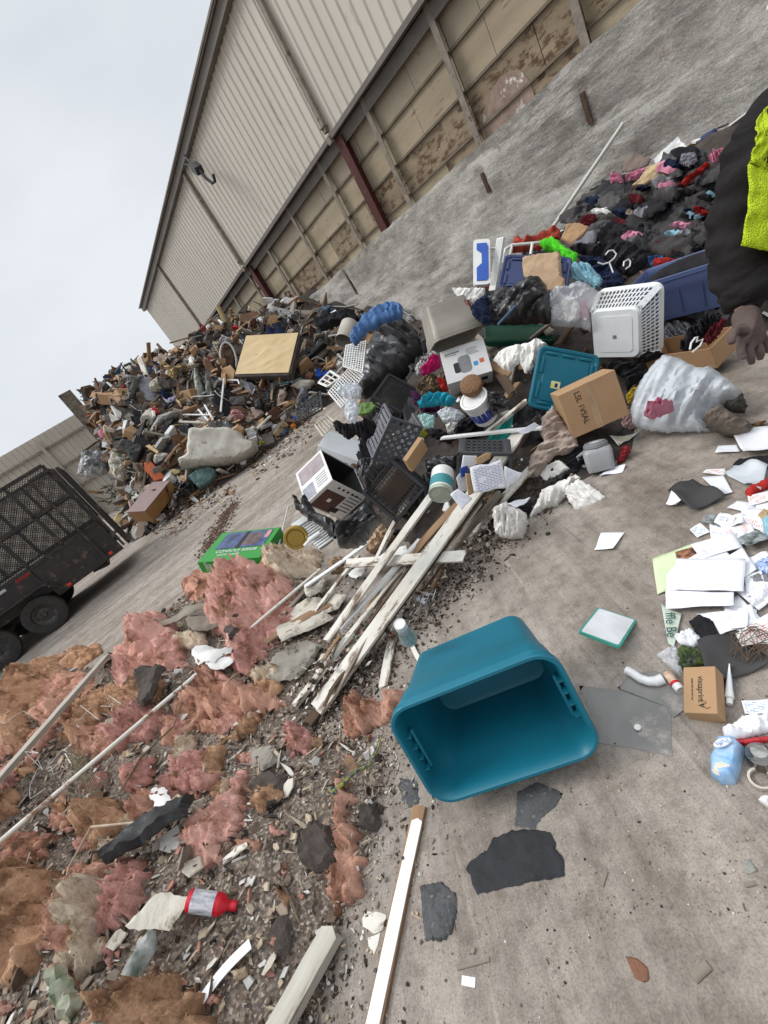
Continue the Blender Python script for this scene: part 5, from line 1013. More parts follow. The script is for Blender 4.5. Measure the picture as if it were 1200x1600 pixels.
# poles and boards at the wall
v = ray(863, 356); A = EYE + v * (8.5 / v.dot(NB)); v = ray(974, 192); B = EYE + v * (9.2 / v.dot(NB)); MB().tube([A, A.lerp(B, .5), B], [.035, .033, .03], 10).build('pole', M('pale_pipe', (.60, .58, .54), (.52, .5, .46), r=.4), smooth=True, label='long pale pipe leaning on the concrete wall above the dark foam', cat='pole')
CLS = [
 ('denim_shirt', cb_blue, 'blue denim shirt draped over the tall black rubbish bag', 'shirt', [(547, 533), (548, 522), (558, 508), (570, 492), (590, 478), (607, 472), (623, 473), (634, 485), (632, 497), (612, 502), (596, 508), (588, 516), (575, 518), (566, 530), (556, 541)], .10, 5.0, 0),
 ('striped_cloth', cb_bw, 'pale striped cloth beside the denim shirt', 'cloth', [(624, 480), (640, 484), (648, 496), (644, 508), (632, 500), (622, 490)], .05, 4.95, 0),
 ('black_cushion', cb_black, 'long black cushion lying on the rubbish behind the denim shirt', 'cushion', [(494, 505), (500, 499), (545, 488), (556, 490), (563, 500), (556, 506), (530, 508), (503, 518), (495, 512)], .12, 6.0, 0),
 ('rubbish_bag', m_bag, 'tall full black rubbish bag under the denim shirt', 'bag', [(587, 520), (598, 505), (630, 498), (640, 504), (650, 516), (658, 535), (662, 548), (658, 565), (646, 580), (630, 588), (612, 598), (592, 612), (572, 624), (564, 622), (566, 600), (563, 580), (568, 558), (578, 540)], .30, None, 1),
 ('rubbish_bag', m_bag, 'black rubbish bag in front of the navy lid and kraft paper', 'bag', [(761, 480), (768, 462), (790, 450), (806, 452), (824, 442), (840, 438), (848, 438), (858, 456), (862, 472), (868, 488), (860, 506), (800, 508), (772, 508), (764, 494)], .16, 3.5, 1),
 ('rubbish_bag', m_bag, 'shiny black rubbish bag in front of the coffee maker carton', 'bag', [(526, 818), (540, 812), (552, 806), (572, 786), (582, 792), (592, 806), (602, 810), (592, 822), (582, 834), (572, 852), (552, 858), (532, 856), (524, 838)], .14, 2.55, 1),
 ('rubbish_bag', m_bag, 'torn black bag trailing left under the coffee maker carton', 'bag', [(456, 772), (462, 776), (470, 788), (476, 770), (482, 782), (490, 796), (510, 808), (528, 818), (526, 842), (516, 838), (500, 822), (484, 814), (468, 802), (460, 790)], .06, 2.6, 1),
 ('rubbish_bag', m_bag, 'crumpled black bag between coffee carton and milk crate', 'bag', [(556, 730), (566, 716), (584, 716), (602, 728), (588, 744), (574, 766), (562, 752)], .08, 3.0, 1),
 ('rubbish_bag', m_bag, 'shredded black bag right of the white bucket', 'bag', [(762, 614), (780, 612), (802, 632), (796, 640), (780, 646), (770, 652), (764, 636)], .07, 2.95, 1),
 ('rubbish_bag', m_bag, 'black bag between crate and supplement tub', 'bag', [(664, 720), (684, 712), (716, 712), (716, 730), (700, 742), (680, 736), (668, 740)], .07, None, 1),
 ('lime_cloth', cb_lime, 'bright lime green cloth over the folding chair', 'cloth', [(842, 379), (862, 370), (874, 376), (882, 386), (902, 395), (900, 414), (890, 408), (876, 398), (860, 394), (850, 392)], .05, 4.0, 0),
 ('kraft_sheet', m_kraft, 'creased brown kraft paper sheet in front of the navy lid', 'paper', [(816, 403), (822, 400), (872, 393), (876, 398), (878, 432), (883, 436), (883, 452), (860, 459), (838, 452), (818, 450), (816, 425)], .03, 3.6, 0),
 ('pale_blue_cloth', cb_sky, 'pale blue cloth heap right of the kraft paper', 'cloth', [(892, 418), (900, 412), (920, 411), (930, 424), (944, 438), (936, 450), (928, 454), (920, 446), (898, 440), (890, 430)], .07, 3.6, 0),
 ('navy_cloth', cb_navy, 'navy cloth left of the black rubbish bag', 'cloth', [(735, 482), (746, 468), (764, 464), (764, 482), (772, 504), (754, 506), (740, 496)], .06, 3.6, 0),
 ('white_sheet', cb_white, 'white sheet corner below the toy panel', 'sheet', [(706, 450), (728, 450), (758, 450), (756, 462), (740, 474), (724, 472), (712, 460)], .03, 3.9, 0),
 ('red_scrap', cb_red, 'red scrap behind the taupe tote', 'cloth', [(724, 470), (732, 468), (736, 478), (732, 485), (726, 482)], .03, 3.8, 0),
 ('black_garment', cb_black, 'long black garment spread below the dark foam', 'garment', [(889, 386), (905, 384), (930, 382), (960, 374), (985, 378), (1010, 392), (1012, 412), (990, 430), (975, 436), (960, 420), (940, 408), (920, 400), (900, 396)], .09, None, 0),
 ('navy_garment', cb_navy, 'navy garment under the white clothes hangers', 'garment', [(900, 399), (937, 401), (960, 415), (976, 436), (974, 448), (945, 454), (930, 440), (912, 412)], .07, None, 0),
 ('jeans', cb_blue, 'pale blue jeans scrap at the rim of the slate blue tote', 'jeans', [(1010, 402), (1034, 400), (1050, 412), (1040, 420), (1024, 422), (1012, 412)], .05, None, 0),
 ('red_sock', cb_red, 'small red garment on the black garment', 'garment', [(971, 369), (984, 368), (991, 374), (984, 382), (973, 380)], .04, None, 0),
 ('lime_scrap', cb_lime, 'small lime green scrap above the slate blue tote', 'cloth', [(1050, 386), (1064, 382), (1071, 390), (1060, 402), (1050, 400)], .04, None, 0),
 ('maroon_garment', cb_maroon, 'maroon and white garment left of the worker sleeve', 'garment', [(1070, 368), (1085, 360), (1099, 360), (1101, 384), (1086, 386), (1070, 382)], .05, None, 0),
 ('white_garment', cb_white, 'thin white garment edge above the maroon one', 'garment', [(1068, 362), (1080, 356), (1098, 354), (1098, 360), (1084, 362), (1070, 372)], .03, None, 0),
 ('dark_garment', cb_black, 'black garment between lime scrap and slate blue tote', 'garment', [(1040, 395), (1070, 390), (1100, 388), (1102, 398), (1060, 408), (1042, 412)], .05, None, 0),
 ('scalloped_mat', cb_grey, 'pale grey ribbed oval mat at the edge of the dark foam', 'mat', [(890, 386), (896, 374), (908, 366), (928, 360), (933, 368), (930, 381), (912, 385)], .03, 4.6, 0),
 ('cardboard_flap', m_card, 'open cardboard flap beside the red cushion', 'flap', [(876, 374), (886, 350), (904, 348), (920, 354), (914, 366), (894, 384)], .02, 4.7, 0),
 ('maroon_scrap', cb_maroon, 'dull maroon scrap on the left edge of the dark foam', 'cloth', [(903, 348), (912, 336), (930, 334), (934, 342), (920, 352), (914, 360)], .03, 4.9, 0),
 ('pink_garment', cb_pink, 'pink patterned garment on the left crest of the dark foam', 'garment', [(952, 276), (956, 270), (968, 272), (975, 284), (972, 290), (954, 290)], .06, 5.6, 0),
 ('pink_garment', cb_pink, 'mauve pink garment lying left of the tan foam chunk', 'garment', [(977, 275), (990, 268), (1008, 262), (1014, 268), (1000, 278), (990, 287), (976, 284)], .06, 5.5, 0),
 ('foam_chunk', cb_tan, 'torn tan foam chunk on the crest of the dark foam', 'foam', [(1012, 264), (1026, 260), (1040, 256), (1042, 280), (1020, 286), (1004, 292), (984, 298), (996, 284)], .06, 5.3, 0),
 ('brown_board', M('brown_hardboard', (.20, .15, .12), (.16, .12, .10), r=.7), 'brown hardboard square behind the pink garments', 'board', [(982, 240), (1000, 242), (1018, 248), (1012, 260), (986, 268), (971, 270)], .02, 5.8, 0),
 ('white_bag', m_white, 'white plastic fan-shaped scrap leaning on the wall above the dark foam', 'scrap', [(1020, 250), (1042, 230), (1061, 212), (1066, 222), (1077, 229), (1062, 240), (1048, 250), (1025, 260)], .03, 5.4, 0),
 ('red_garment', cb_red, 'red and pink garment strip left of the worker shoulder', 'garment', [(1064, 286), (1078, 276), (1090, 266), (1104, 254), (1110, 258), (1098, 270), (1084, 280), (1070, 292)], .05, 4.6, 0),
 ('pink_garment', cb_pink, 'pink garment right beside the worker shoulder', 'garment', [(1106, 246), (1116, 236), (1134, 233), (1130, 250), (1114, 258)], .06, 4.6, 0),
 ('pink_garment', cb_pink, 'pink strip beside the worker upper arm', 'garment', [(1096, 330), (1104, 312), (1110, 308), (1108, 320), (1100, 330)], .03, None, 0),
 ('pink_garment', cb_pink, 'small pink bundle lowest on the dark foam', 'garment', [(1068, 350), (1076, 344), (1086, 341), (1088, 350), (1078, 358), (1070, 360)], .04, None, 0),
 ('grey_rag', cb_grey, 'grey panel scrap above the red garment strip', 'cloth', [(1064, 240), (1086, 238), (1090, 252), (1076, 262), (1062, 256)], .03, 4.8, 0),
 ('leopard_cloth', cb_leo, 'leopard print garment left of the kettle carton', 'garment', [(650, 606), (656, 594), (668, 586), (682, 586), (692, 600), (688, 614), (676, 622), (660, 620)], .07, None, 0),
 ('speckled_cloth', cb_bw, 'black and white speckled garment above the leopard print', 'garment', [(648, 574), (660, 560), (677, 549), (686, 552), (680, 565), (665, 582), (652, 590)], .06, 3.7, 0),
 ('magenta_cloth', cb_mag, 'magenta garment twisted beside the kettle carton', 'garment', [(658, 578), (668, 566), (677, 553), (687, 558), (690, 573), (680, 580), (670, 584), (660, 588)], .07, 3.55, 0),
 ('red_cloth', cb_red, 'dark red garment at the lower left of the kettle carton', 'garment', [(682, 590), (696, 594), (702, 612), (694, 614), (686, 602)], .05, 3.4, 0),
 ('purple_cloth', cb_purp, 'dark purple garment under the teal garment', 'garment', [(641, 612), (652, 612), (664, 622), (688, 634), (684, 644), (662, 644), (648, 632)], .06, None, 0),
 ('teal_cloth', cb_teal, 'turquoise garment below the leopard print', 'garment', [(653, 630), (664, 620), (680, 615), (700, 614), (713, 624), (708, 634), (690, 634), (670, 636), (656, 638)], .07, 3.2, 0),
 ('plastic_wrap', film2, 'crumpled milky plastic wrap below the turquoise garment', 'wrap', [(682, 644), (698, 636), (716, 640), (728, 650), (716, 660), (694, 662)], .06, None, 1),
 ('lime_packet', cloth_m('lime_packet', (.50, .56, .16), (.4, .46, .12)), 'pale lime packet inside the milky wrap', 'packet', [(691, 650), (703, 643), (711, 655), (698, 662)], .05, None, 1),
 ('cyan_packet', M('cyan_packet', (.12, .45, .50), (.55, .6, .5), s=22, r=.4), 'cyan patterned packet right of the grey crate', 'packet', [(652, 650), (664, 646), (680, 650), (678, 668), (664, 670)], .04, 3.0, 1),
 ('yellow_packet', M('yellow_packet', (.45, .45, .06), r=.5), 'yellow green packet under the cyan packet', 'packet', [(656, 674), (664, 670), (670, 680), (662, 688), (656, 684)], .03, None, 0),
 ('black_garment', cb_black, 'black garment bunch just below the white bucket', 'garment', [(708, 672), (722, 656), (740, 656), (762, 656), (754, 676), (742, 686), (716, 688)], .08, None, 0),
 ('white_scrap', cb_white, 'small white cloth tag left of the black garment bunch', 'cloth', [(696, 664), (706, 658), (716, 662), (710, 676), (700, 680)], .03, None, 0),
 ('black_sleeve', cb_black, 'long black sleeve running under the cyan packet', 'garment', [(664, 672), (690, 672), (716, 686), (726, 692), (700, 694), (676, 684)], .05, None, 0),
 ('white_rags', cb_white, 'bunch of white rags hanging above the broken boards', 'rags', [(769, 562), (784, 546), (799, 540), (825, 536), (840, 527), (857, 540), (840, 556), (830, 584), (820, 583), (812, 566), (800, 580), (787, 577)], .06, 3.3, 0),
 ('clear_bag', film, 'clear plastic bag bulging with clothes left of the laundry basket', 'bag', [(856, 464), (874, 452), (890, 450), (910, 444), (936, 456), (930, 470), (924, 490), (922, 518), (908, 512), (862, 510), (858, 490)], .16, 3.4, 1),
 ('white_blouse', cb_white, 'white clothes inside the clear bag', 'clothes', [(870, 478), (884, 466), (900, 466), (908, 478), (906, 500), (886, 506), (868, 500)], .06, 3.42, 1),
 ('rose_blouse', cb_pink, 'rose pink garment inside the clear bag', 'garment', [(906, 476), (916, 470), (922, 482), (918, 502), (906, 500)], .05, 3.42, 0),
 ('grey_shirt', cb_grey, 'striped grey shirt right of the laundry basket', 'shirt', [(1028, 540), (1034, 508), (1056, 502), (1078, 506), (1086, 520), (1062, 548), (1040, 552)], .08, None, 0),
 ('black_garment', cb_black, 'black garment bulging out of the open cardboard box', 'garment', [(1062, 540), (1080, 512), (1106, 490), (1126, 492), (1128, 504), (1110, 520), (1086, 546), (1066, 550)], .09, 2.75, 0),
 ('red_patterned_scarf', cb_maroon, 'red patterned scarf at the back edge of the open cardboard box', 'scarf', [(1096, 532), (1110, 510), (1128, 498), (1136, 502), (1124, 524), (1108, 540)], .05, 2.68, 0),
 ('black_garment', cb_black, 'dark clothing wad between laundry basket and open box', 'garment', [(935, 568), (960, 566), (990, 566), (1010, 552), (1030, 548), (1040, 556), (1008, 566), (1006, 588), (980, 612), (975, 590), (950, 578)], .08, None, 0),
 ('yellow_packet', M('yellow_packet2', (.55, .38, .03), r=.5), 'yellow cloth peeking between the cardboard boxes', 'cloth', [(978, 618), (988, 606), (998, 604), (992, 620), (982, 634)], .03, None, 0),
 ('beige_trousers', cb_beige, 'crumpled beige trousers left of the written cardboard box', 'trousers', [(846, 655), (858, 640), (866, 636), (876, 650), (884, 664), (898, 680), (904, 700), (890, 708), (870, 712), (856, 724), (842, 745), (821, 748), (828, 715), (838, 700), (850, 690), (842, 672)], .08, None, 0),
 ('white_lining', cb_white, 'white lining fold between beige trousers and cardboard box', 'cloth', [(857, 640), (864, 633), (872, 644), (880, 660), (890, 668), (888, 676), (874, 668), (862, 654)], .04, None, 0),
 ('white_pillowcase', cb_white, 'flat white cloth square on top of the beige trousers', 'cloth', [(832, 738), (852, 728), (874, 718), (892, 733), (872, 746), (852, 757)], .035, None, 0),
 ('white_sheet', cb_white, 'flat white cloth corner lying on the bare ground right of the rags', 'cloth', [(880, 764), (905, 748), (922, 758), (948, 778), (925, 790), (903, 801), (890, 784)], .025, None, 0),
 ('white_sheet', cb_white, 'wrinkled white cloth below the beige trousers', 'cloth', [(846, 765), (862, 758), (885, 748), (900, 740), (908, 748), (895, 762), (884, 776), (872, 790), (850, 797), (832, 811), (826, 806), (838, 786)], .06, None, 0),
 ('white_cloth_bag', cb_white, 'crumpled white cloth bag with loose strings at the end of the plank stack', 'bag', [(770, 796), (780, 789), (792, 783), (798, 792), (808, 794), (822, 802), (826, 818), (818, 843), (802, 842), (784, 841), (773, 830), (771, 812)], .10, None, 0),
 ('black_cloth', cb_black, 'black cloth between the white bag and the white cloths', 'cloth', [(812, 792), (830, 780), (832, 800), (824, 810), (818, 804)], .03, None, 0),
 ('black_cloth', cb_black, 'black cloth under the white cloth square', 'cloth', [(836, 754), (850, 758), (862, 748), (884, 738), (900, 728), (906, 736), (880, 752), (850, 772), (834, 768)], .03, None, 0),
 ('black_cloth', cb_black, 'black cloth between written cardboard box and grey detergent tub', 'cloth', [(880, 722), (892, 700), (906, 690), (910, 706), (914, 726), (900, 736), (890, 732)], .04, None, 0),
 ('red_slipper', M('red_shoe', (.25, .01, .02), (.2, .01, .015), r=.5), 'dark red slipper behind the grey detergent tub', 'slipper', [(970, 703), (972, 698), (984, 697), (986, 706), (978, 716), (976, 722), (966, 726), (964, 720)], .04, None, 0),
 ('milky_bag', film2, 'big milky white plastic bag lying beside the worker glove', 'bag', [(985, 645), (991, 618), (1010, 585), (1039, 556), (1060, 560), (1085, 574), (1110, 574), (1135, 592), (1158, 612), (1162, 630), (1140, 634), (1120, 640), (1102, 654), (1104, 668), (1118, 674), (1085, 675), (1054, 676), (1020, 674), (1000, 670), (988, 662)], .20, None, 1),
 ('pink_flannel', cloth_m('pink_flannel', (.60, .42, .40), (.5, .33, .33), s=40), 'pink spotted flannel poking out left of the milky bag', 'cloth', [(970, 663), (975, 645), (982, 640), (992, 646), (996, 668), (982, 675), (972, 673)], .05, None, 0),
 ('boot_shaft', cloth_m('grey_boot', (.085, .078, .072), (.06, .055, .05)), 'dark grey boot top sticking out of the milky bag', 'boot', [(1121, 625), (1128, 612), (1140, 606), (1159, 612), (1168, 634), (1164, 646), (1150, 646), (1132, 640)], .08, 2.5, 0),
 ('brown_boot', cloth_m('taupe_boot', (.17, .14, .115), (.12, .10, .08)), 'taupe suede boot lying with its foot on the ground right of the milky bag', 'boot', [(1098, 656), (1106, 642), (1130, 636), (1150, 650), (1168, 658), (1178, 668), (1172, 680), (1150, 684), (1130, 682), (1112, 672)], .11, None, 0),
 ('straw_wisp', M('straw', (.25, .15, .08)), 'brown straw wisp at the toe of the taupe boot', 'straw', [(1174, 662), (1186, 658), (1198, 657), (1192, 666), (1180, 672), (1172, 670)], .03, None, 1),
 ('green_panel', M('moss_green', (.09, .17, .02), (.07, .13, .02), r=.4), 'moss green plastic panel below the tall black bag', 'panel', [(562, 630), (582, 628), (590, 636), (577, 648), (560, 650)], .02, 3.9, 0),
 ('white_plastic_bag', film2, 'white and green supermarket bag caught on the wire racks', 'bag', [(527, 605), (540, 600), (557, 597), (567, 608), (562, 622), (550, 626), (540, 622), (528, 616)], .07, 4.6, 1),
 ('white_plastic_bag', film2, 'torn white film hanging below the wire racks', 'bag', [(540, 626), (556, 624), (562, 640), (556, 662), (544, 660), (538, 648)], .05, 4.2, 1),
 ('black_jacket', cb_black, 'black jacket lying over the white polystyrene tray', 'jacket', [(520, 660), (528, 657), (540, 664), (556, 662), (580, 652), (588, 664), (584, 680), (572, 688), (556, 680), (546, 688), (534, 680), (524, 672)], .08, 3.5, 0),
 ('kraft_wad', m_kraft, 'crumpled brown kraft paper wad at the foot of the milk crate', 'paper', [(572, 842), (586, 826), (600, 818), (612, 832), (620, 840), (606, 852), (592, 862), (580, 866), (572, 860)], .08, None, 1),
 ('corrugated_card', M('corrugated_card', (.30, .20, .12), (.2, .13, .08), s=4, stretch=(10, 1, 1), b=.3), 'corrugated brown card roll below the black bag', 'card', [(512, 874), (530, 870), (561, 871), (576, 876), (564, 888), (540, 894), (518, 899)], .06, None, 0),
 ('work_glove', cb_tan, 'tan leather scrap between the pill bottle and the plank stack', 'scrap', [(640, 990), (648, 985), (652, 995), (644, 1000)], .01, None, 0)]
RF = random.Random(12)
FLAT = {'brown_boot', 'boot_shaft', 'black_cushion', 'red_slipper', 'kraft_sheet', 'white_pillowcase', 'cardboard_flap', 'brown_board', 'green_panel', 'scalloped_mat', 'white_bag', 'foam_chunk'}
for nm, mt, lab, ct, px, th, dp, hd in CLS:
    if dp and dp >= 4.6 and px[0][0] > 900: cx_, cy_ = sum(p[0] for p in px) / len(px), sum(p[1] for p in px) / len(px); dp = min(6.3, (on(cx_, cy_ + 6) - EYE).dot(FW)) - .42
    if nm in ('brown_boot', 'boot_shaft'): cl(nm, px, mt, lab, ct, th, depth=dp, amp=.35, fr=3, fine=.002); continue
    if nm in FLAT: cl(nm, px, mt, lab, ct, th, depth=dp, amp=.5, fr=3, edge=.02, fine=.002); continue
    if nm == 'milky_bag': cl('clothes_bundle', [(1005, 650), (1020, 600), (1045, 572), (1080, 585), (1120, 590), (1140, 615), (1110, 640), (1090, 665), (1030, 668)], cb_grey, 'grey clothes inside the milky bag', 'clothes', .09, amp=1.2, fr=4, fold=1., hard=True); cl('pink_slipper', [(1007, 650), (1012, 636), (1031, 628), (1052, 628), (1053, 642), (1034, 650), (1018, 656)], cb_pink, 'pink slipper showing through the milky bag', 'slipper', .13, depth=2.38); cl(nm, px, mt, lab, ct, .17, amp=.34, fr=3.6, fold=.9, hard=True, edge=.15, fine=.005, sp=.012, jit=.008); continue
    if nm == 'rubbish_bag': cl(nm, px, mt, lab, ct, th, fold=RF.uniform(0, 3.14), hard=True, depth=dp, amp=.62, fr=3.2, fine=.003, jit=.008)
    elif hd: cl(nm, px, mt, lab, ct, th, hard=True, depth=dp, amp=.42, fr=4.2, fine=.004)
    else: cl(nm, px, mt, lab, ct, th * .85, depth=dp, amp=1.3, fr=4.5, fold=RF.uniform(0, 3.14), hard=True, fine=.002, jit=.007)
# dark foam offcuts against the wall
R = random.Random(4); FP = [(900, 350), (925, 312), (950, 285), (985, 285), (1040, 262), (1085, 225), (1125, 205), (1150, 240), (1125, 330), (1104, 388), (1040, 392), (985, 376), (925, 378), (900, 366)]
k = 0
while k < 150:
    x, y = R.uniform(900, 1125), R.uniform(240, 395)
    if not pip(x, y, FP): continue
    k += 1; s_ = R.uniform(12, 40); az = R.uniform(0, 6.3); n_ = R.randint(5, 7); px = [(x + s_ * R.uniform(.7, 1.2) * math.cos(az + 6.283 * j / n_), y + .6 * s_ * R.uniform(.6, 1.2) * math.sin(az + 6.283 * j / n_)) for j in range(n_)]
    puff('foam_offcut', px, R.choice([foam_m, foam_m, foam_2, foam_3, cb_black, cb_char]), R.uniform(.03, .07), 'ragged charcoal foam or felt offcut heaped against the concrete wall', 'foam', n=R.uniform(.2, .95), amp=1.2, fr=3, hard=True, fold=R.uniform(0, 3), edge=.04, jit=.025, sp=.028, sharp=rad(80), group='charcoal foam offcuts against the wall', depth=min(6.2, (on(x, y) - EYE).dot(FW)) - R.uniform(.02, .28), anchor=(x, y), back=.3)
gcol = [cb_navy, cb_grey, cb_black, cb_pink, cb_white, cb_maroon, cb_navy, cb_char, cb_sky, cb_red, cb_black, cb_beige]
for k in range(60):
    for _ in range(50):
        x, y = R.uniform(905, 1110), R.uniform(235, 415)
        if pip(x, y, FP) or (x * .5 + y > 800 and y < 640 - x * .2): break
    s_ = R.uniform(7, 17); az = R.uniform(0, 6.3); px = [(x + s_ * R.uniform(.7, 1.3) * math.cos(6.283 * j / 8 + az) * 1.3, y + .6 * s_ * R.uniform(.6, 1.2) * math.sin(6.283 * j / 8 + az)) for j in range(8)]
    puff('garment', px, R.choice(gcol), R.uniform(.03, .07), 'small crumpled garment lying on the dark clothing heap by the wall', 'garment', n=R.uniform(.2, .6), amp=1.3, fr=4, fold=R.uniform(0, 3), hard=True, jit=.01, sp=.022, depth=min(6, (on(x, y) - EYE).dot(FW)) - .34, anchor=(x, y), group='small garments on the dark heap')
X = pose([(-.2, .15, 0), (.2, .15, 0), (.2, -.15, 0), (-.2, -.15, 0)], [(1098, 214), (1117, 194), (1134, 218), (1104, 226)], w=4.7); t = thing('storage_tote', 'dark navy tote standing on the heap just left of the worker shoulder', 'tote', X); tote_mesh(.42, .32, .28, M('navy_plastic', ()), t, r=.04, slots=False)
X = pose([(-.2, .3, 0), (.2, .3, 0), (.2, -.3, 0), (-.2, -.3, 0)], [(1138, 198), (1200, 150), (1206, 168), (1150, 208)], w=4.6); MB().box((0, 0, 0), (.4, .6, .02), bev=.004).build('white_board', m_white, mat=X, label='white plastic board leaning on the wall behind the worker shoulder', cat='board')
# hangers
def hanger(px, w, label): 
    t = thing('clothes_hanger', label, 'hanger', Matrix.Translation(atw(*px[0], w))); o = seg(px, w, .006, 'wire', m_white, parent=None, n=6); o.parent = t; o.matrix_parent_inverse = t.matrix_world.inverted(); return t
hanger([(946, 398), (951, 392), (958, 391), (963, 397), (960, 403), (952, 410), (942, 413), (934, 410)], 3.5, 'white plastic hanger with its hook up, left of the two near the navy garment'); hanger([(952, 410), (958, 426)], 3.5, 'white hanger arm end below the left hanger')
hanger([(974, 416), (975, 409), (982, 405), (985, 409), (984, 416), (978, 420)], 3.4, 'white hanger hook right of the navy garment'); hanger([(1078, 546), (1080, 536), (1086, 528), (1090, 526), (1088, 534), (1098, 530), (1094, 540), (1082, 550)], 2.6, 'white hanger sticking out of the open cardboard box')
MB().tube([atw(778, 507, 3.3), atw(805, 478, 3.35)], .009, 8).build('stick', M('blue_stick', (.06, .12, .2)), smooth=True, label='thin blue stick lying on the black rubbish bag', cat='stick')
# wire racks
def rack(P4, w4, n1, n2, r, mat, label):
    c = [atw(x, y, w) for (x, y), w in zip(P4, w4)]; m = MB()
    for i in range(n1 + 1): u_ = i / n1; m.tube([c[0].lerp(c[1], u_), c[3].lerp(c[2], u_)], r if i % n1 else r * 1.7, 5)
    for j in range(n2 + 1): v_ = j / n2; m.tube([c[0].lerp(c[3], v_), c[1].lerp(c[2], v_)], r if j % n2 else r * 1.7, 5)
    return m.build('wire_rack', mat, smooth=True, label=label, cat='rack')
rack([(513, 613), (549, 570), (568, 586), (534, 637)], [5.2, 5.3, 5.0, 4.9], 14, 8, .006, m_white, 'white wire rack lying under the supermarket bag'); rack([(541, 540), (572, 533), (566, 582), (536, 572)], [5.4, 5.3, 5.0, 5.1], 8, 14, .006, m_white, 'upright white wire rack left of the tall black bag')
rack([(498, 598), (516, 580), (532, 590), (512, 604)], [5.8, 5.8, 5.6, 5.6], 3, 2, .010, m_white, 'small white wire shelf at the left end of the racks'); rack([(492, 664), (512, 650), (524, 660), (505, 682)], [5.0, 5.2, 4.8, 4.7], 5, 6, .005, M('cream_wire', (.6, .55, .45)), 'cream wire grid lying on the ground below the racks')
rack([(462, 640), (500, 612), (503, 640), (466, 658)], [8.6, 8.8, 8.2, 8.2], 7, 6, .014, m_black, 'black wire grid at the right foot of the far heap')
A, B = axt((537, 534), 5.6, (549, 506), 5.75); MB().lathe([(.11, .01), (.115, 0), (.12, 0), (.12, .02), (.115, .03), (.13, .3), (.0, .3), (.12, .29), (.105, .02)], 28).build('pail', M('cream_pail', (.45, .42, .36), (.3, .27, .22), r=.6), mat=axisX(A, B), smooth=True, label='cream metal pail with its dark mouth towards the camera behind the denim shirt', cat='pail')
# polystyrene tray, slatted grille, mustard lid
X = pose([(0, 0, 0), (.42, 0, 0), (.42, .26, 0), (0, .26, 0), (.42, .26, .04)], [(515, 674), (573, 692), (562, 720), (497, 693), (561, 728)], dims=((0, 0, 0), (.42, .26, .05)))
t = thing('foam_tray', 'white polystyrene tray with a toothed edge behind the coffee maker carton', 'tray', X); mf = M('polystyrene', (.70, .73, .74), (.64, .67, .69), r=.8, b=.3, bs=200); MB().box((.21, .13, .025), (.42, .26, .05), bev=.006).build('slab', mf, t); m = MB(); [m.box((.03 + .021 * k, -.008, .025), (.012, .02, .045)) for k in range(18)]; m.build('teeth', mf, t); MB().box((.21, .265, .03), (.42, .03, .09), bev=.006).build('flange', mf, t)
X = pose([(0, 0, 0), (.40, 0, 0), (.40, .17, 0), (0, .17, 0)], [(477, 806), (526, 840), (497, 858), (459, 820)], dims=((0, 0, 0), (.4, .17, .03)), w=2.75)
t = thing('slatted_grille', 'white slatted plastic grille lying behind the tan batt hump', 'grille', X); m = MB(); [m.box((.02 + .03 * k, .085, .012), (.014, .17, .02)) for k in range(13)]; m.build('slats', m_white, t); MB().box((.2, .085, .03), (.38, .15, .008)).build('backing', M('grey_plastic', (.1, .1, .11)), t); MB().box((.03, .085, .0), (.07, .18, .03), bev=.005).build('end_cap', m_white, t)
A, B = axt((462, 841), 2.62, (464, 834), 2.72); MB().lathe([(0, 0), (.05, 0), (.052, .006), (.058, -.004), (.07, -.004), (.074, .004), (.074, .03), (.07, .03)], 30).build('mustard_disc', M('mustard_plastic', (.32, .20, .03), (.27, .17, .03), r=.45), mat=axisX(A, B), smooth=True, label='round mustard yellow lid beside the slatted grille', cat='lid'); seg([(476, 853), (486, 842), (500, 832)], 2.6, .012, 'tube', m_white, 'short white tube beside the mustard lid', 'tube')
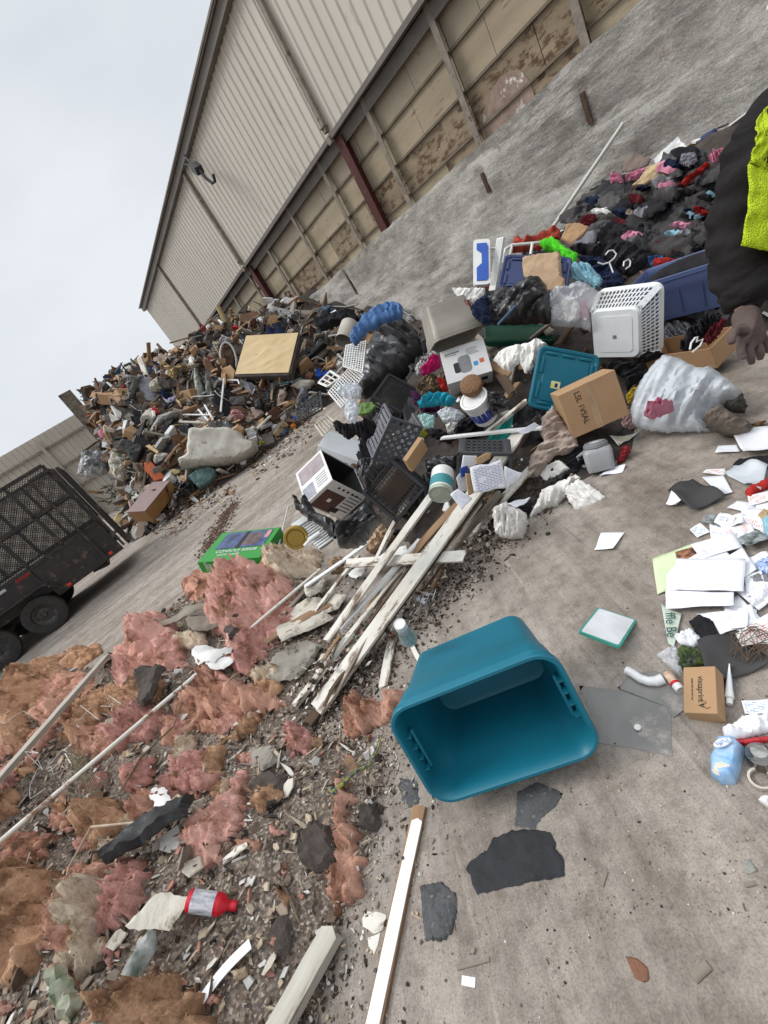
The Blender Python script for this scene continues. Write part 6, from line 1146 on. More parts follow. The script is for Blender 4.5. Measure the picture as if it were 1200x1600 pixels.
# plaster board pieces
m_pl = M('plasterboard', (.56, .53, .46), (.42, .38, .31), s=6, r=.95, b=.7, bs=40, dirt=(.16, .12, .09), ds=12, dt=.57); m_plw = M('white_board', (.70, .70, .68), (.60, .59, .56), s=4, r=.7, b=.2, dirt=(.3, .26, .21), ds=10, dt=.62); m_gs = M('grey_slab', (.30, .28, .24), (.20, .18, .15), s=6, r=.95, b=.6, bs=40, dirt=(.08, .065, .05), ds=9, dt=.56)
PLS = [([(430, 985), (448, 955), (480, 935), (520, 928), (542, 930), (530, 950), (512, 958), (522, 966), (500, 978), (470, 990), (440, 1003)], m_pl, .02, .05, 'torn plasterboard slab with a ragged paper edge right of the pink slab'),
 ([(405, 1058), (425, 1030), (450, 1012), (480, 1000), (503, 1008), (490, 1035), (468, 1060), (430, 1066)], m_gs, .02, .03, 'dirty grey board slab below the torn plasterboard'),
 ([(584, 896), (587, 872), (610, 860), (634, 852), (640, 862), (612, 880)], m_plw, .01, .10, 'clean white board piece in the plank stack'),
 ([(540, 900), (560, 885), (575, 890), (560, 905)], m_plw, .01, .08, 'small white tile leaning in the plank stack'), ([(475, 925), (490, 900), (510, 898), (500, 925), (482, 940)], m_pl, .02, .08, 'ragged plaster chunk between the pole and the corrugated card'),
 ([(235, 965), (300, 945), (345, 935), (350, 948), (300, 962), (240, 975)], m_grey, .015, .12, 'grey curved plywood strip behind the big pink slab'), ([(290, 968), (330, 950), (350, 955), (345, 972), (300, 985)], m_grey, .015, .10, 'second grey plywood strip under the curved one'),
 ([(300, 1025), (318, 1008), (345, 1015), (370, 1005), (362, 1020), (335, 1035), (310, 1040)], m_plw, .012, .10, 'white board scrap under the rusty end of the pole'), ([(320, 1035), (360, 1025), (372, 1032), (350, 1045), (330, 1045)], m_plw, .012, .08, 'lower white board scrap beside the pole'),
 ([(388, 1168), (430, 1165), (436, 1188), (412, 1205), (395, 1195)], m_gs, .02, .03, 'flat greenish slab in the middle of the crushed debris'), ([(395, 1220), (420, 1205), (448, 1210), (445, 1245), (425, 1268), (398, 1258)], M('tar_slab', (.045, .035, .03), (.08, .065, .055), s=20, r=.95, b=.8, bs=60), .03, .02, 'dark rough tar slab in the crushed debris'),
 ([(470, 1300), (495, 1280), (515, 1290), (528, 1330), (520, 1358), (490, 1362), (468, 1345)], M('tar_slab', ()), .03, .02, 'dark rough slab left of the salmon tail'), ([(560, 1262), (575, 1255), (592, 1262), (596, 1285), (585, 1300), (565, 1292)], M('tar_slab', ()), .03, .01, 'round dark clod right of the salmon tail'), ([(422, 1435), (448, 1428), (458, 1445), (452, 1490), (432, 1495), (420, 1470)], M('tar_slab', ()), .02, .02, 'dark gritty rectangle of roofing below the red bottle'),
 ([(265, 1455), (300, 1400), (250, 1395), (195, 1450)], m_pl, .01, .09, 'perforated beige card left of the red bottle'), ([(165, 1650), (200, 1510), (235, 1450), (250, 1470), (215, 1540), (180, 1580), (130, 1600)], M('dark_green_bag', (.03, .06, .035), (.4, .4, .38), s=14, det=2, r=.4, b=.5), .03, .08, 'green and white printed sack crumpled under the orange tuft'),
 ([(72, 1520), (100, 1505), (130, 1560), (120, 1600), (90, 1590)], M('green_wrap', (.08, .13, .07), (.3, .27, .2), s=20, r=.5), .03, .08, 'green printed wrapper scrap at the lower left'), ([(158, 1340), (172, 1318), (215, 1292), (262, 1262), (305, 1242), (290, 1275), (235, 1310), (190, 1335), (166, 1352)], M('black_sheeting', (.012, .012, .013), (.03, .03, .03), r=.5, b=.6, bs=30, dirt=(.09, .08, .07), ds=40, dt=.64), .04, .12, 'crumpled black plastic sheeting lying between the insulation scraps'),
 ([(566, 1430), (590, 1422), (603, 1430), (600, 1452), (585, 1458), (568, 1448)], m_paint, .006, .0, 'flake of white paint left of the white board'), ([(575, 1465), (596, 1458), (592, 1478), (585, 1492), (575, 1480)], m_paint, .006, .0, 'lower flake of white paint left of the white board'),
 ([(232, 1240), (245, 1225), (262, 1235), (270, 1262), (258, 1285), (245, 1265)], m_plw, .01, .06, 'pointed white shard beside the salmon scrap'), ([(210, 1060), (225, 1040), (260, 1045), (240, 1085), (230, 1105), (215, 1100)], M('tar_slab', ()), .03, .15, 'dark dirty clump under the pale pink hump'), ([(353, 960), (370, 950), (372, 985), (360, 1000), (350, 985)], M('tar_slab', ()), .02, .17, 'dark grey dirt smear on the big pink slab')]
for px, mt, th, lf, lab in PLS: puff('broken_slab' if mt not in (m_paint,) else 'paint_flake', px, mt, th, lab, 'slab' if mt is not m_paint else 'flake', 'up', edge=.008, amp=.35, fr=7, jit=.008, lift=lf, sp=.018, sharp=rad(35), fine=.002)

for k, (a, b) in enumerate((((835, 548), (880, 520)), ((800, 575), (850, 560)), ((770, 590), (806, 610)), ((860, 530), (905, 512)), ((880, 560), (905, 530)), ((825, 600), (845, 570)), ((750, 540), (790, 580)), ((790, 605), (812, 640)), ((820, 625), (790, 660)), ((842, 515), (870, 545)))): PL('broken_board', a, b, .07, .02, (m_grey, m_dkwood, m_wood)[k % 3], 'broken weathered board between the dark green lid and the teal lid', la=.10 + .02 * (k % 3), lb=.14, rag=.02, group='broken boards between the green and teal lids')
# ================= scattered papers and packets on the right =================
m_mint = M('mint_card', (.42, .62, .50), r=.5); m_limep = M('lime_paper', (.60, .68, .44), (.56, .64, .40), r=.7, b=0); m_foamb = M('black_foam_sheet', (.035, .034, .035), (.05, .048, .048), s=4, r=.8, b=.15, bs=90, dirt=(.12, .11, .10), ds=7, dt=.66)
m_photo = M('photo_print', (.02, .03, .015), (.35, .38, .40), s=26, det=2, r=.25, b=0); m_face = M('portrait_print', (.42, .18, .09), (.06, .03, .025), s=42, det=1, r=.3, b=0); m_env = M('envelope', (.70, .71, .76), (.66, .67, .72), r=.8, b=.05)
m_grn = M('leaflet_green', (.55, .62, .52), r=.6)
SH = [('paper_sheet', [(1146, 685), (1206, 672), (1208, 712), (1165, 718)], m_paper, 'blank white sheet nearest the taupe boot at the right edge', .02, .02),
 ('paper_scrap', [(1118, 711), (1123, 700), (1152, 698), (1157, 708)], m_paper, 'narrow torn paper left of the blank sheet beside the boot', .004, .01),
 ('black_card', [(1044, 769), (1084, 752), (1137, 781), (1083, 804)], m_foamb, 'square black foam sheet lying alone beside the papers', .005, .03),
 ('envelope', [(1098, 750), (1131, 746), (1146, 772), (1131, 775)], m_env, 'plain white envelope touching the corner of the black foam sheet', .006, .01),
 ('leaflet', [(1099, 743), (1104, 737), (1134, 734), (1134, 744)], pm_red, 'small red printed leaflet above the plain envelope', .008, .01),
 ('translucent_sheet', [(1133, 744), (1150, 729), (1202, 735), (1190, 772)], film2, 'translucent plastic plate shape lying over papers below the black strip', .012, .03),
 ('leaflet', [(1169, 781), (1204, 775), (1204, 789), (1173, 796)], pm_red, 'reddish printed leaflet at the right edge under the plastic plate', .02, .01),
 ('envelope', [(1137, 796), (1152, 784), (1196, 790), (1180, 806)], m_env, 'white envelope under the reddish leaflet', .006, .01),
 ('leaflet', [(1146, 820), (1159, 810), (1199, 822), (1195, 834)], pm_red, 'white leaflet with red car print near the pale blue cloth', .012, .01),
 ('black_photo', [(1096, 818), (1110, 806), (1140, 815), (1129, 827)], m_photo, 'dark glossy photo card with a twig on it', .006, .01),
 ('ticket', [(1079, 832), (1095, 821), (1111, 833), (1090, 842)], pm_col, 'pale green ticket left of the envelopes', .006, .01),
 ('envelope', [(1111, 834), (1120, 826), (1168, 831), (1166, 846)], m_env, 'curled white envelope just below the dark photo card', .01, .02),
 ('magazine', [(1020, 875), (1092, 850), (1104, 902), (1028, 931)], m_limep, 'pale lime green magazine cover at the left edge of the paper pile', .008, .006),
 ('portrait', [(1056, 866), (1088, 857), (1091, 872), (1061, 886)], m_face, 'small brown portrait photo on the lime magazine', .012, .002),
 ('leaflet', [(1068, 884), (1101, 866), (1113, 876), (1078, 892)], pm_doc, 'printed form lying over the portrait photo', .02, .01),
 ('envelope', [(1082, 860), (1148, 838), (1162, 862), (1100, 882)], m_env, 'large white envelope above the blank sheets', .018, .012),
 ('envelope', [(1090, 878), (1135, 866), (1150, 882), (1110, 896)], m_paper, 'white folded sheet under the blank rectangular sheet', .024, .008),
 ('notepad', [(1130, 882), (1162, 862), (1184, 898), (1166, 910)], m_paper, 'white framed card right of the blank sheet', .026, .004),
 ('letter', [(1043, 905), (1061, 886), (1061, 936), (1044, 936)], pm_let, 'ruled sheet strip left of the big blank sheet', .026, .004),
 ('letter', [(1044, 934), (1150, 936), (1150, 958), (1044, 961)], pm_let, 'ruled letter page under the big blank sheet', .038, .006),
 ('paper_sheet', [(1060, 884), (1169, 886), (1165, 937), (1055, 934)], m_paper, 'big blank white sheet on top of the paper pile', .044, .005),
 ('letter', [(1089, 963), (1172, 960), (1170, 987), (1144, 989)], pm_let, 'white page with a pointed corner below the ruled letter', .014, .008),
 ('magazine', [(1034, 946), (1066, 962), (1054, 1014), (1045, 1008)], m_grn, 'mint magazine strip with big dark letters', .010, .004),
 ('letter', [(1165, 905), (1192, 900), (1200, 930), (1168, 938)], pm_doc, 'printed page half under the big blank sheet at the right', .02, .01),
 ('black_card', [(1092, 1009), (1150, 992), (1210, 1040), (1113, 1078)], m_foamb, 'large black foam sheet beneath the kraft box and toothpaste tube', .006, .02),
 ('leaflet', [(1152, 1000), (1208, 966), (1208, 1022), (1164, 1026)], pm_red, 'white page with red marks inside the twig basket', .03, .02),
 ('coupon', [(1159, 1097), (1202, 1093), (1202, 1115), (1165, 1118)], pm_col, 'printed coupon strip at the right edge below the black sheet', .004, .01),
 ('photo_print', [(1157, 850), (1186, 836), (1208, 850), (1170, 866)], m_photo, 'dark landscape photo with trees at the right edge', .03, .01),
 ('paper_sheet', [(929, 861), (940, 835), (977, 832), (960, 862)], m_paper, 'single white sheet alone on the bare ground right of the plank stack', .003, .015),
 ('paper_sheet', [(650, 940), (660, 925), (678, 922), (664, 945)], m_env, 'small lilac paper at the edge of the plank stack', .004, .01),
 ('paper_sheet', [(937, 746), (960, 732), (979, 729), (973, 739)], pm_let, 'small printed paper in front of the grey detergent tub', .004, .012),
 ('packet_sheet', [(953, 683), (1001, 674), (985, 690), (968, 700)], print_mat('yellow_print', (.68, .68, .68), (.7, .5, .02), 4, 3, .3, blot=.3), 'white sheet with yellow lettering behind the grey detergent tub', .006, .01),
 ('crumpled_paper', [(1042, 793), (1053, 779), (1067, 790), (1060, 795)], m_paper, 'small crumpled white paper at the corner of the black foam sheet', .006, .05),
 ('paper_scrap', [(535, 0 + 810), (0, 0), (0, 0), (0, 0)], None, None, 0, 0)]
for nm, px, mt, lab, lf, cu in SH:
    if mt is None: continue
    ct = {'paper_sheet': 'paper', 'paper_scrap': 'paper', 'black_card': 'foam sheet', 'translucent_sheet': 'plastic', 'black_photo': 'photo', 'photo_print': 'photo', 'portrait': 'photo', 'packet_sheet': 'packaging', 'crumpled_paper': 'paper'}.get(nm, nm)
    so_ = sheet(nm, px, mt, lab, ct, lift=lf, curl=cu, th=.003 if mt is m_foamb else .0008)
    if mt is m_grn: c0_, c1_ = on(1048, 958), on(1052, 1006); d_ = c1_ - c0_; lt = textobj('ffle Be', .05, M('dark_teal_ink', (.02, .09, .09)), None, Matrix.Translation((c0_ + c1_) / 2 + Vector((0, 0, .021))) @ Matrix.Rotation(math.atan2(d_.y, d_.x), 4, 'Z')); lt.parent = so_; lt.matrix_parent_inverse = so_.matrix_world.inverted()
R = random.Random(52); CPL = [(1095, 850), (1150, 800), (1200, 800), (1204, 960), (1165, 985), (1110, 985), (1175, 940), (1170, 880)]
k = 0
while k < 20:
    x, y = R.uniform(1035, 1204), R.uniform(795, 1010)
    if not pip(x, y, CPL): continue
    k += 1; az = R.uniform(0, 6.28); a_, b_ = R.uniform(12, 34), R.uniform(7, 18); c_, s_ = math.cos(az), math.sin(az)
    sheet('loose_paper', [(x + u * a_ * c_ - v_ * b_ * s_, y + (u * a_ * s_ + v_ * b_ * c_) * .85) for u, v_ in ((-1, -1), (1, -1), (1, 1), (-1, 1))], R.choice([m_paper, m_env, pm_doc, pm_let, pm_col, pm_red, pm_doc, m_paper]), 'loose sheet, letter or card strewn among the paper pile at the right', 'paper', lift=.002 + .0006 * k, curl=R.uniform(.004, .016), nx=7, ny=7, fr=16, group='loose papers in the spill at the right edge')
X = pose([(-.1, .07, .012), (.1, .07, .012), (.1, -.07, .012), (-.1, -.07, .012)], [(905, 985), (933, 949), (997, 967), (968, 1011)], dims=((-.1, -.07, 0), (.1, .07, .012)))
t = thing('framed_board', 'small white board with a teal plastic frame lying on the bare ground', 'board', X); MB().rrect([(.2, .14, 0, .008), (.2, .14, .010, .008), (.19, .13, .010, .008)], cap0=True).build('frame', M('teal_frame', (.06, .33, .26), r=.4), t); MB().rrect([(.185, .125, .009, .006), (.185, .125, .0115, .006)]).build('board', M('whiteboard', (.72, .74, .76), r=.3, b=0), t)
# kraft carton with the printed name
X = nbox((1120, 1112), (1114, 1040), (1131, 1137), (1075, 1111), (.16, .055, .095), XZ=(1069, 1038), YZ=(1082, 1130))
t = thing('shipping_box', 'small kraft carton printed with a name and bird mark lying on the black foam sheet', 'box', X); MB().box((.08, .0275, .0475), (.16, .055, .095), bev=.002).build('carton', m_card, t)
XV = Matrix(((1, 0, 0, 0), (0, 0, 1, -.001), (0, 1, 0, 0), (0, 0, 0, 1))) @ Matrix.Translation((.08, .0475, 0)) @ Matrix.Rotation(math.pi, 4, 'Z'); fl = Matrix.Diagonal((1, -1, 1, 1))
textobj('vistaprint', .024, ink, t, XV @ Matrix.Translation((0, .004, 0)) @ Matrix.Rotation(0, 4, 'Z')); textobj('made with care for you', .008, ink, t, XV @ Matrix.Translation((0, -.02, 0))); textobj('v', .035, ink, t, XV @ Matrix.Translation((.055, .008, 0)))
m = MB().tube([(.035, .005, 0), (.045, .02, 0), (.055, .008, 0), (.065, .02, 0), (.06, .03, 0)], .0008, 5, X=XV); m.build('printed_bird', ink, t)
# tube, pipe, bottle, tissues
P0 = on(1142, 1046) + Vector((0, 0, .02)); P1 = on(1141, 1104) + Vector((0, 0, .012)); d = (P1 - P0); X = axisX(P0, P1); L_ = d.length
t = thing('toothpaste_tube', 'white and blue toothpaste tube lying on the black foam sheet', 'tube', X); W2 = .019
MB().rrect([(2 * W2 * .7, .003, 0, .001), (2 * W2 * .72, .004, L_ * .06, .001), (2 * W2 * .85, .016, L_ * .5, .007), (2 * W2 * .75, .026, L_ * .84, .012), (.012, .012, L_ * .88, .005)], cap0=True, X=Matrix.Rotation(rad(85), 4, 'Z')).build('body', m_white, t, smooth=True); MB().lathe([(0, L_), (.009, L_), (.010, L_ * .88), (0, L_ * .88)], 16).build('cap', m_white, t, smooth=True)
MB().rrect([(2 * W2 * .62, .0125, L_ * .25, .005), (2 * W2 * .72, .021, L_ * .6, .009)], cap1=False, X=Matrix.Rotation(rad(85), 4, 'Z') @ Matrix.Scale(1.06, 4)).build('printed_band', M('blue_print2', (.03, .12, .42), (.3, .42, .62), s=70, r=.3), t, smooth=True)
pts = [on(x, y) + Vector((0, 0, .02)) for x, y in [(982, 1052), (992, 1058), (1004, 1066), (1016, 1070), (1028, 1070), (1038, 1066)]]; MB().tube(pts, [.016, .0165, .0165, .0165, .018, .019], 18).build('pipe_elbow', M('pvc', (.70, .71, .72), (.6, .6, .6), s=20, r=.35, dirt=(.35, .33, .3), ds=30, dt=.62), smooth=True, label='bent white plastic drain pipe piece right of the teal tote', cat='pipe')
P0 = on(1044, 1058) + Vector((0, 0, .018)); P1 = on(1066, 1084) + Vector((0, 0, .018)); L_ = (P1 - P0).length
t = thing('medicine_bottle', 'cream bottle with red stripe and white cap beside the bent drain pipe', 'bottle', axisX(P0, P1)); MB().lathe([(0, 0), (.015, 0), (.016, .004), (.016, L_ * .62), (.013, L_ * .7)], 20).build('body', M('cream_bottle', (.60, .48, .36), (.5, .3, .2), s=60, det=1, r=.4), t, smooth=True); MB().lathe([(.0163, L_ * .55), (.0168, L_ * .56), (.0168, L_ * .68), (.0163, L_ * .69)], 20).build('red_stripe', redp, t); MB().lathe([(.013, L_ * .68), (.0165, L_ * .7), (.0165, L_), (.006, L_), (0, L_ - .003)], 20).build('cap', m_white, t, smooth=True)
t = thing('tissue_pack', 'blue pack of tissues with a white oval name at the lower right of the papers', 'pack', Matrix.Translation(on(1138, 1195)))
tp = puff('wrapper', [(1124, 1159), (1150, 1159), (1166, 1174), (1160, 1200), (1150, 1226), (1130, 1227), (1112, 1214), (1111, 1191), (1118, 1174)], M('tissue_blue', (.13, .34, .62), (.50, .62, .78), s=9, r=.25, b=.3, bs=20, dirt=(.16, .12, .36), ds=6, dt=.62), .055, 'x', 'x', 'up', amp=.15, edge=.02, fine=.001); del tp['label']; del tp['category']; mwld = tp.matrix_world.copy(); tp.parent = t; tp.matrix_parent_inverse = t.matrix_world.inverted()
c = on(1136, 1180) + Vector((0, 0, .066)); e = on(1120, 1172) ; uax = (on(1118, 1186) - on(1155, 1172)); ang = math.atan2(-uax.y, -uax.x); Lc = Matrix.Translation(c - t.location)
MB().lathe([(0, .0), (.026, .0), (.024, .0035), (0, .0035)], 28, sx=1., sy=.45, X=Lc @ Matrix.Rotation(ang + 3.14, 4, 'Z')).build('name_oval', inkw, t); textobj('Puffs', .02, M('blue_print2', ()), t, Lc @ Matrix.Rotation(ang + 3.14, 4, 'Z') @ Matrix.Translation((0, 0, .004)))
MB().lathe([(0, 0), (.03, .0), (.022, .012), (0, .016)], 24, sx=1, sy=.7, X=Matrix.Translation(on(1133, 1210) + Vector((0, 0, .038)) - t.location)).build('printed_tissue', M('cream_print', (.7, .66, .56)), t, smooth=True)
RS = [('strap', M('red_ribbon', (.45, .02, .03), (.35, .015, .02), r=.4), 'red ribbon lying above the blue tissue pack', 'ribbon', [(1120, 1158), (1128, 1154), (1160, 1156), (1204, 1150), (1204, 1158), (1165, 1164), (1130, 1160)], .008, 0),
 ('paper_tube', m_paper, 'white crumpled paper bag lying above the red ribbon', 'bag', [(1129, 1142), (1150, 1128), (1180, 1117), (1206, 1120), (1206, 1142), (1170, 1152), (1145, 1159), (1134, 1156)], .03, 1),
 ('black_strap', cb_black, 'black cloth strip across the papers at the right edge', 'cloth', [(1144, 727), (1155, 718), (1175, 716), (1206, 712), (1206, 732), (1180, 728)], .02, 0),
 ('black_cloth', cb_black, 'black cloth showing between the ruled letter and the black foam sheet', 'cloth', [(1076, 972), (1092, 961), (1110, 968), (1120, 984), (1121, 1000), (1101, 1006), (1088, 990)], .015, 0),
 ('crumpled_paper', m_paper, 'folded white paper wad left of the black foam sheet', 'paper', [(1053, 996), (1068, 988), (1080, 983), (1102, 1004), (1084, 1010), (1064, 1008)], .025, 1),
 ('plastic_wrap', film, 'crumpled clear wrap left of the kraft carton', 'wrap', [(1026, 1025), (1040, 1014), (1056, 1010), (1066, 1030), (1066, 1057), (1050, 1046), (1036, 1034)], .02, 1),
 ('glove_packet', M('green_black_packet', (.018, .018, .018), (.06, .10, .02), s=24, det=1, r=.4), 'black and green packet partly under the kraft carton', 'packet', [(1057, 1018), (1066, 1009), (1092, 1013), (1104, 1036), (1080, 1044), (1058, 1044)], .02, 1),
 ('pale_blue_cloth', cb_sky, 'pale blue cloth strip at the right edge among the leaflets', 'cloth', [(1190, 812), (1206, 808), (1206, 848), (1196, 838)], .02, 0), ('striped_cloth', M('striped_blue', (.12, .25, .55), (.6, .65, .7), s=40, stretch=(1, 6, 1), det=0), 'blue and white striped cloth at the right edge', 'cloth', [(1180, 882), (1192, 874), (1206, 872), (1206, 898), (1186, 896)], .02, 0),
 ('cream_wad', cb_tan, 'cream coloured crumpled paper above the car leaflet', 'paper', [(1184, 806), (1194, 798), (1206, 800), (1206, 812), (1190, 812)], .02, 1), ('red_ornament', cb_red, 'red and brown ribbon ornament on the plastic plate', 'ornament', [(1164, 770), (1172, 762), (1184, 758), (1196, 750), (1206, 748), (1206, 758), (1190, 766), (1180, 772), (1176, 782), (1168, 778)], .02, 0),
 ('white_fragment', m_white, 'white plastic fragment at the right edge below the ring', 'fragment', [(1185, 1249), (1194, 1243), (1206, 1244), (1206, 1262), (1198, 1260)], .012, 0), ('grey_rag', cb_grey, 'grey glove fragment right of the white framed card', 'cloth', [(1170, 905), (1188, 898), (1206, 900), (1206, 912), (1180, 914)], .02, 0), ('twig_wad', m_paper, 'white folded packet right of the ruled letter', 'paper', [(1170, 940), (1186, 918), (1200, 926), (1190, 942), (1176, 950)], .02, 1)]
for nm, mt, lab, ct, px, th, hd in RS: puff(nm, px, mt, th, lab, ct, 'up', lift=.012, amp=.5, hard=bool(hd), fr=5, jit=.002, fine=.002)
MB().lathe([(.024, .0), (.03, .0), (.03, .012), (.024, .012), (.024, .0)], 30, X=Matrix.Translation(on(1190, 1220) + Vector((0, 0, .004)))).build('plastic_ring', M('cream_ring', (.55, .5, .42), r=.4), smooth=True, label='cream plastic ring at the right edge beside the tissue pack', cat='ring')
MB().lathe([(0, 0), (.03, 0), (.036, .01), (.03, .03), (.034, .045), (.02, .06), (0, .062)], 30, X=Matrix.Translation(on(1192, 1192) + Vector((0, 0, .002)))).build('metal_lantern', M('chrome', (.35, .34, .32), (.2, .19, .18), r=.25, metal=1), smooth=True, label='small tarnished metal lantern top above the cream ring', cat='lantern')
R = random.Random(9); m = MB(); c0 = on(1180, 1012)
for k in range(26):
    a = R.uniform(0, 6.28); b_ = a + R.uniform(1.6, 3.8); r_ = .085; p = Vector((r_ * math.cos(a), r_ * math.sin(a) * .8, R.uniform(.005, .03))); q = Vector((r_ * math.cos(b_), r_ * math.sin(b_) * .8, R.uniform(.005, .03))); mid = (p + q) / 2 + Vector((R.uniform(-.02, .02), R.uniform(-.02, .02), .045)); m.tube([c0 + p, c0 + (p + mid) / 2 + Vector((0, 0, .012)), c0 + mid, c0 + (q + mid) / 2 + Vector((0, 0, .012)), c0 + q], .0011, 5)
m.build('twig_basket', M('twig', (.15, .095, .055), (.09, .055, .035), s=30), smooth=True, label='loose brown twig basket lying over papers at the right edge', cat='basket')
# packets in the grey basket and around it
PK = [([(735, 733), (784, 720), (792, 762), (742, 772)], 2.30, print_mat('label_print', (.72, .72, .74), (.15, .18, .35), 16, 5, .35, blot=.35), 'clear packet with a white printed label in front of the grey basket', 'packet'),
 ([(724, 712), (745, 712), (742, 730), (720, 734)], 2.42, m_env, 'lilac packet corner inside the grey basket', 'packet'), ([(742, 716), (770, 711), (768, 721), (744, 727)], 2.36, M('noodle_tan', (.5, .36, .2), (.35, .22, .12), s=50), 'tan noodle packet inside the grey basket', 'packet'),
 ([(719, 734), (731, 729), (732, 745), (721, 747)], 2.34, M('blue_pack', (.02, .06, .3), r=.3), 'dark blue packet at the left of the grey basket', 'packet'), ([(704, 774), (716, 765), (738, 780), (722, 797)], 2.32, pm_let, 'white printed page leaning below the grey basket', 'paper'),
 ([(790, 732), (817, 740), (804, 760), (792, 768)], 2.42, pm_let, 'white printed page right of the grey basket', 'paper'), ([(713, 748), (728, 740), (734, 768), (718, 768)], 2.36, film2, 'milky packet hanging out at the left corner of the grey basket', 'packet'),
 ([(728, 742), (736, 740), (742, 772), (732, 776)], 2.33, M('noodle_tan', ()), 'tan packet edge beside the printed label packet', 'packet'),
 ([(808, 676), (835, 660), (842, 665), (818, 682)], 2.75, m_env, 'pale envelope lying across the end of the plank stack', 'envelope'), ([(794, 790), (812, 781), (830, 780), (808, 796)], 2.2, m_env, 'pale blue tag on the crumpled white cloth bag', 'tag'), ([(590, 726), (560, 890), (0, 0), (0, 0)], 0, None, None, None)]
for px, w_, mt, lab, ct in PK:
    if mt is None: continue
    o = sheet(ct, None, mt, lab, ct, lift=0, curl=.012, th=.004, pts=[atw(x, y, w_ + .02 * ((i % 3) - 1)) for i, (x, y) in enumerate(px)], fr=14)
# ================= dump trailer =================
O_ = atz(72, 995); rd_ = Vector((.9, .43, 0)).normalized(); aw_ = Vector((-rd_.y, rd_.x, 0)); XTR = Matrix(((rd_.x, aw_.x, 0, O_.x), (rd_.y, aw_.y, 0, O_.y), (0, 0, 1, 0), (0, 0, 0, 1)))
tr = thing('dump_trailer', 'black tandem axle trailer with tall expanded metal sides at the left edge', 'trailer', XTR)
m_tb = M('trailer_black', (.016, .014, .014), (.032, .026, .023), s=6, r=.55, b=.3, dirt=(.10, .065, .045), ds=7, dt=.555, det=9); m_ty = M('tyre', (.025, .024, .023), (.045, .042, .038), s=14, r=.85, b=.3); m_rim = M('dark_rim', (.045, .042, .04), (.08, .075, .07), s=12, r=.5, metal=.4)
def framebar(nm, *bars, w=.06): 
    m = MB(); [m.beam(a, b, w, w) for a, b in bars]; return m.build(nm, m_tb, tr)
X0, X1 = -3.2, 1.92
for yy in (0, 2.0):
    framebar('side_frame', ((X0, yy, 2.42), (X1, yy, 2.42)), ((X0, yy, 1.77), (X1 - .1, yy, 1.77)), ((X0, yy, 1.12), (X1, yy, 1.12)), *[((x, yy, 1.12), (x, yy, 2.42)) for x in (X1, 1.25, .62, -.1, -.8, -1.5, -2.2, -2.9)])
    m = MB()
    for (xa, xb, za, zb) in ((.62, 1.92, 1.12, 2.42), (-.8, .62, 1.12, 2.42), (-2.2, -.8, 1.12, 2.42), (-3.2, -2.2, 1.12, 2.42)):
        W_, H_ = xb - xa, zb - za; s_ = -H_
        while s_ < W_:
            for sg in (1, -1):
                u0, u1 = max(s_, 0), min(s_ + H_, W_); z0, z1 = u0 - s_, u1 - s_
                if sg < 0: z0, z1 = H_ - z0, H_ - z1
                if u1 - u0 > .02: m.beam((xa + u0, yy + .006 * sg, za + z0), (xa + u1, yy + .006 * sg, za + z1), .012, .009)
            s_ += .046
    m.build('side_mesh', m_tb, tr)
    MB().box((1.27, yy, .77), (1.3, .04, .66)).build('side_panel', m_tb, tr); MB().box((-1.2, yy, .86), (3.6, .05, .40)).build('side_board', m_tb, tr)
framebar('tailgate', *[((X1 + .14, y, .45), (X1 + .14, y, 2.25)) for y in (.1, .55, 1.0, 1.45, 1.9)], ((X1 + .14, .1, 2.25), (X1 + .14, 1.9, 2.25)), ((X1 + .14, .1, 1.3), (X1 + .14, 1.9, 1.3)), ((X1 + .14, .1, .5), (X1 + .14, 1.9, .5))); MB().box((X1 + .12, 1.0, .85), (.03, 1.8, .7)).build('tailgate_panel', m_tb, tr)
framebar('side_gate', *[((x, -.09, .5), (x, -.09, 2.3)) for x in (X1 + .05, 1.6)], ((1.6, -.09, 2.3), (X1 + .05, -.09, 2.3)), w=.045)
MB().box((-.6, 1.0, .62), (5, 1.96, .08)).build('deck', m_tb, tr); framebar('chassis', ((-3, .35, .5), (1.5, .35, .5)), ((-3, 1.65, .5), (1.5, 1.65, .5)), ((.27, 0, .34), (.27, 2, .34)), ((-.58, 0, .34), (-.58, 2, .34)), w=.1); framebar('step_bumper', ((1.25, .25, .42), (1.5, .25, .36)), ((1.5, .25, .36), (1.5, 1.7, .36)), w=.08)
for cx_ in (.27, -.58):
    for yy in (-.06, 1.95):
        Xw = Matrix.Translation((cx_, yy, .34)) @ Matrix.Rotation(rad(90), 4, 'X'); w = MB().lathe([(.2, -.09), (.29, -.1), (.335, -.085), (.345, -.05), (.345, .05), (.335, .085), (.29, .1), (.2, .09), (.19, .05), (.19, -.05), (.2, -.09)], 40, X=Xw).build('wheel', m_ty, tr, smooth=True)
        r_ = MB().lathe([(.0, .055), (.03, .055), (.05, .03), (.12, .02), (.15, .045), (.185, .05), (.2, .085), (.205, .075), (.19, -.05)], 36, X=Xw).build('rim', m_rim, w, smooth=True)
        for k in range(8):
            a = k * math.pi / 4; MB().lathe([(0, .047), (.017, .047), (.017, .02)], 10, X=Xw @ Matrix.Translation((.155 * math.cos(a), .155 * math.sin(a), 0))).build('rim_hole', m_black, w)
        for k in range(5):
            a = k * 2 * math.pi / 5; MB().lathe([(0, .05), (.011, .05), (.011, .02)], 8, X=Xw @ Matrix.Translation((.075 * math.cos(a), .075 * math.sin(a), 0))).build('wheel_nut', m_rim, w)
    for k_ in (0,): pass
m = MB()
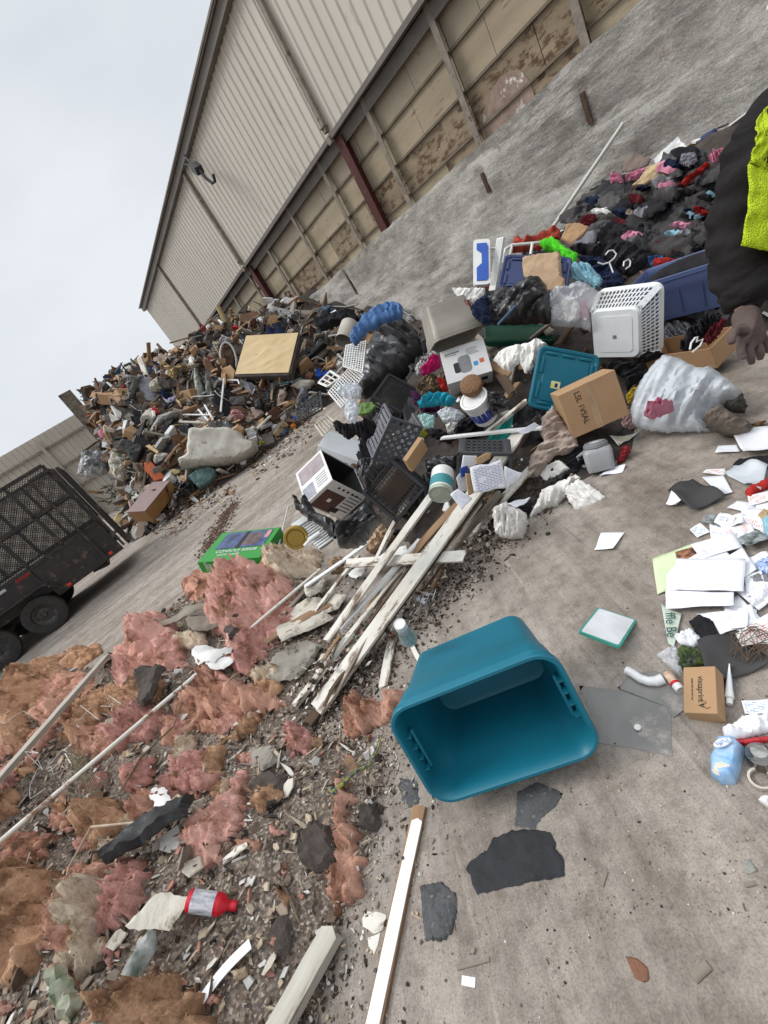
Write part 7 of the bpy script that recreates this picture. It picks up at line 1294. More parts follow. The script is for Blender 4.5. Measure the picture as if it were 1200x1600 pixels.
for yy in (-.1,):
    pts = [(-1.15, .55), (-1.02, .74), (-.9, .78), (.55, .78), (.66, .74), (.78, .55)]
    for (a, b), (c_, d_) in zip(pts[:-1], pts[1:]): m.beam((a, -.12, b), (c_, -.12, d_), .24, .015)
m.build('fender', m_tb, tr)
for x, z in ((1.70, .52), (.86, .5)): MB().box((x, -.03, z), (.07, .03, .05), bev=.008).build('marker_lamp', M('red_lens', (.75, .05, .02), (.6, .03, .015), r=.2), tr)
for k, x in enumerate((.46, .03, -.5, -1.1)): MB().box((x, -.032, 1.06), (.26, .006, .05)).build('reflective_tape', M('red_tape', (.25, .01, .012), r=.4) if k % 2 == 0 else M('white_tape', (.5, .5, .5), r=.4), tr)
MB().box((.0, .8, .9), (.9, .6, .35), bev=.03).build('tool_chest', M('dark_teal_metal', (.01, .05, .045), (.02, .07, .06)), mat=XTR.copy(), label='dark teal chest loaded inside the black trailer', cat='chest')
# ================= worker =================
S_ = atw(1172, 232, 1.50); E_ = atw(1152, 390, 1.53); W_ = atw(1163, 492, 1.49); K_k = atw(1170, 522, 1.475)
pc_ = S_ + Vector((.25, -.03, .0)); RS_ = S_ + Vector((.48, -.08, 0)); gx, gy = pc_.x, pc_.y
def skin(nm, V, E_l, Rr, mat, parent, lv=2, disp=0., fr=12, root=0):
    me = bpy.data.meshes.new(nm); base = parent.matrix_world.translation if parent else Vector(); me.from_pydata([tuple(Vector(v) - base) for v in V], E_l, []); o = bpy.data.objects.new(nm, me); COL.objects.link(o)
    md = o.modifiers.new('skin', 'SKIN'); md.use_smooth_shade = True
    for i, r_ in enumerate(Rr): me.skin_vertices[0].data[i].radius = (r_, r_) if not isinstance(r_, tuple) else r_; me.skin_vertices[0].data[i].use_root = (i == root)
    sb = o.modifiers.new('sub', 'SUBSURF'); sb.levels = lv; sb.render_levels = lv
    bpy.context.view_layer.update(); ev = bpy.data.meshes.new_from_object(o.evaluated_get(bpy.context.evaluated_depsgraph_get())); bpy.data.objects.remove(o)
    if disp:
        bm = bmesh.new(); bm.from_mesh(ev); bm.normal_update()
        for v in bm.verts: v.co += v.normal * disp * (noise.turbulence(v.co * Vector((fr * .35, fr * .35, fr)) if False else Vector((v.co.x * fr * .3, v.co.y * fr * .3, v.co.z * fr)), 3, True) - .3)
        bm.to_mesh(ev); bm.free()
    for p_ in ev.polygons: p_.use_smooth = True
    ev.materials.clear(); ev.materials.append(mat); o = bpy.data.objects.new(nm, ev); COL.objects.link(o)
    if parent: o.parent = parent
    return o
m_skin = M('skin', (.42, .24, .17), (.36, .19, .13), r=.55, b=.05); jm = M('black_jacket', (.009, .0078, .0075), (.016, .014, .0135), s=9, r=.92, b=.5, bs=60, spec=.2); gm_ = M('work_glove', (.075, .052, .046), (.12, .088, .078), s=12, r=.9, b=.5, bs=80)
pe = thing('person', 'worker in black jacket, lime mesh vest and grey glove at the right edge', 'person', Matrix.Translation((gx, gy, 0)))
Z = lambda z: Vector((gx, gy, z)); hipL, hipR = Z(.90) + Vector((-.1, 0, 0)), Z(.90) + Vector((.1, 0, 0))
V = [Z(.98), Z(1.2), Z(1.38), Z(1.52), Z(1.61), Z(1.69), S_, E_, W_, RS_, RS_ + Vector((.08, -.05, -.3)), RS_ + Vector((.05, .08, -.55)), hipL, hipL + Vector((-.02, .02, -.42)), hipL + Vector((-.03, 0, -.82)), hipR, hipR + Vector((.02, .03, -.42)), hipR + Vector((.03, 0, -.82)), hipL + Vector((-.04, .15, -.86)), hipR + Vector((.04, .15, -.86)), Z(1.78)]
ED = [(0, 1), (1, 2), (2, 3), (3, 4), (4, 5), (5, 20), (2, 6), (6, 7), (7, 8), (2, 9), (9, 10), (10, 11), (0, 12), (12, 13), (13, 14), (0, 15), (15, 16), (16, 17), (14, 18), (17, 19)]
skin('body', V, ED, [.13, .12, .13, .05, .072, .092, .055, .042, .03, .055, .042, .03, .085, .06, .04, .085, .06, .04, .035, .035, .085], m_skin, pe)
pu = (Z(1.46) - Z(1.2)); fo = Vector((0, .08, 0))
jk = [Z(.86), Z(1.02), Z(1.22), Z(1.38), Z(1.49), S_ + Vector((.03, 0, -.0)), S_.lerp(E_, .5), E_, E_.lerp(W_, .5), W_, RS_, RS_ + Vector((.08, -.05, -.3)), RS_ + Vector((.05, .08, -.52))]
skin('jacket', jk, [(0, 1), (1, 2), (2, 3), (3, 4), (3, 5), (5, 6), (6, 7), (7, 8), (8, 9), (3, 10), (10, 11), (11, 12)], [(.2, .16), (.2, .16), (.195, .155), (.17, .14), .085, .095, .095, .092, .084, .070, .09, .085, .065], jm, pe, lv=4, disp=.042, fr=11)
skin('trousers', [Z(.95), hipL, hipL + Vector((-.02, .02, -.42)), hipL + Vector((-.03, 0, -.80)), hipR, hipR + Vector((.02, .03, -.42)), hipR + Vector((.03, 0, -.80))], [(0, 1), (1, 2), (2, 3), (0, 4), (4, 5), (5, 6)], [.15, .11, .085, .075, .11, .085, .075], cb_char, pe, lv=2, disp=.02, fr=6)
for sd_, h0 in ((-1, hipL), (1, hipR)): skin('boot', [h0 + Vector((sd_ * .03, -.03, -.86)), h0 + Vector((sd_ * .03, .08, -.86)), h0 + Vector((sd_ * .04, .2, -.87)), h0 + Vector((sd_ * .03, -.02, -.72))], [(0, 1), (1, 2), (0, 3)], [.05, .045, .035, .06], m_black, pe)
skin('knit_cap', [Z(1.735), Z(1.77), Z(1.81)], [(0, 1), (1, 2)], [.115, .115, .09], cb_char, pe)
for (x_, z_, r_, nm, mt) in ((-.035, 1.675, .013, 'eye', m_white), (.035, 1.675, .013, 'eye', m_white)): MB().lathe([(0, -r_), (r_ * .7, -r_ * .7), (r_, 0), (r_ * .7, r_ * .7), (0, r_)], 12, X=Matrix.Translation((x_, .078, z_ + .02))).build(nm, mt, pe, smooth=True)
MB().tube([(0, .085, 1.68), (0, .112, 1.645), (0, .09, 1.635)], [.008, .014, .01], 8).build('nose', m_skin, pe, smooth=True); MB().tube([(-.025, .09, 1.61), (0, .098, 1.606), (.025, .09, 1.61)], .006, 8).build('mouth', M('lip', (.3, .12, .1)), pe, smooth=True)
for sx in (-1, 1): MB().lathe([(0, -.03), (.012, -.02), (.014, 0), (.012, .02), (0, .03)], 10, X=Matrix.Translation((sx * .085, .0, 1.665))).build('ear', m_skin, pe, smooth=True)
# glove: palm, thumb and four curled fingers along the photograph's silhouette
def hand(W0, pts_f, wd):
    g = lambda x, y, w: atw(x, y, w)
    V = [W0, atw(1166, 505, 1.48), atw(1174, 524, 1.475)]; E2 = [(0, 1), (1, 2)]; Rr = [.044, .042, (.042, .026)]
    for ch in pts_f:
        pr_ = 2
        for (x, y, w, r_) in ch: V.append(atw(x, y, w)); Rr.append(r_); E2.append((pr_, len(V) - 1)); pr_ = len(V) - 1
    return skin('glove', V, E2, Rr, gm_, pe, lv=3, disp=.003, fr=40)
hand(W_ + (atw(1163, 492, 1.49) - E_).normalized() * -.03, [[(1158, 536, 1.46, .0135), (1157, 548, 1.45, .013), (1163, 562, 1.455, .011)], [(1171, 542, 1.47, .0135), (1173, 556, 1.46, .013), (1175, 570, 1.47, .011)], [(1184, 538, 1.48, .013), (1188, 551, 1.475, .0125), (1188, 563, 1.485, .0105)], [(1195, 530, 1.49, .0125), (1201, 541, 1.49, .012), (1201, 552, 1.495, .010)], [(1151, 514, 1.45, .0155), (1143, 526, 1.435, .014), (1144, 538, 1.43, .0115)]], .04)
# vest: left front panel hanging from the shoulder, and the back
vm = M('lime_vest', (.52, .66, .012), (.45, .57, .01), s=70, r=.85, b=.8, bs=190, kind='vor', det=1, dirt=(.3, .36, .02), ds=5, dt=.62)
def vpanel(P4, w, nm):
    c = [atw(x, y, ww) - Vector((gx, gy, 0)) for (x, y), ww in zip(P4, w)]; vs = []; nx, ny = 8, 26
    for j in range(ny + 1):
        for i in range(nx + 1):
            u_, v_ = i / nx, j / ny; p = c[0] * (1 - u_) * (1 - v_) + c[1] * u_ * (1 - v_) + c[2] * u_ * v_ + c[3] * (1 - u_) * v_; b_ = math.sin(math.pi * min(1, v_ * 1.0)); p -= Vector((.010 * b_, .022 * b_, 0)); p += Vector((1, 1, 0)) * (.016 * noise.noise(Vector((u_ * 3 + v_ * 2, v_ * 5, 2))) + .006 * noise.noise(Vector((u_ * 9, v_ * 14, 5)))); vs.append(tuple(p))
    return MB().add(vs, [(j * (nx + 1) + i, j * (nx + 1) + i + 1, (j + 1) * (nx + 1) + i + 1, (j + 1) * (nx + 1) + i) for j in range(ny) for i in range(nx)]).build(nm, vm, pe, smooth=True, solid=.006)
vpanel([(1181, 192), (1196, 168), (1196, 262), (1170, 255)], [1.42, 1.42, 1.40, 1.40], 'vest_shoulder'); vpanel([(1170, 255), (1215, 255), (1208, 393), (1158, 384)], [1.40, 1.41, 1.38, 1.38], 'vest_panel'); vpanel([(1196, 168), (1260, 120), (1275, 395), (1206, 392)], [1.42, 1.5, 1.5, 1.40], 'vest_front')
# ================= the tall far heap =================
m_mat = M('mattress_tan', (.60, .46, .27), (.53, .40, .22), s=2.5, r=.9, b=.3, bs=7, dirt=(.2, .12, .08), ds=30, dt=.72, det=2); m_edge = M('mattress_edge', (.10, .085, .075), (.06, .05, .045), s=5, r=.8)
X = pose([(-.72, .58, .2), (.72, .58, .2), (.72, -.58, .2), (-.72, -.58, .2)], [(384, 519), (469, 523), (452, 580), (366, 592)], dims=((-.72, -.58, 0), (.72, .58, .2)), sink=-.12, zup=1)
t = thing('mattress', 'tan mattress with a dark border tilted on the front of the far heap', 'mattress', X); MB().rrect([(1.44, 1.16, 0, .08), (1.46, 1.18, .02, .09), (1.46, 1.18, .17, .09), (1.42, 1.14, .19, .08)], cap0=True).build('border', m_edge, t, smooth=True, sharp=rad(30))
m = MB(); n_ = 30; vs = []
for j in range(n_ + 1):
    for i in range(n_ + 1): x, y = (i / n_ - .5) * 1.38, (j / n_ - .5) * 1.10; vs.append((x, y, .192 + .03 * (noise.turbulence(Vector((x * 1.2 + y * .9, (y - x * .6) * 6, 3)), 3, False) - .3) * min(1, 4 * (.5 - abs(i / n_ - .5)), 4 * (.5 - abs(j / n_ - .5))) + .026))
m.add(vs, [(j * (n_ + 1) + i, j * (n_ + 1) + i + 1, (j + 1) * (n_ + 1) + i + 1, (j + 1) * (n_ + 1) + i) for j in range(n_) for i in range(n_)]).build('top_cover', m_mat, t, smooth=True)
fa_grey = cloth_m('grey_foam', (.60, .57, .50), (.46, .44, .38), s=4, b=.6, bs=20, dirt=(.16, .13, .10), ds=8, dt=.6); fa_silver = M('silver_sheeting', (.16, .165, .17), (.42, .42, .42), s=4, r=.4, b=.6, bs=14); fa_cream = cloth_m('cream_sack', (.55, .52, .44), (.42, .39, .32), s=5, dirt=(.2, .16, .12), ds=9, dt=.6)
fa_teal = M('sage_case', (.10, .18, .165), (.08, .15, .14), r=.5, b=.1); fa_or = M('orange_board', (.58, .14, .05), (.5, .12, .04), r=.6); fa_br = M('brown_board', (.20, .105, .055), (.13, .07, .04), s=4, r=.7, b=.2); fa_gw = M('grey_white_plastic', (.42, .42, .41), (.34, .34, .33), r=.5); fa_yel = M('yellow_crate', (.50, .40, .18), (.42, .33, .14), r=.6)
def far(x0, y0, k, p): return [(x0 + x / k, y0 + y / k) for x, y in p]
FA = [
 ('foam_slab', fa_grey, 'big dirty grey-white foam slab at the foot of the far heap', 'foam', far(260, 640, 5.4545, [(205, 190), (250, 175), (400, 172), (540, 170), (650, 215), (690, 270), (780, 290), (785, 350), (740, 400), (620, 460), (400, 490), (130, 508), (113, 440), (185, 400), (195, 300)]), .55, 0),
 ('suitcase', fa_teal, 'sage green hard suitcase below the foam slab', 'suitcase', far(260, 640, 5.4545, [(185, 580), (260, 520), (380, 488), (430, 520), (442, 570), (400, 630), (300, 688), (270, 670), (240, 635)]), .28, 0),
 ('black_bag', m_bag, 'black bag left of the sage green suitcase', 'bag', far(260, 640, 5.4545, [(78, 735), (100, 660), (150, 615), (200, 610), (262, 650), (292, 690), (200, 742), (130, 745)]), .3, 1),
 ('orange_board', fa_or, 'bright orange curved panel above the brown cabinet', 'panel', far(120, 660, 6, [(630, 385), (690, 352), (730, 400), (780, 450), (825, 500), (820, 535), (735, 565), (690, 500), (640, 455)]), .1, 0),
 ('grey_board', m_grey, 'grey panel left of the orange panel', 'panel', far(120, 660, 6, [(575, 430), (622, 400), (640, 490), (600, 540), (572, 545)]), .08, 0),
 ('silver_sheeting', fa_silver, 'grey silver plastic-wrapped bundle at the left shoulder of the far heap', 'bundle', far(120, 660, 6, [(0, 505), (20, 400), (50, 285), (120, 262), (210, 272), (330, 250), (330, 300), (300, 460), (240, 500), (100, 520)]), .45, 1),
 ('cream_sack', fa_cream, 'round cream sack right of the silver bundle', 'sack', far(120, 660, 6, [(300, 385), (330, 290), (380, 250), (450, 280), (520, 320), (552, 390), (548, 460), (500, 520), (440, 555), (370, 530), (320, 460)]), .5, 1),
 ('plastic_crate', fa_yel, 'pale yellow plastic crate with a small label at the left foot of the heap', 'crate', far(120, 660, 6, [(370, 975), (345, 940), (380, 860), (480, 845), (540, 900), (600, 955), (430, 1035)]), .3, 0),
 ('black_chair', m_black, 'black plastic chair shell above the cream sack', 'chair', far(120, 660, 6, [(430, 160), (530, 185), (640, 225), (660, 260), (620, 330), (600, 400), (530, 390), (470, 290), (400, 230)]), .3, 0),
 ('pale_pillow', cb_white, 'white pillow on black cloth right of the orange panel', 'pillow', far(120, 660, 6, [(715, 370), (722, 310), (780, 285), (850, 290), (872, 325), (800, 360), (740, 395)]), .15, 0),
 ('black_cloth', cb_black, 'black cloth under the white pillow', 'cloth', far(120, 660, 6, [(740, 400), (810, 360), (880, 335), (860, 400), (820, 440), (770, 430)]), .15, 0),
 ('brown_board', m_dkwood, 'long dark brown panel slanting left of the foam slab', 'panel', far(120, 660, 6, [(840, 425), (930, 300), (1060, 150), (1062, 200), (1030, 300), (960, 390), (880, 440)]), .1, 0),
 ('tan_blanket', cloth_m('tan_blanket', (.40, .30, .16), (.3, .22, .11)), 'mustard tan blanket near the crest of the far heap', 'blanket', far(180, 540, 5, [(398, 235), (410, 200), (470, 168), (555, 148), (582, 180), (575, 205), (500, 205), (492, 260), (470, 325), (455, 300), (440, 260)]), .25, 0),
 ('cream_tube', fa_cream, 'cream plastic cone with an open mouth under the tan blanket', 'cone', far(180, 540, 5, [(262, 305), (300, 265), (352, 238), (345, 290), (380, 340), (330, 360), (280, 362)]), .25, 0),
 ('cone_mouth_shade', m_edge, 'dark solid painted as the shaded mouth of the cream cone', 'cone', far(180, 540, 5, [(352, 240), (380, 250), (440, 300), (460, 355), (400, 355), (350, 320)]), .2, 0),  # dark solid stands in for the shade inside the cone mouth
 ('bolster', M('sage_vinyl', (.33, .35, .29), (.22, .24, .2), s=4, r=.6), 'long pale green bolster standing in the middle of the far heap', 'bolster', far(180, 540, 5, [(618, 180), (632, 175), (660, 240), (690, 320), (705, 420), (690, 450), (650, 445), (630, 350), (612, 250)]), .25, 0),
 ('bolster', M('sage_vinyl', ()), 'shorter pale green bolster right of the long one', 'bolster', far(180, 540, 5, [(705, 230), (722, 215), (745, 290), (768, 395), (720, 425), (705, 340)]), .2, 0),
 ('brown_board', fa_br, 'warm brown drawer front standing right of the green bolsters', 'panel', far(180, 540, 5, [(680, 120), (700, 85), (730, 95), (770, 160), (822, 240), (800, 300), (770, 305), (725, 225)]), .12, 0),
 ('grey_foam', cloth_m('grey_felt', (.33, .32, .30), (.24, .235, .22)), 'grey folded foam sheet left of the white chair legs', 'foam', far(180, 540, 5, [(262, 705), (285, 630), (340, 545), (430, 515), (525, 500), (532, 520), (470, 570), (390, 600), (340, 660), (295, 712)]), .2, 0),
 ('brown_block', fa_br, 'brown board square sticking out of the heap crest against the sky', 'board', far(180, 540, 5, [(222, 145), (272, 108), (325, 160), (335, 200), (298, 222)]), .1, 0),
 ('armchair', cloth_m('grey_armchair', (.22, .215, .205), (.15, .145, .14)), 'grey upholstered armchair at the left crest of the far heap', 'armchair', far(180, 540, 5, [(95, 255), (130, 240), (222, 242), (190, 290), (182, 340), (150, 400), (115, 420), (92, 380)]), .4, 0),
 ('pink_cushion', cloth_m('dusty_pink', (.48, .24, .24), (.4, .19, .19)), 'dusty pink cushion in the brown leaf litter', 'cushion', far(180, 540, 5, [(905, 505), (930, 500), (982, 510), (1022, 555), (970, 612), (925, 600), (895, 580)]), .2, 0),
 ('brown_board', fa_br, 'small reddish brown board below the tan mattress', 'board', far(180, 540, 5, [(878, 370), (1015, 308), (1026, 360), (900, 408)]), .06, 0),
 ('grey_crate', fa_gw, 'small grey slotted crate at the right end of the foam slab', 'crate', far(180, 540, 5, [(1012, 660), (1095, 628), (1128, 712), (1040, 748)]), .15, 0),
 ('dark_suitcase', m_edge, 'dark grey suitcase lying under the small reddish board', 'suitcase', far(180, 540, 5, [(900, 410), (1020, 402), (1038, 430), (1035, 490), (920, 492), (895, 450)]), .25, 0),
 ('dark_speaker', m_black, 'black box standing in the leaf litter right of the dark suitcase', 'box', far(180, 540, 5, [(1090, 430), (1140, 418), (1165, 470), (1150, 510), (1095, 505)]), .25, 0),
 ('white_box', m_white, 'white carton at the lower right edge of the far heap', 'carton', far(260, 640, 5.4545, [(888, 135), (1000, 122), (1012, 195), (985, 212), (905, 205)]), .16, 0),
 ('paint_tin', m_white, 'round white paint lid standing at the right corner of the foam slab', 'tin', far(260, 640, 5.4545, [(620, 440), (628, 412), (655, 402), (682, 412), (690, 440), (680, 466), (655, 476), (630, 466)]), .06, 0),
 ('orange_ball', M('orange_ball', (.75, .28, .03)), 'small orange ball at the edge of the open ground', 'ball', far(260, 640, 5.4545, [(1058, 142), (1066, 122), (1082, 116), (1100, 124), (1108, 142), (1098, 160), (1080, 166), (1064, 160)]), .1, 0),
 ('yellow_ball', M('yellow_ball', (.42, .38, .05)), 'olive yellow ball beside the grey slotted crate', 'ball', far(260, 640, 5.4545, [(788, 292), (796, 272), (818, 264), (840, 274), (848, 294), (836, 314), (812, 318), (794, 310)]), .15, 0),
 ('blue_cup', M('blue_cup', (.03, .12, .5)), 'small blue plastic piece beside the black wire grid', 'cup', [(457, 653), (464, 648), (467, 658), (460, 662)], .1, 0),
 ('white_cabinet', fa_gw, 'long pale grey drawer with a moulded front near the heap top', 'drawer', far(300, 440, 4.615, [(558, 182), (575, 178), (718, 215), (712, 245), (690, 275), (560, 232)]), .2, 0),
 ('white_box', m_white, 'white flat box on the very top of the heap against the boards', 'box', far(300, 440, 4.615, [(638, 152), (680, 118), (768, 130), (745, 182), (655, 178)]), .2, 0),
 ('speckled_case', M('speckled_case', (.015, .015, .017), (.5, .5, .5), s=42, det=2, r=.5), 'black and white speckled suitcase above the tan mattress', 'suitcase', far(300, 440, 4.615, [(684, 225), (768, 213), (776, 300), (780, 372), (690, 362)]), .3, 0),
 ('picture', m_edge, 'dark picture frame leaning right of the speckled suitcase', 'picture', far(300, 440, 4.615, [(790, 290), (838, 235), (905, 268), (880, 300), (832, 332)]), .06, 0),
 ('grey_pillow', cb_grey, 'grey pillow against the concrete wall at the heap top', 'pillow', far(300, 440, 4.615, [(882, 205), (920, 188), (982, 208), (960, 250), (935, 255)]), .2, 0),
 ('blue_bag', cloth_m('bright_blue', (.03, .10, .45), (.02, .07, .35)), 'bright blue bag at the foot of the concrete wall', 'bag', far(300, 440, 4.615, [(985, 252), (1000, 212), (1022, 203), (1050, 222), (1076, 238), (1050, 250)]), .15, 0),
 ('grey_board', fa_br, 'long grey brown board across the heap top', 'board', far(300, 440, 4.615, [(340, 238), (548, 198), (552, 225), (470, 290), (390, 312), (345, 300)]), .08, 0),
 ('dark_wedge', m_edge, 'dark grey wedge standing on the heap top', 'board', far(300, 440, 4.615, [(338, 225), (360, 190), (385, 163), (432, 225), (380, 236)]), .1, 0),
 ('white_bundle', cb_white, 'small white bundle on the left of the heap top', 'bundle', far(300, 440, 4.615, [(98, 318), (115, 305), (160, 298), (168, 325), (155, 352), (110, 350)]), .15, 0),
 ('dark_jacket', cb_navy, 'dark jacket trailing above the tan mattress', 'jacket', far(300, 440, 4.615, [(355, 320), (440, 290), (540, 255), (500, 300), (440, 340), (395, 352)]), .15, 0),
 ('dark_coat', cb_black, 'dark coat left of the tan mattress', 'coat', far(300, 440, 4.615, [(215, 440), (250, 415), (330, 390), (385, 370), (370, 410), (300, 440), (240, 470)]), .15, 0),
 ('white_board', m_white, 'white board corner showing above the tan mattress', 'board', far(300, 440, 4.615, [(545, 290), (575, 290), (660, 340), (725, 382), (560, 372)]), .06, 0),
 ('television', m_black, 'black television housing right of the tan mattress', 'television', far(300, 440, 4.615, [(838, 560), (880, 480), (930, 408), (1040, 478), (1045, 505), (960, 470), (930, 500), (870, 565)]), .25, 0),
 ('blue_sheet', M('bright_blue', ()), 'blue plastic scrap below the black television housing', 'scrap', far(300, 440, 4.615, [(888, 700), (895, 640), (925, 625), (935, 660), (1000, 620), (1035, 615), (1010, 660), (930, 705)]), .12, 0),
 ('pale_towel', cb_sky, 'pale blue towel draped below the tan mattress', 'towel', far(300, 440, 4.615, [(600, 722), (690, 718), (795, 690), (790, 710), (730, 740), (640, 745)]), .1, 0),
 ('cream_towel', fa_cream, 'cream towel right of the pale blue towel', 'towel', far(300, 440, 4.615, [(705, 752), (780, 705), (880, 708), (885, 730), (855, 775), (780, 780)]), .12, 0),
 ('white_towel', cb_grey, 'whitish cloth left of the pale blue towel', 'cloth', far(300, 440, 4.615, [(538, 760), (560, 735), (610, 722), (640, 745), (600, 770), (570, 800)]), .12, 0),
 ('grey_bag', cb_grey, 'grey slumped bag left of the black wire grid', 'bag', far(300, 440, 4.615, [(752, 920), (755, 850), (790, 748), (835, 780), (845, 830), (800, 850), (775, 920)]), .2, 0),
 ('grey_cloth', cb_char, 'grey cloth at the right lower corner of the tan mattress', 'cloth', far(300, 440, 4.615, [(650, 690), (700, 640), (745, 628), (768, 665), (720, 705), (660, 708)]), .1, 0),
 ('beige_sleeve', cb_beige, 'beige sleeve hanging in the leaf litter', 'cloth', far(300, 440, 4.615, [(610, 880), (630, 780), (670, 775), (690, 810), (660, 870), (630, 920)]), .15, 0),
 ('yellow_toy', M('yellow_toy', (.6, .36, .03)), 'yellow plastic toy piece near the orange panel', 'toy', far(120, 660, 6, [(668, 245), (720, 212), (778, 208), (760, 240), (690, 278)]), .1, 0),
 ('cream_toy', fa_yel, 'cream and red toy piece left of the sage suitcase', 'toy', far(120, 660, 6, [(882, 470), (900, 440), (960, 440), (985, 475), (930, 500)]), .1, 0),
 ('pale_scrap', cb_pink, 'pinkish paper scraps at the left shoulder against the fence', 'scrap', far(120, 660, 6, [(190, 100), (215, 70), (290, 60), (380, 70), (300, 130), (230, 150)]), .1, 1),
 ('round_basket', M('dark_wicker', (.06, .045, .03), (.02, .018, .015), s=40), 'dark round basket on the silver bundle', 'basket', far(120, 660, 6, [(200, 240), (215, 200), (260, 180), (300, 200), (290, 260), (250, 285), (210, 270)]), .2, 0),
 ('violet_cloth', cloth_m('violet', (.3, .25, .5), (.6, .6, .65)), 'violet and white packaging under the dark cone mouth', 'packaging', far(180, 540, 5, [(385, 450), (420, 410), (480, 390), (500, 400), (470, 430), (410, 462)]), .1, 0),
 ('navy_box', cb_navy, 'navy blue box under the cream cone', 'box', far(180, 540, 5, [(340, 360), (400, 350), (440, 385), (400, 430), (370, 400)]), .15, 0)]
def fw(px, push=.25):
    q = max(px, key=lambda q: q[0] * .55 + q[1] * .835); c = (sum(p[0] for p in px) / len(px), sum(p[1] for p in px) / len(px))
    return c, (on(*c) - EYE).dot(FW) - push
for nm, mt, lab, ct, px, th, hd in FA:
    c, dpt = fw(px, th * .6); soft = mt in (m_bag, fa_silver, fa_cream)
    puff(nm, px, mt, th, lab, ct, n=.25, anchor=c, depth=dpt, amp=.4 if hd else 0.1 if mt is fa_grey else .12 if mt in (m_black, fa_br, m_dkwood, fa_gw, m_white, fa_yel, fa_or, fa_teal, m_edge) else .6, hard=bool(hd), fr=4, jit=.01, edge=th * (.25 if mt in (m_black, fa_br, m_dkwood, fa_gw, m_white, fa_yel, fa_or, fa_teal, m_edge, fa_grey) else 1), back=.9, sharp=rad(30))
X = pose([(0, 0, 0), (1.15, 0, 0), (0, .36, 0), (0, 0, .62), (1.15, .36, 0), (0, .36, .62), (1.15, 0, .62)], [(232, 799), (268, 751), (235, 815), (198, 802), (276, 762), (212, 817), (240, 756)], dims=((0, 0, 0), (1.15, .36, .62)), sink=.05)
t = thing('cabinet', 'mauve topped brown cabinet lying at the foot of the far heap', 'cabinet', X); MB().box((.575, .18, .31), (1.15, .35, .61), bev=.01).build('carcass', M('caramel_wood', (.32, .16, .05), (.24, .12, .04), s=3, r=.5), t); MB().box((.575, -.004, .31), (1.15, .02, .62)).build('top', M('mauve_laminate', (.24, .16, .155), (.2, .135, .13), r=.5), t)
A = on(229, 656); A = atw(229, 657, (on(233, 650) - EYE).dot(FW) - .3); B = atw(240, 640, (A - EYE).dot(FW) + .9); MB().lathe([(.03, .02), (.05, 0), (.06, .02), (.09, 0), (.10, .02), (.14, 0), (.17, .01), (.17, 1.2), (0, 1.2)], 24).build('rolled_carpet', fa_cream, mat=axisX(A, B), smooth=True, label='rolled cream carpet seen end on in the left of the far heap', cat='carpet')
def rod(px, r, mat, nm, lab, ct, push=.3):
    pts = [atw(x, y, (on(x, y) - EYE).dot(FW) - push) for x, y in px]
    if any((p - pts[0]).length > 6 for p in pts): pts = [atw(x, y, (pts[0] - EYE).dot(FW)) for x, y in px]
    return MB().tube(pts, r, 7).build(nm, mat, smooth=True, label=lab, cat=ct)
RD = [([(350, 592), (345, 643)], .03, m_white, 'pole', 'white metal leg standing below the small reddish board'), ([(350, 594), (372, 594), (374, 600)], .03, m_white, 'pole', 'white bent tube below the tan mattress'),
 ([(280, 659), (338, 661)], .035, fa_cream, 'pole', 'cream rail lying across the middle of the heap'), ([(320, 633), (333, 656)], .03, m_white, 'pole', 'white chair leg slanting down to the right'), ([(310, 640), (326, 658)], .03, m_white, 'pole', 'second white chair leg left of the first'), ([(286, 648), (330, 648)], .025, m_white, 'pole', 'thin white rail above the cream rail'), ([(407, 669), (423, 662)], .07, fa_gw, 'tube', 'short pale tube left of the white carton'),
 ([(340, 478), (352, 503)], .09, fa_yel, 'post', 'yellow wooden post end on the crest left of the boards'), ([(360, 482), (363, 502)], .06, m_wood, 'post', 'brown post end beside the yellow one'), ([(528, 554), (541, 567), (527, 583)], .045, fa_gw, 'tube', 'bent silver tube left of the wire racks'), ([(246, 538), (260, 554)], .05, m_dkwood, 'post', 'dark stick poking up from the crest against the sky'), ([(265, 536), (300, 526), (330, 515)], .03, m_wood, 'pole', 'thin brown strip along the crest of the heap'), ([(130, 706), (152, 690), (160, 680)], .04, m_dkwood, 'branch', 'dark branch on the left shoulder of the heap'),
 ([(215, 575), (236, 552)], .03, m_wood, 'pole', 'brown stick beside the brown board square'), ([(128, 767), (162, 770)], .05, m_wood, 'plank', 'brown plank end left of the fir branches'), ([(213, 738), (210, 770)], .03, m_wood, 'stick', 'thin upright stick between fir branches and orange panel'), ([(342, 490), (300, 525), (285, 560)], .03, m_grey, 'pole', 'grey strip down the crest'), ([(318, 662), (275, 700), (258, 722)], .04, m_wood, 'plank', 'brown edge strip of the slanting panel'), ([(448, 640), (462, 632), (468, 650)], .03, m_grey, 'pole', 'grey stick left of the black wire grid')]
for px, r_, mt, nm, lab in RD: rod(px, r_, mt, nm, lab, nm)
R = random.Random(77); m = MB(); cpt = [(357 + 12 * math.cos(a) * 1.0 + 4 * math.sin(a), 559 + 24 * math.sin(a)) for a in np.linspace(0, 6.28, 22)[:-1]]; w0 = (on(357, 560) - EYE).dot(FW) - .35; MB().tube([atw(x, y, w0) for x, y in cpt], .035, 7, closed=True).build('oval_hoop', fa_gw, smooth=True, label='pale oval hoop frame left of the tan mattress', cat='hoop')
puff('brown_cushion', cpt, cb_brown, .15, 'brown cushion inside the oval hoop', 'cushion', n=.25, anchor=(357, 560), depth=w0 + .15, fr=4, back=.8)
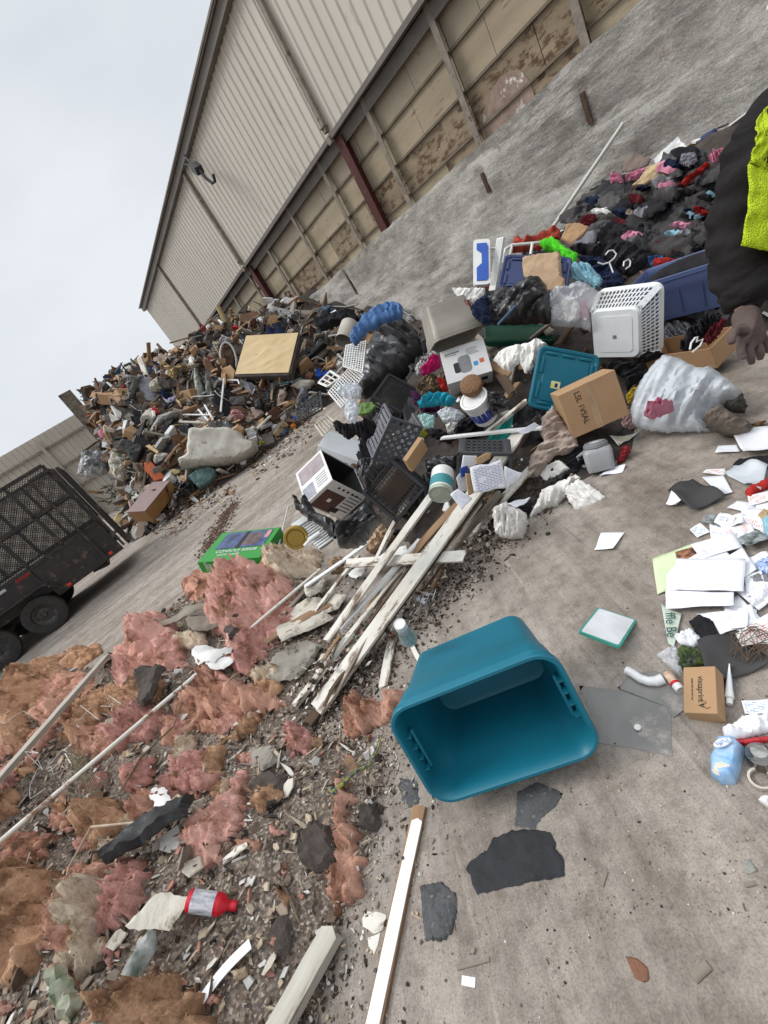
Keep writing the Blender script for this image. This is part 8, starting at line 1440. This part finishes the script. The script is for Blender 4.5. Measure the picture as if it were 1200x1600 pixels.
# fir branches
fir = M('fir_green', (.025, .05, .018), (.045, .07, .03), s=20, r=.9); fx = thing('christmas_tree', 'discarded dark green fir tree lying left of the brown cabinet', 'tree', Matrix.Translation(on(188, 785))); o0 = fx.matrix_world.translation; m = MB(); mt_ = MB()
FPg = [(158, 770), (165, 755), (185, 762), (205, 755), (216, 768), (212, 790), (200, 806), (180, 812), (165, 800)]
k = 0
while k < 60:
    x, y = R.uniform(155, 218), R.uniform(752, 815)
    if not pip(x, y, FPg): continue
    k += 1; p = atw(x, y, (on(x, y) - EYE).dot(FW) - R.uniform(.05, .5)) - o0; dv = Vector((R.uniform(-1, 1), R.uniform(-1, 1), R.uniform(-.2, .8))).normalized() * R.uniform(.2, .42); mt_.tube([p, p + dv], .01, 5)
    for q in range(34):
        c = p + dv * R.random(); n_ = Vector((R.gauss(0, 1), R.gauss(0, 1), R.gauss(0, 1))).normalized() * .09; s_ = n_.cross(dv).normalized() * .008; m.add([c - s_, c + s_, c + n_ + dv * .15], [(0, 1, 2)])
m.build('needles', fir, fx); mt_.build('branches', m_dkwood, fx)
# unnamed loose things of the far heap: boards, bags, cartons, tubs
def inA(R, a1=19.):
    for _ in range(80):
        b = R.uniform(-.5, 9.1); st = float(np.interp(b, [-1, .3, 1.9, 3.3, 4.3, 6.0, 7.2, 8.5, 9.4], [14.2, 12.7, 12.0, 11.6, 11.8, 12.1, 11.2, 9.9, 9.3])); a = st + (a1 - st) * R.random() ** 1.35; p = UA * a + NB * b
        if hgt(p.x, p.y) > .05: return p.x, p.y
    return None
KIND = [('loose_board', 'splintered loose board sticking out of the far heap', 'board', 'loose boards in the far heap', 60), ('rubbish_bag', 'dark or pale rubbish bag or cloth bundle packed in the far heap', 'bag', 'bags and bundles in the far heap', 85), ('broken_carton', 'battered box or broken appliance shell in the far heap', 'box', 'battered boxes in the far heap', 60), ('bent_rod', 'bent metal or plastic rod sticking out of the far heap', 'rod', 'bent rods in the far heap', 28)]
bm_ = [m_wood, m_grey, m_dkwood, fa_br, m_paint, m_card, m_grey, m_paint, m_gs]; gm2 = [cb_black, cb_char, m_bag, cb_beige, cb_navy, cb_white, cb_brown, fa_grey, cb_tan, cb_grey, m_bag, m_edge, cb_black]; xm = [m_card, m_black, fa_gw, m_white, m_edge, fa_br, m_black, M('steel_blue', (.08, .12, .18)), m_edge]
for nm, lab, ct, gr, cnt in KIND:
    for _ in range(cnt):
        q = inA(R)
        if q is None: continue
        z = hgt(*q); rx = Matrix.Rotation(R.uniform(0, 6.28), 4, 'Z') @ Matrix.Rotation(R.gauss(0, .5), 4, 'X') @ Matrix.Rotation(R.gauss(0, .5), 4, 'Y'); Xq = Matrix.Translation((q[0], q[1], z + R.uniform(-.02, .12))) @ rx
        if nm == 'loose_board': L_ = R.uniform(.4, 1.7); MB().box((0, 0, 0), (L_, R.uniform(.08, .3), R.uniform(.02, .06)), bev=.004).build(nm, R.choice(bm_), mat=Xq, label=lab, cat=ct, group=gr)
        elif nm == 'broken_carton': s_ = R.uniform(.2, .55); MB().box((0, 0, 0), (s_, s_ * R.uniform(.5, 1), s_ * R.uniform(.2, .7)), bev=s_ * .04, taper=R.uniform(.8, 1)).build(nm, R.choice(xm), mat=Xq, label=lab, cat=ct, group=gr)
        elif nm == 'bent_rod': MB().tube([(-.5, 0, 0), (-.1, R.uniform(-.1, .1), R.uniform(0, .1)), (.35, R.uniform(-.2, .2), .25), (.5, R.uniform(-.2, .2), .25)], R.uniform(.012, .025), 6).build(nm, R.choice([m_white, m_black, m_steel, fa_gw]), mat=Xq, smooth=True, label=lab, cat=ct, group=gr)
        else:
            s_ = R.uniform(.16, .55); n_ = R.randint(6, 9); el = R.uniform(.45, .9); az = R.uniform(0, 6.3); px = []
            for j in range(n_): a_ = 6.283 * j / n_; rr = s_ * R.uniform(.6, 1.1); px.append(Vector((q[0] + rr * math.cos(a_) * math.cos(az) - rr * el * math.sin(a_) * math.sin(az), q[1] + rr * math.cos(a_) * math.sin(az) + rr * el * math.sin(a_) * math.cos(az), 0)))
            puff(nm, px, R.choice(gm2), R.uniform(.08, .25), lab, ct, 'up', amp=.8, fr=4, hard=R.random() < .5, jit=.01, raw=True, sp=s_ / 7, group=gr)
pal_ = [(m_dkwood, 3.2), (m_grey, 3.4), (m_black, 2.6), (m_card, 3), (m_white, 2.4), (fa_br, 2.2), (cb_beige, 2), (m_wood, 1.5), (m_gs, 2), (M('rubbish_blue', (.04, .08, .16)), .25), (cb_tan, 1.5), (fa_gw, 1.5), (M('rust_brown', (.13, .065, .04)), 2), (cb_red, .2)]
chips('heap_debris', 7000, lambda R: inA(R, 22), (.06, .75), pal_, 'mixed broken debris covering the tall far heap', 'debris', seed=3, thick=.16, flat=.7, up=.03, rnd=2.4, stick=.35)
def litterA(R):
    x, y = R.choice([(R.gauss(400, 28), R.gauss(640, 24)), (R.gauss(330, 40), R.gauss(660, 20)), (R.gauss(290, 25), R.gauss(560, 20))]); return tuple(on(x, y)[:2]) 
chips('leaf_litter', 3500, litterA, (.03, .10), [(M('rust_brown', ()), 4), (m_dkwood, 3), (M('leaf_tan', (.22, .12, .06)), 2)], 'brown leaf litter and sticks spilled in the far heap', 'leaves', seed=11, flat=.5, up=.04, stick=.3)
# ================= crushed debris of the near heap =================
pxl = np.array([[p[0], p[1]] for p in PC])
def inC(R, lo=0., near=True):
    for _ in range(80):
        x, y = R.uniform(-6.5, -.4), R.uniform(.2, 6.3); 
        if near and R.random() > min(1, 1.6 / (abs(y - .6) * .8 + .8)): continue
        j = int((y - GY0) / GS); i = int((x - GX0) / GS)
        if dC[j, i] > lo: return x, y
    return None
c1 = M('crush_brown', (.17, .125, .09), (.10, .07, .05), s=20, r=.95); c2 = M('crush_grey', (.30, .255, .21), (.19, .155, .125), s=20, r=.95); c3 = M('crush_tan', (.48, .40, .30), (.36, .28, .2), s=20, r=.95); c4 = M('crush_dark', (.045, .030, .022), (.028, .02, .016), s=20, r=.95); c5 = M('crush_white', (.60, .58, .54), (.48, .46, .42), s=20, r=.9); c6 = M('crush_pink', (.42, .2, .15), (.3, .14, .1), s=20, r=1)
PAL = [(c1, 6), (c2, 3.5), (c3, 8), (c4, 6), (c5, 3), (c6, 1.2)]
chips('crushed_rubble', 50000, lambda R: inC(R), (.006, .055), PAL, 'fine crushed plaster, wood and soil fragments of the near heap', 'rubble', seed=41, thick=.22, flat=.7, up=.006, rnd=1.9, stick=.25)
chips('crushed_rubble', 2600, lambda R: inC(R), (.025, .12), [(c1, 3), (c2, 2), (c3, 6), (c4, 2), (c5, 3), (m_grey, 2), (m_dkwood, 2), (m_wood, 1), (m_pl, 3)], 'larger flakes of plaster and wood on the near heap', 'rubble', seed=42, thick=.09, flat=.6, up=.02, rnd=1.5, stick=.4)
def edgeC(R):
    for _ in range(60):
        x, y = R.uniform(-1.6, .3), R.uniform(.3, 3.2); j = int((y - GY0) / GS); i = int((x - GX0) / GS); d = dC[j, i]
        if -.5 < d < .05 and R.random() < math.exp(d * 9): return x, y
chips('spilled_rubble', 5200, edgeC, (.003, .026), [(c1, 4), (c2, 4), (c3, 3), (c4, 5), (c5, 2)], 'crumbs spilled onto the concrete around the near heap', 'rubble', seed=43, thick=.5, flat=.3, up=.001, rnd=2)
def plankside(R):
    t = R.random(); p = Vector((-.9, 1.93)).lerp(Vector((1.2, 2.75)), t); return p.x + R.gauss(.05, .1), p.y + R.gauss(-.05, .1)
chips('dark_soil', 5200, plankside, (.003, .03), [(c4, 8), (c1, 3), (c5, .4)], 'dark soil crumbs around the plank stack', 'soil', seed=44, thick=.6, flat=.3, up=.001, rnd=2)
def onplank(R):
    t = R.random(); p = Vector(on(500, 1105)[:2]).lerp(Vector(on(800, 735)[:2]), t); x, y = p.x + R.gauss(-.06, .09), p.y + R.gauss(.04, .09); return x, y, hgt(x, y) + R.uniform(.0, .11)
chips('paint_flakes', 2600, onplank, (.008, .06), [(c5, 3), (c3, 3), (m_pl, 2), (c4, 3), (c1, 2), (c6, .5)], 'paint flakes, plaster and dirt caught in the plank stack', 'flakes', seed=48, thick=.12, flat=.5, up=.0, rnd=1.8, stick=.35)
def openG(R):
    r_ = .35 + 6.5 * R.random() ** 1.7; a = R.uniform(-.9, 1.45); return r_ * math.sin(a) - .1, r_ * math.cos(a) + .25
chips('grit', 13000, openG, (.001, .010), [(c1, 4), (c2, 5), (c3, 3), (c4, 3), (c5, 1.8)], 'grit and tiny stones strewn on the open concrete', 'grit', seed=45, thick=.6, flat=.2, up=0, rnd=3.2, stick=.08)
def track(R):
    t = R.random(); p = Vector(on(325, 860)[:2]).lerp(Vector(on(362, 790)[:2]), t); return p.x + R.gauss(0, .12), p.y + R.gauss(0, .12)
chips('leaf_trail', 1200, track, (.02, .07), [(M('rust_brown', ()), 4), (m_dkwood, 3)], 'trail of brown leaf litter on the open ground left of the household heap', 'leaves', seed=46, flat=.3, up=.003)
def edgeA(R):
    x, y = R.choice([(455, 680), (430, 700), (400, 725), (350, 765), (320, 780), (290, 800), (260, 820), (480, 655)]); x += R.gauss(0, 14); y += R.gauss(4, 8); return tuple(on(x, y)[:2])
chips('spilled_litter', 1500, edgeA, (.02, .16), pal_, 'small debris spilled along the foot of the far heap', 'debris', seed=47, flat=.3, up=.01, rnd=2.2, stick=.25)
# wire tangle, rope, sticks in the near heap
R = random.Random(5)
for k in range(7):
    x, y = [(60, 1180), (100, 1200), (80, 1150), (130, 1160), (120, 1230), (60, 1220), (150, 1120)][k]; pts = []
    for q in range(7): x += R.uniform(-22, 26); y += R.uniform(-22, 20); p = on(x, y); pts.append(p + Vector((0, 0, R.uniform(.05, .16))))
    MB().tube(pts, .002, 5).build('loose_wire', m_steel, smooth=True, label='thin bent silver wire tangled between the two long poles', cat='wire', group='silver wires tangled at the left')
MB().tube([on(x, y) + Vector((0, 0, z)) for x, y, z in ((525, 1240, .04), (530, 1250, .05), (548, 1228, .04), (562, 1210, .03), (580, 1200, .02), (592, 1172, .01), (598, 1150, .01))], [.012, .013, .008, .008, .007, .003, .003], 8).build('twisted_rope', M('yellow_rope', (.30, .30, .05), (.05, .08, .12), s=70, det=0, r=.8), smooth=True, label='yellow and dark twisted rope at the right edge of the near heap', cat='rope')
for q, lab in (([(352, 1292, .05), (300, 1260, .2), (255, 1300, .2), (170, 1310, .22), (135, 1370, .2), (118, 1420, .16)], 'long brown root curving above the black plastic sheeting'), ([(300, 1075, .2), (305, 1110, .22), (290, 1150, .2), (240, 1200, .2), (210, 1255, .2)], 'thin cable looping over the salmon roll'), ([(10, 1500, .2), (25, 1440, .25), (40, 1400, .25)], 'pale stick in the orange heap at the lower left')):
    MB().tube([on(x, y) + Vector((0, 0, z * .5)) for x, y, z in q], [.004 + .003 * (i % 2) for i in range(len(q))], 7).build('root' if 'root' in lab else 'cable' if 'cable' in lab else 'stick', c3 if 'cable' not in lab else c1, smooth=True, label=lab, cat='root' if 'root' in lab else 'cable' if 'cable' in lab else 'stick')
m = MB()
for k in range(9):
    for q_ in (0, 1):
        a_ = (130 + k * 3.2, 1185 + k * 1.0) if q_ == 0 else (130, 1185 + k * 9); b_ = (a_[0] + 36, a_[1] + 75) if q_ == 0 else (a_[0] + 26, a_[1] + 6); m.tube([on(*a_) + Vector((0, 0, .13)), on(*b_) + Vector((0, 0, .13))], .0022, 4)
m.build('wire_mesh', M('brass_mesh', (.16, .12, .06), (.08, .06, .035)), label='brown woven wire mesh strip under the white pole', cat='mesh')

RT = random.Random(6)
def topI(R): v = R.choice(TOPS); return v.x + R.gauss(0, .006), v.y + R.gauss(0, .006), v.z - .004
chips('insulation_dirt', 1500, topI, (.003, .022), [(c1, 4), (c4, 4), (c3, 2), (c5, 2)], 'dirt and plaster crumbs stuck on the insulation', 'dirt', seed=48, thick=.4, flat=.5, up=.002, rnd=1.6, stick=.15)
